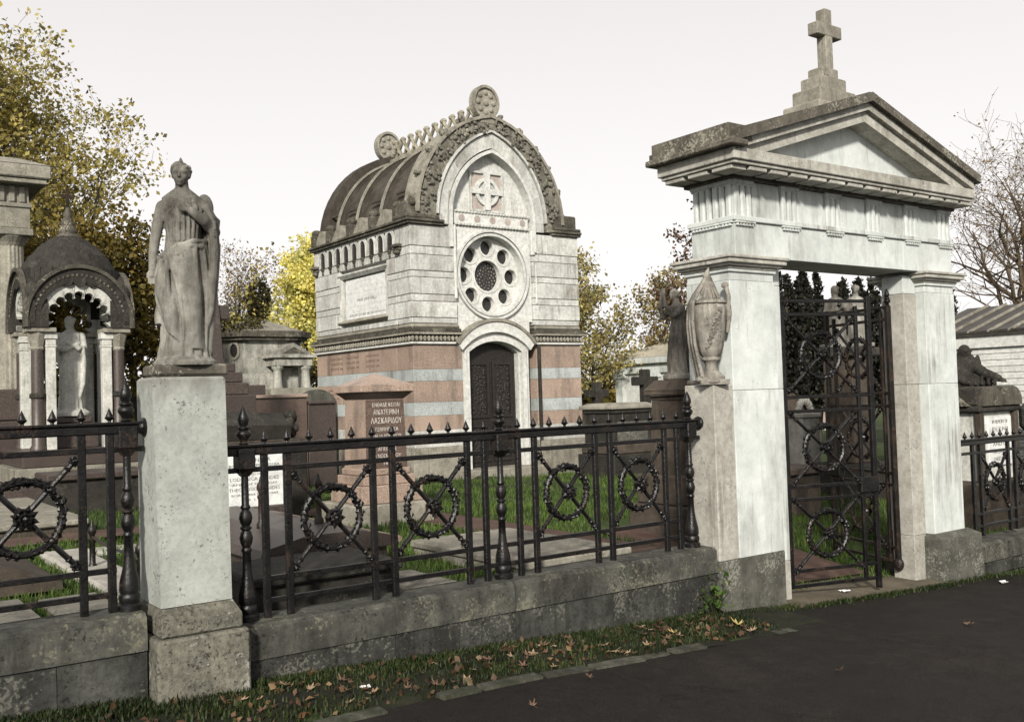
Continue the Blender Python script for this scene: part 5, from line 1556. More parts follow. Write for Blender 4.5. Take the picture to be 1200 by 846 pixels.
def shrine_face(rotk):
    mats = []
    ro = Matrix.Translation((shx, shy, 0)) @ Matrix.Rotation(math.pi / 2 * rotk, 4, 'Z')
    sc_ = []                                            # cusped inner edge of the arch
    r0 = .365
    n = 9
    for k in range(n):
        a0 = math.pi - math.pi * (k + .5) / n
        cxk, czk = r0 * math.cos(a0), r0 * math.sin(a0)
        for j in range(9):
            t = a0 + math.pi * .62 - (math.pi * 1.24) * j / 8
            t = a0 + R(128) - R(256) * j / 8
            sc_.append((cxk + .062 * math.cos(t), 2.78 + czk + .062 * math.sin(t)))
    oc = [(.515 * math.cos(math.pi - math.pi * i / (len(sc_) - 1)), 2.78 + .545 * math.sin(math.pi * i / (len(sc_) - 1))) for i in range(len(sc_))]
    part('cusped_arch', MB().strip([(-.515, 2.702)] + oc + [(.515, 2.702)], [(-.42, 2.702)] + sc_ + [(.42, 2.702)], -hw - .02, -hw + .10).xf(ro), M['statuewhite'], sh)
    oo = [(.68 * math.cos(math.pi - math.pi * i / 24), 2.78 + .76 * math.sin(math.pi * i / 24)) for i in range(25)]
    ii = [(.516 * math.cos(math.pi - math.pi * i / 24), 2.78 + .546 * math.sin(math.pi * i / 24)) for i in range(25)]
    part('arch_gable', MB().strip([(-.68, 2.702)] + oo + [(.68, 2.702)], [(-.516, 2.702)] + ii + [(.516, 2.702)], -hw - .07, -hw + .2).xf(ro), M['darkstone'], sh)
    o2 = [(.70 * math.cos(math.pi - math.pi * i / 24), 2.78 + .785 * math.sin(math.pi * i / 24)) for i in range(25)]
    part('hood_mould', MB().strip([(-.70, 2.702)] + o2 + [(.70, 2.702)], [(-.66, 2.702)] + [(.66 * math.cos(math.pi - math.pi * i / 24), 2.78 + .735 * math.sin(math.pi * i / 24)) for i in range(25)] + [(.66, 2.702)], -hw - .11, -hw - .04).xf(ro), M['carved'], sh)
    bd = MB()
    for i in range(30):
        t = math.pi * (i + .5) / 30
        bd.ball((.585 * math.cos(t), -hw - .075, 2.78 + .64 * math.sin(t)), (.022, .012, .022), 5, 4)
    stuff(part('carved_beading', bd.xf(ro), M['carved'], sh))
for k in range(4):
    shrine_face(k)
for sx_ in (-1, 1):
    for sy_ in (-1, 1):
        q = MB().box(shx + sx_ * (hw - .0) - .085, shx + sx_ * (hw - .0) + .085, shy + sy_ * (hw - .0) - .085, shy + sy_ * (hw - .0) + .085, 2.702, 3.10, .05)
        q.ball((shx + sx_ * (hw - .04), shy + sy_ * (hw - .04), 3.16), (.13, .13, .17), 12, 8)
        part('corner_block', q, M['darkstone'], sh)
dome_p = [(.655, 3.30), (.645, 3.40), (.59, 3.55), (.515, 3.69), (.41, 3.81), (.29, 3.92), (.17, 4.0), (.11, 4.04)]
part('dome', MB().lathe(dome_p, (shx, shy, 0), 32), M['darkstone'], sh, True)
# fish-scale tiles in rows over the dome
rows = 9
n_t = 0
for i in range(rows):
    f = i / rows
    seg = f * (len(dome_p) - 1)
    k = int(seg)
    t = seg - k
    r_ = dome_p[k][0] * (1 - t) + dome_p[k + 1][0] * t
    z_ = dome_p[k][1] * (1 - t) + dome_p[k + 1][1] * t
    sl = math.atan2(dome_p[k + 1][1] - dome_p[k][1], dome_p[k][0] - dome_p[k + 1][0])
    m_ = max(8, int(2 * math.pi * r_ / .16))
    w = math.pi * r_ / m_ * .97
    tile = MB().prism([(-w, .16), (-w, .03)] + [(w * math.cos(a), .03 - .07 * math.sin(a)) for a in [math.pi - math.pi * j / 6 for j in range(1, 6)]] + [(w, .03), (w, .16)], -.012, .012)
    tm = shared('roof_tile', tile.xf(Matrix.Rotation(sl - math.pi / 2, 4, 'X')), M['carved' if False else 'darkstone'])
    for j in range(m_):
        a = 2 * math.pi * (j + .5 * (i % 2)) / m_
        inst('roof_tile', tm, sh, (shx + (r_ + .014) * math.sin(a), shy - (r_ + .014) * math.cos(a), z_), (0, 0, a))
part('finial', MB().lathe([(.20, 3.97), (.16, 4.0), (.17, 4.04), (.12, 4.08), (.13, 4.12), (.085, 4.20), (.095, 4.24), (.055, 4.32), (.065, 4.36), (.03, 4.44), (.03, 4.46)], (shx, shy, 0), 14), M['carved'], sh, True)
part('finial_cross', MB().box(shx - .02, shx + .02, shy - .02, shy + .02, 4.46, 4.74).box(shx - .09, shx + .09, shy - .018, shy + .018, 4.60, 4.64), M['ironbrown'], sh)
part('figure_plinth', MB().box(shx - .30, shx + .30, shy - .30, shy + .30, 1.062, 1.40, .01).box(shx - .24, shx + .24, shy - .24, shy + .24, 1.402, 1.50, .02), M['pinkdark'], sh)
# fluted temple tomb at the far left
tp = thing('fluted_temple', 'grey stone temple tomb with fluted columns at the far left edge', 'mausoleum', (1.2, 19.0, .4))
def fluted(x, y, z0, z1, r):
    n = 20
    q = MB()
    prof = [(r, z0), (r * .98, z0 + (z1 - z0) * .4), (r * .86, z1)]
    q.lathe(prof, (x, y, 0), n * 4, lambda a, z: 1 - .055 * abs(math.sin(n * a / 2 * 1.0)) ** .5 if False else 1 - .06 * (0.5 + .5 * math.cos(n * a)))
    part('fluted_column', q, M['slab'], tp)
    part('column_capital', MB().lathe([(r * .88, z1), (r * .95, z1 + .04), (r * 1.22, z1 + .13), (r * 1.22, z1 + .15)], (x, y, 0), 24).box(x - r * 1.3, x + r * 1.3, y - r * 1.3, y + r * 1.3, z1 + .15, z1 + .26, .01), M['slab'], tp)
for x in (2.86, 1.56, .26, -1.04):
    fluted(x, 17.85, 1.95, 4.30, .24)
fluted(2.86, 19.4, 1.95, 4.30, .24)
part('architrave', MB().box(-1.6, 3.13, 17.55, 20.6, 4.562, 4.92, .01).box(-1.62, 3.16, 17.52, 20.62, 4.90, 4.97, .01), M['slab'], tp)
part('frieze', MB().box(-1.6, 3.11, 17.57, 20.6, 4.972, 5.26), M['slab'], tp)
for x in (2.86, 1.56, .26):
    tr3 = MB()
    for k in range(3):
        tr3.box(x - .2 + .15 * k, x - .1 + .15 * k, 17.52, 17.6, 4.975, 5.25, .02)
    part('triglyph', tr3, M['slab'], tp)
for x in (2.2, .9):
    q = MB().box(x - .28, x + .28, 17.545, 17.6, 4.99, 5.24, .01)
    for k in range(10):
        q.ball((x + rk.uniform(-.2, .2), 17.545, 5.11 + rk.uniform(-.08, .08)), (.07, .03, .05), 7, 5)
    part('carved_metope', q, M['slab'], tp)
part('cornice', MB().box(-1.8, 3.34, 17.30, 20.8, 5.262, 5.34, .01).box(-1.85, 3.40, 17.25, 20.85, 5.342, 5.56, .02).frustum((-1.85, 3.40, 17.25, 20.85), 5.56, (-1.5, 3.0, 17.7, 20.4), 5.74), M['slab'], tp)
part('cella_wall', MB().box(-1.6, 2.5, 18.5, 20.5, 1.9, 4.55), M['brownstone'], tp)
for k in range(3):
    part('step', MB().box(-2.0 - .2 * k, 3.3 + .2 * k, 17.3 - .2 * k, 21 + .2 * k, 1.45 - .5 * k, 1.94 - .5 * k, .02), M['pinkdark'], tp)
# slabs and kerbs behind the left railing
slab_tomb('ledger_slab', 'pale square ledger slab in the grass before the domed shrine', 'grave slab', .7, 2.28, 10.1, 13.2, .55, 'slab', 'brownstone')
ct = thing('coped_tomb', 'dark coped ledger with sloping top behind the left railing', 'tomb', (.85, 7.9, .4))
part('coped_lid', MB().prism([(.25, .45), (1.38, .45), (1.38, .50), (.98, .66), (.62, .66), (.25, .50)], 6.86, 9.0), M['brownstone'], ct)
part('kerb', MB().box(.3, 1.33, 6.92, 8.95, .2, .449, .01), M['darkstone'], ct)
slab_tomb('grave_kerb', 'worn pale kerb slab just behind the left low wall', 'grave kerb', .1, 1.03, 5.25, 6.25, .535, 'slab', 'brownstone')
kb = thing('grave_kerb', 'long tan kerb with iron bollards beside the statue pillar', 'grave kerb', (1.72, 6.9, .4))
part('kerb', MB().box(1.56, 1.88, 5.3, 8.6, .25, .475, .02), M['pedestal'], kb)
part('kerb', MB().box(1.886, 2.3, 8.3, 8.6, .25, .465, .02), M['pedestal'], kb)
slab_tomb('grave_slab', 'small broken stone slab beside the tan kerb', 'grave slab', 1.16, 1.5, 5.6, 6.5, .47, 'slab', 'brownstone')
dk = thing('altar_tomb', 'dark square altar tomb between the shrine and the statue pillar', 'tomb', (2.75, 12.1, .4))
part('body', MB().box(2.3, 3.3, 11.9, 12.5, .2, .80, .01), M['darkstone'], dk)
part('capstone', MB().box(2.24, 3.36, 11.84, 12.56, .802, .88, .015), M['pinkdark'], dk)

# ------------------------------------------------------------------ behind the gate and to the right
bh = thing('white_building', 'white painted building with dark seamed metal roof right of the gateway', 'building', (15, 2, -.3))
part('wall', MB().box(13.0, 16.0, -6, 7.9, -1, 2.03), M['marble'], bh)
bz = 2.03
for i in range(24):                               # boards of the wall face
    part('wall_board', MB().box(12.985 - .0, 13.05, -6, 7.9, 2.03 - .085 * (i + 1) + .006, 2.03 - .085 * i, .006), M['trim'], bh)
part('fascia', MB().box(12.94, 13.3, -6.1, 8.0, 2.034, 2.22, .006), M['trim'], bh)
part('gutter', MB().tube((12.93, -6.1, 2.235), (12.93, 8.0, 2.235), .035, n=8), M['darkstone'], bh)
part('roof', MB().prism([(12.90, 2.24), (14.5, 2.70), (16.1, 2.24), (16.1, 2.2), (14.5, 2.66), (12.90, 2.2)], -6.15, 8.05), M['metalroof'], bh)
y = -6.0
while y < 8.0:
    part('roof_seam', MB().hexa([(12.90, y, 2.235), (12.90, y + .03, 2.235), (14.5, y + .03, 2.695), (14.5, y, 2.695), (12.90, y, 2.27), (12.90, y + .025, 2.27), (14.5, y + .025, 2.735), (14.5, y, 2.735)]), M['rib'], bh)
    y += .28
st = thing('sculpture_tomb', 'white tomb with scalloped stone canopy and crouching dark sculpture behind right railing', 'tomb', (11.15, 6.2, 0))
tx0, tx1, ty0, ty1 = 10.74, 11.62, 5.88, 6.7
part('base', MB().box(tx0 - .1, tx1 + .1, ty0 - .1, ty1 + .1, -.5, .45, .02), M['brownstone'], st)
part('body', MB().box(tx0 + .06, tx1 - .06, ty0 + .06, ty1 - .06, .452, 1.235, .01), M['statuewhite'], st)
part('tablet', MB().box(tx0 + .22, tx1 - .14, ty0 + .03, ty0 + .08, .62, 1.18, .006), M['marble'], st)
for j in range(6):
    lettering(('IN MEMORY OF', 'ELENI', 'DIED 1881', 'AND OF', 'NICHOLAS', 'DIED 1890')[j], .06, ((tx0 + tx1) / 2 + .04, ty0 + .028, 1.12 - .085 * j), (math.pi / 2, 0, 0), M['lettering_dark'], st, .34)
for x in (tx0 + .02, tx1 - .10):
    part('corner_shaft', MB().box(x, x + .08, ty0 - .0, ty0 + .08, .452, 1.235, .012), M['brownstone'], st)
q = MB().box(tx0 - .02, tx1 + .02, ty0 - .02, ty1 + .02, 1.237, 1.31, .02).box(tx0, tx1, ty0 + .02, ty1, 1.31, 1.52, .02)
part('canopy', q, M['darkstone'], st)
for k, x in enumerate((tx0 + .22, tx1 - .22)):
    q = MB().prism([(x - .2, 1.312)] + [(x + .2 * math.cos(t), 1.36 + .17 * math.sin(t)) for t in [math.pi - math.pi * i / 10 for i in range(11)]] + [(x + .2, 1.312)], ty0 - .05, ty0 + .3)
    part('scallop', q, M['carved'], st)
part('scallop', MB().prism([(ty0 + .1, 1.312), (ty0 + .7, 1.312), (ty0 + .4, 1.60)], tx1 - .1, tx1 + .06, 'x'), M['carved'], st)
part('scallop', MB().prism([(ty0 + .1, 1.312), (ty0 + .7, 1.312), (ty0 + .4, 1.56)], tx0 - .06, tx0 + .1, 'x'), M['carved'], st)
dt = thing('dark_monument', 'dark stone monument top at the right edge of the picture before the white wall', 'monument', (12.3, 5.75, -.2))
part('shaft', MB().box(12.05, 12.6, 5.5, 6.0, -.4, .9, .02), M['statuewhite'], dt)
part('head', MB().box(11.95, 12.75, 5.4, 6.1, .95, 1.32, .08).box(12.0, 12.7, 5.45, 6.05, .902, .95), M['darkstone'], dt)
gpd = thing('couple_pedestal', 'grey stone pedestal under the statue of two figures seen through the gate', 'pedestal', (11.0, 7.75, .2))
part('base', MB().box(10.6, 11.4, 7.35, 8.15, -.2, .6, .02), M['darkstone'], gpd)
part('die', MB().box(10.78, 11.22, 7.53, 7.97, .602, 1.95, .012), M['brownstone'], gpd)
part('capstone', MB().box(10.70, 11.30, 7.45, 8.05, 1.952, 2.07, .02), M['darkstone'], gpd)
ah = thing('arched_headstone', 'brown round topped headstone seen through the left gate leaf', 'headstone', (11.3, 9.0, .25))
part('stone', MB().prism([(10.95, .1), (11.65, .1), (11.65, 1.2)] + [(11.3 + .35 * math.cos(t), 1.2 + .32 * math.sin(t)) for t in [math.pi * i / 12 for i in range(1, 12)]] + [(10.95, 1.2)], 8.95, 9.12), M['brownstone'], ah)
part('plinth', MB().box(10.85, 11.75, 8.8, 9.3, .0, .42, .015), M['grime'], ah)
pr_ = thing('palmette_stele', 'tall tan stone stele with palmette top seen through the gate', 'headstone', (11.0, 8.3, .25))
part('shaft', MB().box(10.62, 10.98, 8.2, 8.5, .0, 1.18, .012), M['pedestal'], pr_)
q = MB()
for k in range(7):
    a = math.pi * (k + .5) / 7
    q.ball((10.8 + .13 * math.cos(a), 8.3, 1.24 + .17 * math.sin(a)), (.04, .05, .06), 8, 6)
q.box(10.60, 11.0, 8.17, 8.53, 1.182, 1.24, .01)
part('palmette', q, M['pedestal'], pr_)
bt = thing('low_tomb', 'dark brown low tomb behind the near gate leaf', 'tomb', (9.1, 7.4, .2))
part('body', MB().box(8.6, 9.35, 7.0, 7.8, -.1, .62, .015), M['brownstone'], bt)
part('lid', MB().box(8.54, 9.41, 6.94, 7.86, .622, .70, .015), M['brownstone'], bt)
pb = thing('small_house', 'small pale house with reddish roof far beyond the gate', 'house', (26, 20.5, 0))
part('wall', MB().box(24.2, 28.5, 19.9, 23, -.8, .40), M['trim'], pb)
part('roof', MB().prism([(19.7, .402), (23.2, .402), (21.4, .95)], 24.0, 28.7, 'x'), M['pink'], pb)
part('window', MB().box(24.9, 25.5, 19.87, 19.92, -.2, .28), M['void'], pb)
# ------------------------------------------------------------------ carved figures
def loft(mb, rings, n=96, m=70, folds=None, extra=None):
    """rings: (z, cx, cy, rx, ry); smooth interpolation; folds(a, z) gives a radial factor"""
    zs = [r[0] for r in rings]
    vs, fs = [], []
    for i in range(m + 1):
        z = zs[0] + (zs[-1] - zs[0]) * i / m
        k = 0
        while k < len(zs) - 2 and z > zs[k + 1]:
            k += 1
        t = (z - zs[k]) / (zs[k + 1] - zs[k])
        t = t * t * (3 - 2 * t) * .6 + t * .4
        c = [rings[k][j] * (1 - t) + rings[k + 1][j] * t for j in range(5)]
        for j in range(n):
            a = 2 * math.pi * j / n
            f = 1.0 if folds is None else folds(a, z)
            vs.append((c[1] + c[3] * f * math.cos(a), c[2] + c[4] * f * math.sin(a), z))
    for i in range(m):
        for j in range(n):
            a, b = i * n + j, i * n + (j + 1) % n
            fs.append((a, b, b + n, a + n))
    fs.append(tuple(range(n - 1, -1, -1)))
    fs.append(tuple(m * n + j for j in range(n)))
    return mb.add(vs, fs)
def ridge(x):
    return (abs(math.sin(x)) ** 0.7) * 2 - 1.1
def limb(mb, pts, rad, n=14):
    mb.path(pts, rad, n)
    for p, r in zip(pts, rad):
        mb.ball(p, r * .99, 12, 8)
def hand(mb, w, d, s, spread=.18, curl=.5):
    """palm and five fingers, from the wrist w along direction d; s is the hand length"""
    d = Vector(d).normalized()
    side = d.cross(Vector((0, -1, .2))).normalized()
    up = side.cross(d).normalized()
    w = Vector(w)
    mb.path([w, w + d * s * .25, w + d * s * .5], [s * .15, s * .2, s * .18], 10)
    for k, L in enumerate((.42, .48, .45, .36)):
        o = w + d * s * .45 + side * s * (.17 - .11 * k)
        e1 = o + (d + side * spread * (.5 - .3 * k)).normalized() * s * L * .6
        e2 = e1 + (d - up * curl * -.8).normalized() * s * L * .5
        limb(mb, [tuple(o), tuple(e1), tuple(e2)], [s * .062, s * .055, s * .045], 8)
    o = w + d * s * .15 + side * s * .14
    limb(mb, [tuple(o), tuple(o + (side * .7 + d * .7) * s * .22), tuple(o + (side * .45 + d) * s * .36)], [s * .07, s * .06, s * .05], 8)
def head(mb, c, r, yaw=0.0, tilt=0.0, hair='bun'):
    """face with brow, nose, lips, chin and ears; hair gathered behind"""
    h = MB()
    h.ball((0, .06 * r, .12 * r), (.78 * r, .92 * r, .92 * r), 20, 14)
    h.ball((0, -.22 * r, -.30 * r), (.60 * r, .66 * r, .74 * r), 18, 12)        # jaw
    h.ball((0, -.62 * r, -.82 * r), (.22 * r, .22 * r, .18 * r), 10, 8)         # chin
    h.path([(0, -.80 * r, .22 * r), (0, -.96 * r, -.02 * r), (0, -1.07 * r, -.22 * r), (0, -.88 * r, -.28 * r)], [.09 * r, .10 * r, .14 * r, .12 * r], 8)   # nose
    for s in (-1, 1):
        h.path([(s * .10 * r, -.84 * r, .24 * r), (s * .34 * r, -.80 * r, .27 * r), (s * .56 * r, -.62 * r, .18 * r)], [.10 * r, .10 * r, .08 * r], 8)       # brow
        h.ball((s * .30 * r, -.70 * r, .06 * r), (.15 * r, .12 * r, .08 * r), 10, 7)    # eyelids
        h.ball((s * .38 * r, -.56 * r, -.28 * r), (.22 * r, .24 * r, .24 * r), 10, 8)   # cheeks
        h.ball((s * .78 * r, .02 * r, -.08 * r), (.08 * r, .16 * r, .24 * r), 8, 7)     # ears
    h.ball((0, -.86 * r, -.50 * r), (.24 * r, .10 * r, .06 * r), 10, 6)
    h.ball((0, -.85 * r, -.62 * r), (.20 * r, .10 * r, .07 * r), 10, 6)
    rr = random.Random(9)
    for k in range(46):                                                       # waved hair
        a = rr.uniform(0, math.pi * 2)
        e = rr.uniform(.05, 1.2)
        x, y, z = math.cos(a) * math.cos(e), math.sin(a) * math.cos(e), math.sin(e)
        if y < -.25 and z < .62:
            continue
        h.ball((x * .84 * r, y * .94 * r + .08 * r, z * .92 * r + .14 * r), (.22 * r, .20 * r, .15 * r), 8, 6)
    for k in range(12):
        t = k / 11
        for s in (-1, 1):
            h.ball((s * (.62 + .16 * math.sin(t * 3)) * r, (-.55 + 1.1 * t) * r, (.62 - .75 * t) * r), (.17 * r, .2 * r, .16 * r), 8, 6)
    if hair == 'bun':
        h.ball((0, .92 * r, -.05 * r), (.42 * r, .34 * r, .42 * r), 12, 8)
        h.path([(0, .1 * r, .95 * r), (.02 * r, .12 * r, 1.22 * r), (0, .1 * r, 1.5 * r)], [.30 * r, .18 * r, .04 * r], 8)
    elif hair == 'veil':
        h.ball((0, .18 * r, .16 * r), (.95 * r, 1.0 * r, 1.02 * r), 18, 12)
        h.ball((0, .45 * r, -.55 * r), (.88 * r, .75 * r, .95 * r), 16, 10)
    elif hair == 'long':
        h.ball((0, .55 * r, -.6 * r), (.85 * r, .55 * r, .95 * r), 14, 10)
    h.xf(Matrix.Translation(c) @ Matrix.Rotation(yaw, 4, 'Z') @ Matrix.Rotation(tilt, 4, 'X'))
    mb.add(h.v, h.f)

# ---- the robed woman on the pillar (1.03 high, faces the road)
def robed_woman():
    m = MB()
    def fold(a, z):
        w = sstep((.60 - z) / .35)
        f = 1 + .16 * w * ridge(7.5 * a + 2.2 * z + .5) + .04 * w * math.sin(17 * a - 4 * z)
        if z > .6:
            f += (.085 * ridge(8 * a + 6 * (z - .7) * math.sin(a * 2)) + .04 * math.sin(19 * a)) * sstep((z - .59) / .04) * sstep((.84 - z) / .08)
        return f
    loft(m, [(.0, -.005, .0, .132, .110), (.04, -.005, 0, .120, .10), (.12, -.004, 0, .108, .094), (.25, .0, .005, .108, .094), (.40, .0, .005, .112, .095), (.50, .0, .004, .110, .09),
             (.58, .0, .005, .097, .076), (.64, .002, .005, .086, .068), (.71, .004, .002, .095, .076), (.77, .006, .004, .100, .072), (.81, .006, .01, .086, .056), (.845, .004, .012, .05, .042)], folds=fold)
    # mantle: hangs from the left shoulder, crosses the hips in heavy folds and falls to the right ankle
    vs, fs = [], []
    n, mm = 90, 60
    for i in range(mm + 1):
        for j in range(n + 1):
            a = -math.pi * 1.12 + 1.55 * math.pi * j / n          # wraps front and left side
            u = (a + math.pi * 1.12) / (1.55 * math.pi)
            top = .52 + .08 * sstep((u - .05) / .5) + .21 * sstep((u - .74) / .18)
            bot = .05 + .13 * sstep((.55 - u) / .4) + .10 * sstep((u - .78) / .2) + .016 * math.sin(14 * u)
            t = i / mm
            z = bot + (top - bot) * t
            base = .118 + .014 * math.sin(math.pi * t) + .006 * (1 - t)
            fl = .028 * ridge(15 * u + 4.2 * t - 6 * u * t + .5) * (.45 + .55 * math.sin(math.pi * min(1, 1.25 * (1 - t)) * .5)) + .004 * math.sin(34 * u - 6 * t)
            rx, ry = base + fl, base * .86 + fl
            if z > .58:
                k = sstep((z - .58) / .12)
                rx = rx * (1 - k) + (.112 + fl) * k
                ry = ry * (1 - k) + (.088 + fl) * k
            vs.append((rx * math.cos(a), ry * math.sin(a) + .003, z))
    N = n + 1
    thick = .014
    o = len(vs)
    vs += [(x * (1 - thick / max(.05, math.hypot(x, y)) * 1.6), y * (1 - thick / max(.05, math.hypot(x, y)) * 1.6), z) for x, y, z in vs]
    for i in range(mm):
        for j in range(n):
            a = i * N + j
            fs.append((a, a + 1, a + N + 1, a + N))
            fs.append((o + a, o + a + N, o + a + N + 1, o + a + 1))
    for j in range(n):
        fs.append((j, o + j, o + j + 1, j + 1))
        a = mm * N + j
        fs.append((a, a + 1, o + a + 1, o + a))
    for i in range(mm):
        fs.append((i * N, (i + 1) * N, o + (i + 1) * N, o + i * N))
        a = i * N + n
        fs.append((a, o + a, o + a + N, a + N))
    m.add(vs, fs)
    # rolled upper edge of the mantle across the waist
    roll = []
    for j in range(26):
        u = j / 25
        a = -math.pi * 1.12 + 1.55 * math.pi * u
        z = .52 + .08 * sstep((u - .05) / .5) + .21 * sstep((u - .74) / .18)
        k = sstep((z - .60) / .12)
        roll.append(((.120 * (1 - k) + .112 * k) * math.cos(a), (.10 * (1 - k) + .088 * k) * math.sin(a), z))
    m.path(roll, [.013 + .003 * math.sin(j * 1.7) for j in range(26)], 10)
    m.path([(x * 1.02, y * 1.02, z - .024 - .01 * math.sin(j * .5)) for j, (x, y, z) in enumerate(roll)], [.010 + .003 * math.sin(j * 2.3 + 1) for j in range(26)], 10)
    # crisp fold ridges fanning over the mantle, and pleats of the bodice
    for k in range(15):
        u0 = .03 + .88 * k / 14
        pts, rad = [], []
        for i in range(12):
            t = 1 - i / 11
            u = min(.97, max(.02, u0 + (.20 - .16 * u0) * (1 - t) - .05 * math.sin(3 * t + k)))
            top = .52 + .08 * sstep((u - .05) / .5) + .16 * sstep((u - .74) / .18)
            bot = .06 + .13 * sstep((.55 - u) / .4) + .10 * sstep((u - .78) / .2)
            z = bot + (top - bot) * t
            a = -math.pi * 1.12 + 1.55 * math.pi * u
            b = .121 + .014 * math.sin(math.pi * t) + .006 * (1 - t)
            kk = sstep((z - .58) / .12)
            rx, ry = b * (1 - kk) + .110 * kk, b * .86 * (1 - kk) + .086 * kk
            pts.append((rx * math.cos(a), ry * math.sin(a) + .003, z))
            rad.append((.0125 if k % 3 else .016) * (.45 + .55 * math.sin(math.pi * min(1, .15 + .85 * (1 - t)))))
        m.path(pts, rad, 8)
    for k in range(9):
        a = -math.pi * (.12 + .76 * k / 8)
        m.path([((.088 + .004 * (k % 2)) * math.cos(a) * .9, .072 * math.sin(a), .60), (.093 * math.cos(a), .080 * math.sin(a), .68), (.085 * math.cos(a) * .9, .080 * math.sin(a), .745), (.05 * math.cos(a) + .004, .05 * math.sin(a), .815)], [.009, .008, .008, .005], 8)
    for k in range(16):
        a = 2 * math.pi * k / 16 + .2
        m.path([(.098 * math.cos(a), .088 * math.sin(a), .22), (.112 * math.cos(a), .098 * math.sin(a), .11), (.128 * math.cos(a) - .005, .110 * math.sin(a), .02)], [.008, .012, .015], 8)
    # drapery falling from the bent left arm
    for k in range(7):
        x = .128 + .012 * math.sin(k * 2.1)
        y = -.06 + .022 * k
        m.path([(x + .02, y, .70), (x + .03, y, .56), (x + .02, y, .42), (x + .004, y, .26), (x - .03, y, .14)], [.022, .024, .022, .018, .010], 8)
    # shoulders, neck, head, arms
    m.ball((-.088, .01, .775), (.038, .038, .042), 14, 10)
    m.ball((.100, .012, .775), (.042, .042, .046), 14, 10)
    for s in (-1, 1):
        m.path([(.0, .012, .862), (s * .045, .014, .828), (s * .088, .012, .795)], [.032, .034, .034], 12)
    for s in (-1, 1):
        m.ball((s * .042 + .006, -.056, .735), (.034, .024, .034), 12, 8)
    m.path([(.004, .012, .82), (.0, .008, .875), (-.003, .0, .91)], [.050, .036, .034], 14)
    head(m, (-.006, -.006, .938), .059, R(-14), R(4), 'bun')
    limb(m, [(-.104, .012, .775), (-.128, .022, .69), (-.143, .024, .62), (-.155, .012, .54), (-.162, -.002, .465)], [.035, .032, .028, .025, .019])
    hand(m, (-.162, -.002, .468), (-.06, -.14, -1), .085)
    limb(m, [(.112, .012, .775), (.150, .0, .70), (.160, -.018, .655), (.105, -.085, .70), (.035, -.105, .742)], [.040, .040, .036, .030, .021])
    hand(m, (.035, -.105, .742), (-1, -.15, .25), .075, .1, .2)
    for k in range(5):
        m.path([(.115 + .008 * k, -.03 + .014 * k, .785 - .01 * k), (.15 + .008 * k, -.04 + .018 * k, .72), (.155 + .004 * k, -.045 + .018 * k, .64), (.148, -.04 + .018 * k, .56)], [.018, .020, .020, .012], 8)
    m.ball((.118, .04, .78), (.05, .05, .075), 12, 9)
    # feet under the hem
    for s in (-1, 1):
        m.path([(s * .045, -.07, .022), (s * .05, -.115, .018), (s * .052, -.14, .012)], [.024, .022, .014], 10)
    m.lathe([(.165, -.012), (.165, .012), (.12, .03)], (0, 0, 0), 24)
    return m
STX = Matrix.Translation((1.562, 4.885, 1.806)) @ Matrix.Rotation(R(-14), 4, 'Z') @ Matrix.Diagonal((.91, .94, 1.0, 1))
fm = robed_woman().xf(STX)
so = fused('statue', fm, .0048, 1, None, M['statue'], off=(1.562, 4.885, 1.742))
rt_ = thing('robed_statue', 'weathered marble statue of a robed woman on the square pillar, arm across her chest', 'statue', (1.562, 4.885, 1.742))
so.name = 'figure'
so.data.name = 'figure'
so.location = (0, 0, 0)
so.parent = rt_
ORG['figure'] = (1.562, 4.885, 1.742)
q = MB().box(1.385, 1.735, 4.765, 5.0, 1.742, 1.80, .012)
part('figure_base', q, M['cornice'], rt_)

# ---- the pale figure in the shrine
def shrine_figure():
    m = MB()
    fold = lambda a, z: 1 + .07 * sstep((.95 - z) / .3) * ridge(6.5 * a + 1.6 * z) + .03 * math.sin(15 * a - 4 * z)
    loft(m, [(0, 0, 0, .20, .17), (.08, 0, 0, .165, .14), (.3, 0, 0, .145, .125), (.6, .01, 0, .155, .13), (.85, .01, 0, .14, .115), (1.0, .0, 0, .15, .12), (1.12, 0, .01, .155, .105), (1.18, 0, .01, .07, .06)], folds=fold)
    for k in range(6):                                                        # mantle folds hanging from the arms
        m.path([(-.17 + .012 * k, -.06 + .02 * k, .98), (-.185 + .01 * k, -.05 + .02 * k, .84), (-.15 + .012 * k, -.04 + .02 * k, .66)], [.03, .034, .014], 8)
        m.path([(.15, -.10 + .03 * k, .95), (.165, -.11 + .03 * k, .7), (.15, -.10 + .03 * k, .42), (.10, -.1 + .03 * k, .22)], [.03, .034, .03, .014], 8)
    limb(m, [(-.145, 0, 1.10), (-.185, -.03, .93), (-.08, -.13, .90), (.03, -.15, .96)], [.055, .05, .042, .03])
    limb(m, [(.145, 0, 1.10), (.175, -.03, .93), (.09, -.13, .92), (-.02, -.155, .985)], [.055, .05, .042, .03])
    hand(m, (.03, -.15, .96), (.8, -.1, .5), .10, .1, .1)
    hand(m, (-.02, -.155, .985), (-.8, -.1, .4), .10, .1, .1)
    m.path([(0, .01, 1.14), (0, -.005, 1.23)], [.06, .05], 12)
    head(m, (.0, -.015, 1.30), .078, R(8), R(10), 'long')
    m.lathe([(.25, -.03), (.25, .02), (.19, .06)], (0, 0, 0), 20)
    return m
fm = shrine_figure().xf(Matrix.Translation((shx, shy - .04, 1.53)) @ Matrix.Rotation(R(-6), 4, 'Z'))
q = fused('shrine_statue', fm, .011, 2, None, M['statuewhite'], off=(shx, shy, 1.502))
tag(q, 'pale marble figure with crossed arms standing inside the domed shrine', 'statue')

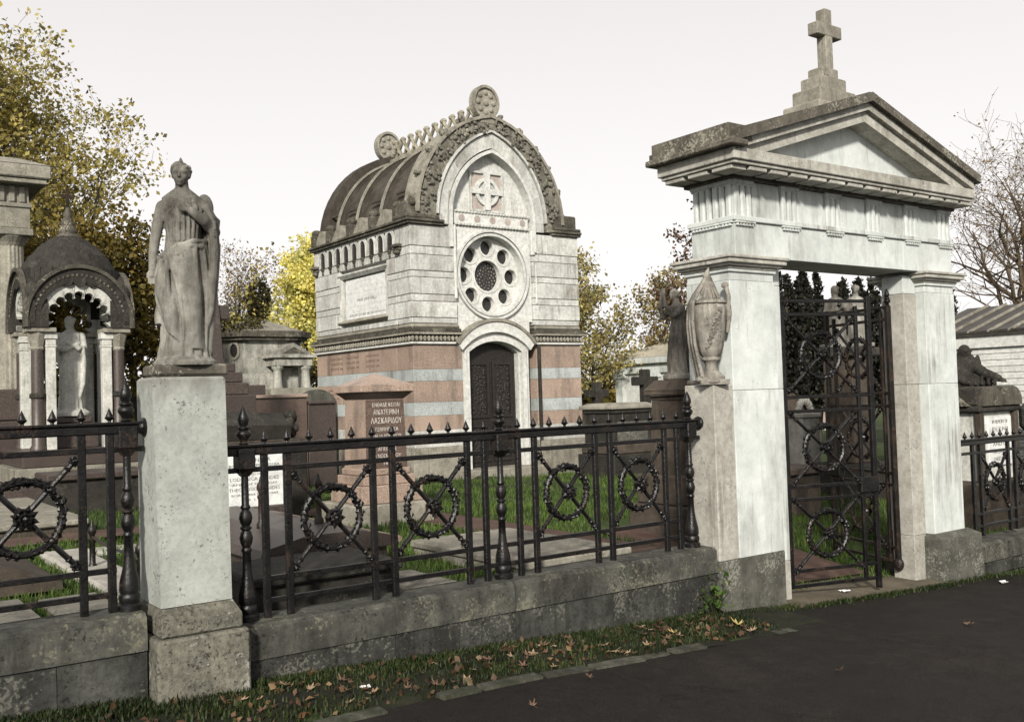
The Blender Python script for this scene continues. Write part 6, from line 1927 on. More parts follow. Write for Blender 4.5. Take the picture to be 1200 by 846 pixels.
# ---- praying figure seen from the side
def mourner():
    m = MB()
    fold = lambda a, z: 1 + .085 * ridge(6 * a + 9 * z) * sstep((.62 - z) / .3) + .04 * math.sin(13 * a - 16 * z)
    loft(m, [(0, .0, .0, .105, .11), (.08, 0, -.005, .088, .10), (.22, .0, .0, .085, .098), (.36, .0, .02, .088, .10), (.46, .0, .03, .085, .095), (.56, .0, .035, .072, .078), (.64, 0, .02, .078, .082), (.70, 0, .02, .082, .07), (.735, 0, .02, .045, .045)], folds=fold)
    for s in (-1, 1):
        limb(m, [(s * .075, .015, .665), (s * .085, -.10, .60), (s * .045, -.16, .70), (s * .016, -.155, .79)], [.034, .032, .025, .018])
        m.ball((s * .075, .015, .68), .040, 12, 8)
        hand(m, (s * .016, -.155, .79), (-s * .05, .05, 1), .095, .05, -.1)
    m.path([(0, .02, .71), (0, .0, .77)], [.036, .032], 12)
    head(m, (0, -.012, .815), .052, 0, R(-8), 'bun')
    for k in range(5):
        m.path([(.08 - .04 * k, .095, .66), (.09 - .045 * k, .125, .40), (.085 - .04 * k, .115, .15), (.09 - .045 * k, .12, .02)], [.02, .026, .024, .02], 8)
    m.lathe([(.15, -.03), (.15, .015), (.11, .04)], (0, 0, 0), 18)
    return m
fm = mourner().xf(Matrix.Translation((6.92, 6.78, 1.73)) @ Matrix.Rotation(R(-98), 4, 'Z') @ Matrix.Scale(.97, 4))
q = fused('praying_statue', fm, .0075, 2, None, M['statuetan'], off=(6.90, 6.78, 1.70))
tag(q, 'tan stone figure with raised hands praying on the dark brown pedestal', 'statue')

# ---- two figures seen through the gate
def couple():
    m = MB()
    for x, h in ((-.13, 0.0), (.15, -.06)):
        fold = lambda a, z: 1 + .07 * ridge(6 * a + 2 * z + x * 20) * sstep((.5 - z) / .3) + .03 * math.sin(14 * a)
        loft(m, [(0, x, 0, .15, .13), (.2, x, 0, .12, .11), (.4, x, 0, .12, .10), (.5, x, 0, .10, .085), (.6, x, 0, .125, .095), (.66, x, 0, .11, .075), (.69, x, 0, .05, .05)], folds=fold, n=60, m=40)
        m.path([(x, 0, .67), (x, 0, .74)], [.04, .035], 10)
        head(m, (x, -.01, .79), .056, R(20 if x < 0 else -30), 0, 'veil' if x < 0 else 'bun')
        s = 1 if x < 0 else -1
        limb(m, [(x - s * .11, 0, .62), (x - s * .15, -.04, .48), (x - s * .02, -.11, .50)], [.04, .036, .024])
        limb(m, [(x + s * .11, 0, .62), (x + s * .12, -.06, .50), (x + s * .04, -.12, .55)], [.04, .036, .024])
        hand(m, (x - s * .02, -.11, .50), (s, -.1, .2), .08, .1, .1)
        hand(m, (x + s * .04, -.12, .55), (-s * .5, -.1, 1), .08, .1, .1)
    m.box(-.34, .34, -.2, .2, -.03, .03, .01)
    return m
fm = couple().xf(Matrix.Translation((11.0, 7.75, 2.10)) @ Matrix.Rotation(R(-42), 4, 'Z') @ Matrix.Scale(.92, 4))
q = fused('couple_statue', fm, .010, 2, None, M['statue'], off=(11.0, 7.75, 2.072))
tag(q, 'pale statue of two embracing figures seen through the gate', 'statue')

# ---- crouching dark sculpture on the right tomb
def crouching():
    m = MB()
    m.ball((-.22, 0, .16), (.20, .17, .17), 16, 10)
    m.ball((-.12, -.03, .28), (.15, .13, .14), 14, 10)
    head(m, (-.14, -.08, .40), .085, R(30), R(25), 'veil')
    limb(m, [(-.02, -.05, .26), (.12, -.10, .16), (.30, -.10, .10)], [.07, .06, .045])
    hand(m, (.30, -.10, .10), (1, -.1, -.35), .12)
    limb(m, [(-.28, -.05, .28), (-.36, -.12, .14), (-.22, -.16, .08)], [.07, .06, .045])
    hand(m, (-.22, -.16, .08), (1, -.1, -.2), .11)
    m.path([(-.3, 0, .06), (.0, .02, .05), (.25, .03, .04)], [.15, .13, .07], 12)
    m.path([(.05, .05, .15), (.09, .06, .30), (.11, .06, .38)], [.09, .06, .015], 10)
    for k in range(8):
        m.path([(-.4 + .09 * k, -.13, .02), (-.36 + .085 * k, -.10, .12)], [.03, .02], 8)
    return m
fm = crouching().xf(Matrix.Translation((11.22, 6.20, 1.52)) @ Matrix.Rotation(R(-36), 4, 'Z') @ Matrix.Diagonal((.85, .9, 1.0, 1)))
q = fused('crouching_statue', fm, .010, 2, None, M['darkstone'], off=(11.22, 6.20, 1.52))
tag(q, 'dark crouching mourner sculpture lying on top of the white tomb', 'statue')

# ---- draped urn on the gate pedestal
def urn_body():
    m = MB()
    m.box(-.105, .105, -.105, .105, 0, .035)
    m.lathe([(.095, .03), (.095, .055), (.072, .075), (.048, .10), (.042, .14), (.052, .16), (.070, .172), (.070, .188), (.058, .195), (.076, .215), (.090, .26), (.103, .33), (.113, .41), (.120, .49), (.122, .55), (.110, .566),
             (.126, .572), (.126, .590), (.098, .598), (.066, .606), (.062, .63), (.050, .69), (.030, .75), (.008, .795)], (0, 0, 0), 48, lambda a, z: 1 + (.03 * math.cos(16 * a) if .2 < z < .30 else 0))
    return m
def urn_drape():
    m = MB()
    for k in range(7):
        y = -.075 + .024 * k
        w = .007 * math.sin(k * 2.3)
        r = .0135 if k % 2 else .010
        m.path([(.0, y * .15, .785), (-.045, y * .4, .71 + w), (-.095, y * .8, .635 + w), (-.132, y, .575), (-.142 + w, y, .43), (-.132 + w, y, .29), (-.108 + w, y - .006, .15), (-.082 + w, y - .014, .03)],
               [r, r * 1.15, r * 1.2, r * 1.2, r * 1.15, r * 1.2, r * 1.3, r * 1.6], 8)
    for k in range(6):
        a = -.5 - .42 * k
        m.path([(0, 0, .785), (.036 * math.cos(a), .036 * math.sin(a), .71), (.085 * math.cos(a), .085 * math.sin(a), .602)], [.010, .010, .008], 8)
    m.path([(-.02, 0, .76), (.0, 0, .80), (.008, .0, .83)], [.024, .016, .004], 8)
    m.ball((-.075, -.045, .035), (.055, .06, .03), 12, 8)
    m.ball((-.01, -.085, .022), (.06, .035, .022), 12, 8)
    return m
def urn_garland():
    m = MB()
    rg = random.Random(6)
    for k in range(120):
        t = k / 119
        x = .055 - .10 * t
        z = .535 - .28 * t
        r_ = .082 + .122 * (z - .22)
        w = .012 + .014 * math.sin(math.pi * min(1, t * 1.15))
        xx = x + rg.uniform(-w, w)
        y = -math.sqrt(max(.0004, r_ * r_ - xx * xx))
        m.ball((xx, y - .005 + rg.uniform(-.006, .006), z + rg.uniform(-w, w)), rg.uniform(.006, .0105), 7, 6)
    return m
def urn_handle():
    m = MB()
    m.path([(.105, -.03, .545), (.132, -.035, .56), (.138, -.035, .62), (.120, -.03, .685), (.100, -.03, .70)], [.018, .018, .016, .018, .020], 10)
    m.ball((.115, -.03, .70), (.028, .024, .022), 10, 8)
    m.path([(.132, -.04, .57), (.134, -.04, .50), (.128, -.045, .44), (.112, -.05, .36)], [.018, .022, .018, .010], 8)
    return m
ut = thing('draped_urn', 'tan stone urn with draped cloth and flower garland beside the left gate pier', 'urn', (5.285, 4.865, 1.63))
UX = Matrix.Translation((5.237, 4.805, 1.63)) @ Matrix.Rotation(R(-33), 4, 'Z') @ Matrix.Diagonal((.98, .98, 1.0, 1))
part('urn_foot', MB().box(5.18, 5.368, 4.745, 5.0, 1.63, 1.665, .01), M['statuetan'], ut)
part('urn_bowl', urn_body().xf(UX), M['statuetan'], ut, True)
fused('drape', urn_drape().xf(UX), .0042, 1, ut, M['statuetan'])
fused('garland', urn_garland().xf(UX), .0032, 0, ut, M['statuetan'])
fused('handle', urn_handle().xf(UX), .004, 1, ut, M['statuetan'])
# ------------------------------------------------------------------ trees
def leaf_mesh(name, pts, size, mat, seed, droop=.35, jitter=.12, per=1):
    g = np.random.default_rng(seed)
    P = np.repeat(np.asarray(pts, float), per, axis=0)
    n = len(P)
    P = P + g.normal(0, jitter, (n, 3))
    d = g.normal(0, 1, (n, 3))
    d[:, 2] -= droop
    d /= np.linalg.norm(d, axis=1)[:, None]
    h = g.normal(0, 1, (n, 3))
    s = np.cross(d, h)
    s /= np.linalg.norm(s, axis=1)[:, None] + 1e-9
    L = size * g.uniform(.6, 1.3, n)[:, None]
    W = L * g.uniform(.28, .42, n)[:, None]
    nn = np.cross(d, s)
    v = np.stack([P, P + d * L * .5 + s * W + nn * L * .12, P + d * L, P + d * L * .5 - s * W + nn * L * .12], 1).reshape(-1, 3)
    f = np.arange(n * 4).reshape(n, 4)
    f = np.concatenate([f[:, [0, 1, 2]], f[:, [0, 2, 3]]], 1).reshape(-1, 3)
    me = bpy.data.meshes.new(name)
    me.vertices.add(len(v))
    me.vertices.foreach_set('co', v.ravel())
    me.loops.add(len(f) * 3)
    me.loops.foreach_set('vertex_index', f.ravel().astype(np.int32))
    me.polygons.add(len(f))
    me.polygons.foreach_set('loop_start', np.arange(0, len(f) * 3, 3, dtype=np.int32))
    me.polygons.foreach_set('loop_total', np.full(len(f), 3, dtype=np.int32))
    me.update(calc_edges=True)
    me.materials.append(mat)
    return me
def tree(name, label, x, y, h, spread, seed, leafmat, bark='bark', r0=.16, first=.28, kids=(9, 6, 5), twigs=3, leaf=.11, per=3, lean=(0, 0), keep=1.0, jit=.10, cat='tree', up=.45, group=None, crown_name='crown'):
    g = random.Random(seed)
    z0 = gz(x, y)
    mb = MB()
    tips = []
    def branch(p, d, L, r, lev):
        pts, rad = [Vector(p)], [r]
        n = 8 if lev == 0 else (7 if lev == 1 else 4)
        d = Vector(d).normalized()
        for i in range(n):
            wob = Vector((g.gauss(0, 1), g.gauss(0, 1), g.gauss(0, .6))) * (.10 if lev == 0 else .24)
            d = (d + wob * (1.0 if lev < 2 else 1.4) + Vector((0, 0, up * .22 if lev else .02))).normalized()
            pts.append(pts[-1] + d * L / n)
            rad.append(max(.004, r * (1 - (i + 1) / n * (.72 if lev == 0 else .82))))
        mb.path([tuple(q) for q in pts], rad, (9, 6, 4, 3)[min(lev, 3)], lev < 2)
        if lev >= len(kids):
            for q in pts[1:]:
                tips.append(tuple(q))
            return
        k = kids[lev]
        for i in range(k):
            t = (first if lev == 0 else .25) + (1 - (first if lev == 0 else .25)) * (i + g.uniform(.1, .9)) / k
            s = t * (len(pts) - 1)
            a = min(int(s), len(pts) - 2)
            q = pts[a].lerp(pts[a + 1], s - a)
            rr = (rad[a] + (rad[a + 1] - rad[a]) * (s - a)) * .62
            az = g.uniform(0, 6.283) if lev else i * 2.4 + g.uniform(-.5, .5)
            out = Vector((math.cos(az), math.sin(az), g.uniform(.1, .9) if lev == 0 else g.uniform(-.2, .6)))
            dd = (out * .9 + (pts[a + 1] - pts[a]).normalized() * .55)
            LL = (spread * (1.15 - .6 * t) if lev == 0 else L * g.uniform(.42, .62))
            branch(q, dd, LL, rr, lev + 1)
        if lev:
            tips.append(tuple(pts[-1]))
    branch((x, y, z0 - .1), (lean[0], lean[1], 1), h, r0, 0)
    t = thing(name, label, cat, (x, y, z0), group)
    part('trunk', mb, M[bark], t, True)
    if keep > 0:
        tp_ = [p for p in tips if g.random() < keep]
        me = leaf_mesh(crown_name, [(p[0] - x, p[1] - y, p[2] - z0) for p in tp_], leaf, M[leafmat], seed, .35, jit, per)
        inst(crown_name, me, t, (x, y, z0))
    return t
tree('autumn_tree', 'tall golden leaved tree behind the fluted temple at the far left', 2.8, 24.0, 7.2, 4.6, 21, 'gold', 'bark', .20, .22, (12, 8, 7), leaf=.115, per=9, keep=.60, jit=.11, group='autumn trees behind the left tombs')
tree('autumn_tree', 'tall golden brown tree with dark forked trunk behind the domed shrine', 6.0, 25.5, 7.2, 4.0, 5, 'gold', 'bark', .19, .22, (12, 8, 7), leaf=.11, per=9, keep=.56, jit=.11, lean=(.02, 0), group='autumn trees behind the left tombs')
tree('autumn_tree', 'shorter olive leaved tree between the shrine and the robed statue', 6.3, 22.5, 4.6, 2.0, 33, 'olive', 'bark', .13, .15, (10, 7, 5), leaf=.11, per=8, keep=.8, jit=.15, group='autumn trees behind the left tombs')
tree('autumn_tree', 'low olive brown tree standing behind the columns of the domed shrine', 4.6, 21.5, 4.0, 1.9, 34, 'olive', 'bark', .12, .12, (10, 7, 5), leaf=.105, per=8, keep=.8, jit=.15, group='autumn trees behind the left tombs')
tree('yellow_tree', 'bright yellow leaved tree between the little temple tomb and the mausoleum', 14.0, 31.0, 6.2, 2.5, 8, 'yellow', 'bark', .15, .15, (14, 8, 5), leaf=.14, per=9, keep=.95, jit=.16)
tree('bare_tree', 'fine twigged brown tree nearly bare behind the little temple tomb', 12.0, 32.5, 5.5, 2.5, 14, 'brownleaf', 'bark', .12, .12, (12, 8, 7), leaf=.10, per=1, keep=.8, jit=.12)
tree('autumn_tree', 'broad olive and gold tree right of the mausoleum behind the pale vault', 23.2, 27.5, 5.3, 2.7, 17, 'olivegold', 'bark', .16, .10, (15, 9, 6), leaf=.13, per=6, keep=.8, jit=.15)
tree('autumn_tree', 'small thin leaved russet and gold tree beside the left gate pier far behind', 25.2, 26.3, 5.2, 1.9, 19, 'russet', 'bark', .10, .15, (12, 8, 6), leaf=.13, per=2, keep=.7, jit=.12)
tree('sparse_tree', 'slender sparse tree with few dark leaves rising beside the gate entablature', 19.75, 19.6, 6.4, 1.7, 23, 'redleaf', 'bark', .08, .35, (10, 7, 6), leaf=.13, per=2, keep=.8, jit=.08)
tree('bare_tree', 'large bare brown branched tree right of the gateway behind the white building', 25.4, 12.2, 5.4, 4.0, 41, 'brownleaf', 'barkwarm', .17, .28, (14, 9, 8), leaf=.07, per=1, keep=.5, jit=.06, lean=(-.20, .12))
tree('bare_tree', 'second bare twiggy tree behind the seamed roof at the right edge', 28.0, 12.4, 5.0, 3.0, 44, 'brownleaf', 'barkwarm', .16, .12, (12, 8, 8), leaf=.07, per=1, keep=.5, jit=.06)
# dark yews beyond the gate: many narrow upright plumes
def yew(label, x, y, h, w, seed):
    g = np.random.default_rng(seed)
    z0 = gz(x, y)
    pts = []
    for k in range(16):
        a, r_ = g.uniform(0, 6.28), w * math.sqrt(g.uniform(0, 1)) * .75
        cx_, cy_ = r_ * math.cos(a), r_ * math.sin(a)
        hh = h * g.uniform(.72, 1.02) * (1 - .12 * r_ / w)
        n = 1100
        t = g.uniform(.30, 1, n)
        rad = .21 * w * np.clip(np.minimum(1, (1 - t) * 3.2) + .08, 0, 1) * np.sqrt(g.uniform(.2, 1, n)) * 1.3
        aa = g.uniform(0, 6.28, n)
        pts.append(np.stack([cx_ * (.6 + .5 * t) + rad * np.cos(aa), cy_ * (.6 + .5 * t) + rad * np.sin(aa), hh * t], 1))
    t = thing('yew_tree', label, 'tree', (x, y, z0), 'dark yews beyond the gate')
    mb = MB()
    for k in range(5):
        a = k * 1.256
        mb.path([(x + .1 * math.cos(a), y + .1 * math.sin(a), z0 - .1), (x + .25 * w * math.cos(a), y + .25 * w * math.sin(a), z0 + h * .3), (x + .4 * w * math.cos(a), y + .4 * w * math.sin(a), z0 + h * .75)], [.09, .06, .02], 7)
    part('trunk', mb, M['bark'], t)
    me = leaf_mesh('crown', np.concatenate(pts), .095, M['yew'], seed, -1.6, .02, 1)
    inst('crown', me, t, (x, y, z0))
yew('dark plumed yew tree seen at the left side of the gate opening', 16.4, 13.4, 4.1, 1.0, 1)
yew('dark plumed yew tree standing second from the left beyond the gate', 17.9, 13.6, 4.25, 1.05, 2)
yew('dark plumed yew tree near the middle of the gate opening', 19.4, 13.4, 4.1, 1.05, 3)
yew('dark plumed yew tree behind the statue of two figures', 21.2, 13.6, 4.1, 1.0, 4)
yew('dark plumed yew tree farthest right beyond the gate', 23.2, 13.8, 4.0, 1.0, 6)
# weeds on the roof of the little temple tomb and bushes
def bush(name, label, x, y, z0, w, d, h, n, seed, mat, leaf=.12, group=None, cat='bush'):
    g = np.random.default_rng(seed)
    u = g.normal(0, 1, (n, 3))
    u /= np.linalg.norm(u, axis=1)[:, None]
    rr = g.uniform(.35, 1, n) ** .5
    lob = 1 + .25 * np.sin(u[:, 0] * 7 + seed) * np.cos(u[:, 2] * 6 + u[:, 1] * 5)
    p = u * (rr * lob)[:, None] * np.array([w, d, h * .55])
    p[:, 2] += h * .5
    t = thing(name, label, cat, (x, y, z0), group)
    mb = MB()
    for k in range(7):
        a = k * .9
        mb.path([(x, y, z0 - .05), (x + w * .3 * math.cos(a), y + d * .3 * math.sin(a), z0 + h * .45), (x + w * .6 * math.cos(a), y + d * .6 * math.sin(a), z0 + h * .85)], [.03, .02, .006], 5)
    part('stem', mb, M['bark'], t)
    me = leaf_mesh('foliage', p, leaf, M[mat], seed, .1, .03, 1)
    inst('foliage', me, t, (x, y, z0))
bush('roof_weeds', 'tall dark weeds growing from the top of the little temple tomb roof', 9.84, 24.75, 3.78, .30, .25, 1.0, 900, 3, 'darkleaf', .10, cat='plant')
bush('roof_weeds', 'low ragged grass along the left eave of the little temple tomb roof', 9.1, 24.3, 3.42, .62, .5, .36, 900, 4, 'darkleaf', .08, cat='plant')
bush('dark_bush', 'dark bush behind the pale vault and small cross', 18.4, 24.5, .1, 1.5, 1.2, 1.9, 4200, 5, 'darkleaf', .13, 'bushes among the tombs')
bush('dark_bush', 'dark olive bush right of the robed statue behind the granite cross', 8.2, 27.5, .2, 1.5, 1.2, 2.4, 4200, 7, 'olive', .13, 'bushes among the tombs')
bush('dark_bush', 'dark bush behind the little temple tomb under the yellow tree', 12.9, 28.5, .2, 1.8, 1.2, 2.6, 5000, 9, 'darkleaf', .13, 'bushes among the tombs')
bush('dark_bush', 'dark bush beside the fluted temple behind the domed shrine', 4.4, 20.4, .2, 1.0, .8, 2.2, 4000, 12, 'darkleaf', .12, 'bushes among the tombs')
# far hedgerow that closes the view
g = np.random.default_rng(77)
hp = []
for x0, y0, x1, y1 in ((-40, 52, 20, 56), (20, 56, 70, 46), (70, 46, 95, 10), (95, 10, 100, -30)):
    n = 9000
    t = g.uniform(0, 1, n)
    px_ = x0 + (x1 - x0) * t
    hgt = 2.6 + .9 * np.sin(px_ * .7) + .5 * np.sin(px_ * 2.1 + 1)
    hp.append(np.stack([px_ + g.normal(0, .5, n), y0 + (y1 - y0) * t + g.normal(0, .8, n), g.uniform(0, 1, n) ** .8 * hgt + .0], 1))
hm = leaf_mesh('far_hedge', np.concatenate(hp), .5, M['olive'], 78, .1, .1, 1)
ho = inst('far_hedge', hm, None, (0, 0, 0))
tag(stuff(ho), 'distant hedge of brown and olive trees along the edge of the cemetery', 'hedge')
# ------------------------------------------------------------------ grass and fallen leaves
def blades(name, pts, h, mat, seed, w=.004, label='grass', cat='grass'):
    g = np.random.default_rng(seed)
    P = np.asarray(pts)
    n = len(P)
    a = g.uniform(0, 6.283, n)
    H = h * g.uniform(.45, 1.35, n)
    lean = g.uniform(.1, .75, n) * H
    s = np.stack([np.cos(a + 1.57), np.sin(a + 1.57), np.zeros(n)], 1) * (w * g.uniform(.7, 1.4, n))[:, None]
    d = np.stack([np.cos(a), np.sin(a), np.zeros(n)], 1)
    mid = P + d * (lean * .35)[:, None] + np.array([0, 0, 1]) * (H * .6)[:, None]
    tip = P + d * lean[:, None] + np.array([0, 0, 1]) * (H * .95)[:, None]
    v = np.stack([P - s, P + s, mid + s * .7, mid - s * .7, tip], 1).reshape(-1, 3)
    b = (np.arange(n) * 5)[:, None]
    f = np.concatenate([b + np.array([[0, 1, 2]]), b + np.array([[0, 2, 3]]), b + np.array([[3, 2, 4]])], 1).reshape(-1, 3)
    me = bpy.data.meshes.new(name)
    me.vertices.add(len(v))
    me.vertices.foreach_set('co', v.ravel())
    me.loops.add(len(f) * 3)
    me.loops.foreach_set('vertex_index', f.ravel().astype(np.int32))
    me.polygons.add(len(f))
    me.polygons.foreach_set('loop_start', np.arange(0, len(f) * 3, 3, dtype=np.int32))
    me.polygons.foreach_set('loop_total', np.full(len(f), 3, dtype=np.int32))
    me.update(calc_edges=True)
    me.materials.append(mat)
    o = inst(name, me, None, (0, 0, 0))
    return tag(stuff(o), label, cat)
g = np.random.default_rng(12)
SOLID = [(3.74, 4.66, 5.06, 6.52), (2.3, 3.4, 5.9, 8.3), (1.95, 2.92, 5.1, 5.84), (4.1, 4.93, 8.06, 8.9), (.7, 2.28, 10.1, 13.2), (.25, 1.4, 6.8, 9.0), (.1, 1.03, 5.2, 6.3), (1.56, 1.9, 5.3, 8.6),
         (6.1, 7.14, 6.4, 7.3), (4.72, 5.33, 4.9, 9.3), (1.2, 5.3, 9.35, 9.97), (2.1, 4.2, 14, 16), (7.5, 10.95, 12.9, 16.4), (2.9, 4.2, 9.0, 9.7), (6.05, 7.65, 5.2, 7.05), (1.16, 1.5, 5.6, 6.5), (2.95, 3.3, 5.1, 5.75)]
def grass_points(n, x0, x1, y0, y1, clump=1.0):
    p = np.stack([g.uniform(x0, x1, n), g.uniform(y0, y1, n)], 1)
    ok = np.ones(n, bool)
    for a, b, c, d in SOLID:
        ok &= ~((p[:, 0] > a) & (p[:, 0] < b) & (p[:, 1] > c) & (p[:, 1] < d))
    dens = .5 + .5 * np.sin(p[:, 0] * 2.3 + np.sin(p[:, 1] * 1.9) * 2) * np.cos(p[:, 1] * 2.9 + p[:, 0])
    ok &= g.uniform(0, 1, n) < (.35 + .65 * dens) * clump
    return [(x, y, gz(x, y) + bumpy(x, y) - .006) for x, y in p[ok]]
blades('cemetery_grass', grass_points(95000, -.6, 8.5, 5.03, 9.5) + grass_points(60000, 0, 12, 9.5, 14.5), .06, M['grass'], 1, .005, 'short green grass between the tombs inside the railings')
blades('path_edge_grass', grass_points(9000, 8.4, 11, 5.1, 8.5) + grass_points(6000, 7.6, 9.5, 5.1, 8), .07, M['grass'], 2, .005, 'green grass inside the gateway and right railing')
vp = []
for i in range(60000):
    x = g.uniform(-1.5, 5.15)
    y = kerb_y(x) + .03 + (4.74 - kerb_y(x)) * g.uniform(0, 1) ** .7
    if 1.30 < x < 1.79 and y > 4.61:
        continue
    patch = .5 + .5 * math.sin(3.1 * x + 1.1) * math.sin(7.3 * y + 1.9 * x)
    near_wall = sstep((y - 4.5) / .2)
    if g.uniform() > .06 + .62 * patch ** 1.5 + .35 * near_wall:
        continue
    vp.append((x, y, zo(x) + .022 * sstep((y - KY) / .35)))
blades('verge_grass', vp, .032, M['vergegrass'], 5, .0042, 'dark straggly grass on the verge at the foot of the low wall')
fp = []
for i in range(2600):                                  # moss and grass at the foot of the gateway
    x = g.uniform(5.2, 8.6)
    y = 4.70 - abs(g.normal(0, .06)) if (x < 5.9 or x > 7.8) else 4.60 - abs(g.normal(0, .035))
    fp.append((x, y, zo(x) + .003))
for i in range(900):
    x = g.uniform(8.5, 12)
    fp.append((x, 4.70 - abs(g.normal(0, .14)), zo(x) + .003))
blades('threshold_grass', fp, .035, M['vergegrass'], 6, .004, 'fringe of moss and grass at the foot of the gateway piers')

# broad-leaved weeds growing at the wall end beside the pedestal
wd = thing('wall_weed', 'small broad leaved weed growing in the corner of wall and pedestal', 'plant', (5.02, 4.66, zo(5.02) + .05))
mb = MB()
for k in range(7):
    a = k * .9
    mb.path([(5.02, 4.66, zo(5.02) + .03), (5.02 + .05 * math.cos(a), 4.65 + .05 * math.sin(a), zo(5.02) + .14), (5.02 + .10 * math.cos(a), 4.64 + .08 * math.sin(a), zo(5.02) + .2)], [.004, .003, .002], 5)
part('stem', mb, M['vergegrass'], wd)
wl = [(g.normal(0, .09), g.normal(-.01, .035), .03 + abs(g.normal(0, .11))) for i in range(70)]
inst('foliage', leaf_mesh('foliage', wl, .05, M['grass'], 9, .3, .01, 1), wd, (5.02, 4.66, zo(5.02) + .05))

def maple(seed, r=.05):
    rr = random.Random(seed)
    m = MB()
    vs, n = [], 5
    pts = []
    for k in range(n):
        a = math.pi / 2 + (k - 2) * 1.05
        L = r * (1.15, 1.0, .8)[abs(k - 2)] * rr.uniform(.85, 1.1)
        pts.append((a - .52, r * .38))
        pts.append((a - .2, L * .72))
        pts.append((a, L))
        pts.append((a + .2, L * .72))
    pts.append((math.pi / 2 + 3 * 1.05 - .52, r * .38))
    pts.append((-math.pi / 2, r * .25))
    curl = rr.uniform(.3, 1.5)
    fold = rr.uniform(-.8, .8)
    P = lambda a, q: (q * math.cos(a), q * math.sin(a), curl * q * q / r * .55 + fold * abs(math.cos(a)) * q * .5)
    top = [P(a, q) for a, q in pts]
    t = .0012
    vs = [(0, 0, t)] + [(x, y, z + t) for x, y, z in top] + [(0, 0, -t)] + [(x, y, z - t) for x, y, z in top]
    k = len(top)
    fs = [(0, i + 1, (i + 1) % k + 1) for i in range(k)] + [(k + 1, k + 2 + (i + 1) % k, k + 2 + i) for i in range(k)]
    fs += [(i + 1, k + 2 + i, k + 2 + (i + 1) % k, (i + 1) % k + 1) for i in range(k)]
    m.add(vs, fs)
    m.path([(0, -r * .2, 0), (0, -r * .8, r * .15), (r * .05, -r * 1.2, r * .1)], .0016, 4)
    return m
kinds = [(shared('fallen_leaf', maple(k, .046), M[mm]), nm) for k, (mm, nm) in enumerate((('leafbrown', 'brown'), ('leaftan', 'tan'), ('leafbrown', 'brown'), ('leaftan', 'tan'), ('leafbrown', 'brown'), ('leafbrown', 'brown')))]
ylf = shared('fallen_leaf', maple(20, .055), M['leafyellow'])
rl = random.Random(31)
def vz(x, y):
    return zo(x) + .022 * sstep((y - KY) / .35)
def leaf_at(me, x, y, label, s=1.0, up=.022):
    z = vz(x, y) + up if y > kerb_y(x) else zo(x) + .016
    o = inst('fallen_leaf', me, None, (x, y, z), (rl.uniform(-.35, .35), rl.uniform(-.35, .35), rl.uniform(0, 6.28)), s)
    return tag(o, label, 'leaf', 'fallen leaves along the wall')
used_labels = set()
for i in range(150):
    c = rl.choice((3.2, 3.6, 4.3, 4.75, 2.5, 1.9))
    x = max(-.3, min(5.1, rl.gauss(c, .33)))
    y = rl.uniform(kerb_y(x) + .04, 4.66)
    if 1.28 < x < 1.82 and y > 4.58:
        continue
    me, nm = kinds[rl.randrange(6)]
    sz = rl.uniform(.38, .76)
    big = 'small' if sz < .50 else ('middling' if sz < .64 else 'large')
    where = 'close to the edging stones' if y < kerb_y(x) + .2 else ('at the foot of the low wall' if y > 4.5 else 'in the middle of the verge')
    along = 'left of the statue pillar' if x < 1.3 else ('before the statue pillar' if x < 1.9 else ('under the first railing wreath' if x < 2.64 else ('under the second railing wreath' if x < 3.42 else ('under the third railing wreath' if x < 4.2 else 'near the urn pedestal'))))
    lb_ = '%s dry %s leaf %s %s' % (big, nm, where, along)
    if lb_ in used_labels:
        continue
    used_labels.add(lb_)
    leaf_at(me, x, y, lb_, sz)
leaf_at(ylf, 4.87, 4.33, 'pale yellow maple leaf lying on the verge near the gate pedestal', .8, .03)
leaf_at(ylf, 4.35, 4.38, 'dull yellow leaf among brown ones in the middle of the verge', .6, .025)
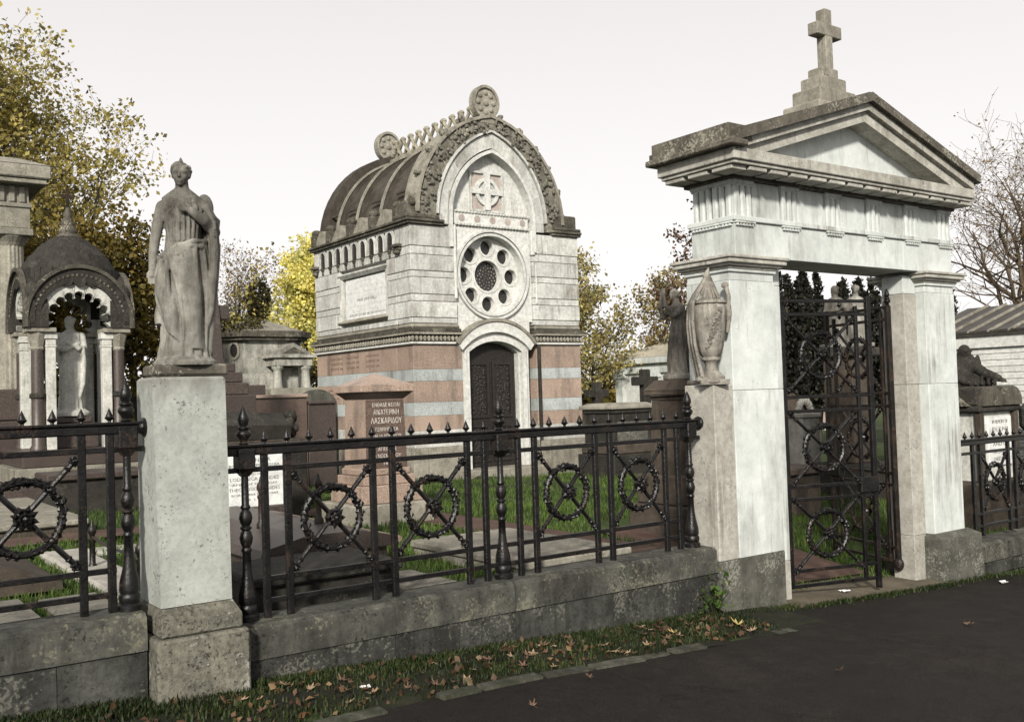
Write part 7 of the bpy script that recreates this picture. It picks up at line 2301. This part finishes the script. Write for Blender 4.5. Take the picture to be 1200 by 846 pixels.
for x, y, lbl in ((3.3, 3.95, 'close to the edging stones'), (4.5, 3.3, 'in the middle of the road'), (2.75, 3.7, 'at the lower left of the road'), (6.3, 3.6, 'out before the gateway'),
                  (9.4, 4.28, 'below the right railing'), (9.9, 4.4, 'farthest right under the rough wall'), (8.9, 4.5, 'beside the right pier base')):
    me, nm = kinds[rl.randrange(6)]
    leaf_at(me, x, y, 'dry %s leaf lying on the asphalt %s' % (nm, lbl), rl.uniform(.5, .8))
sm_ = []
for i in range(800):
    x = g.uniform(-.6, 5.1)
    y = g.uniform(kerb_y(x) + .02, 4.7)
    if 1.30 < x < 1.79 and y > 4.6:
        continue
    sm_.append((x, y, vz(x, y) + .012))
lo = inst('leaf_litter', leaf_mesh('leaf_litter', sm_, .04, M['deadleaf'], 15, .0, .006, 1), None, (0, 0, 0))
tag(stuff(lo), 'small broken brown leaves scattered over the verge', 'leaf litter')
def scrap(x, y, s, label, seed):
    r5 = random.Random(seed)
    m = MB()
    n = 6
    up = [(s * (i / n - .5), s * .35 * r5.uniform(.6, 1.1), r5.uniform(.002, .02)) for i in range(n + 1)]
    dn = [(s * (i / n - .5), -s * .35 * r5.uniform(.5, 1.1), r5.uniform(.002, .02)) for i in range(n + 1)]
    for i in range(n):
        a, b, c, d = dn[i], dn[i + 1], up[i + 1], up[i]
        m.add([a, b, c, d] + [(p[0], p[1], p[2] + .002) for p in (a, b, c, d)], [(3, 2, 1, 0), (4, 5, 6, 7), (0, 1, 5, 4), (1, 2, 6, 5), (2, 3, 7, 6), (3, 0, 4, 7)])
    o = inst('paper_scrap', shared('paper_scrap', m, M['litter']), None, (x, y, zo(x) + .03 if 5.9 < x < 7.8 and y > 4.62 else zo(x) + .012), (0, 0, r5.uniform(0, 3)))
    tag(o, label, 'litter', 'scraps of litter')
scrap(6.62, 4.78, .09, 'white paper scrap lying on the threshold under the gate', 1)
scrap(8.25, 4.38, .085, 'white paper scrap on the asphalt before the right pier base', 2)
scrap(2.25, 4.40, .05, 'tiny white scrap in the verge near the statue pillar', 3)
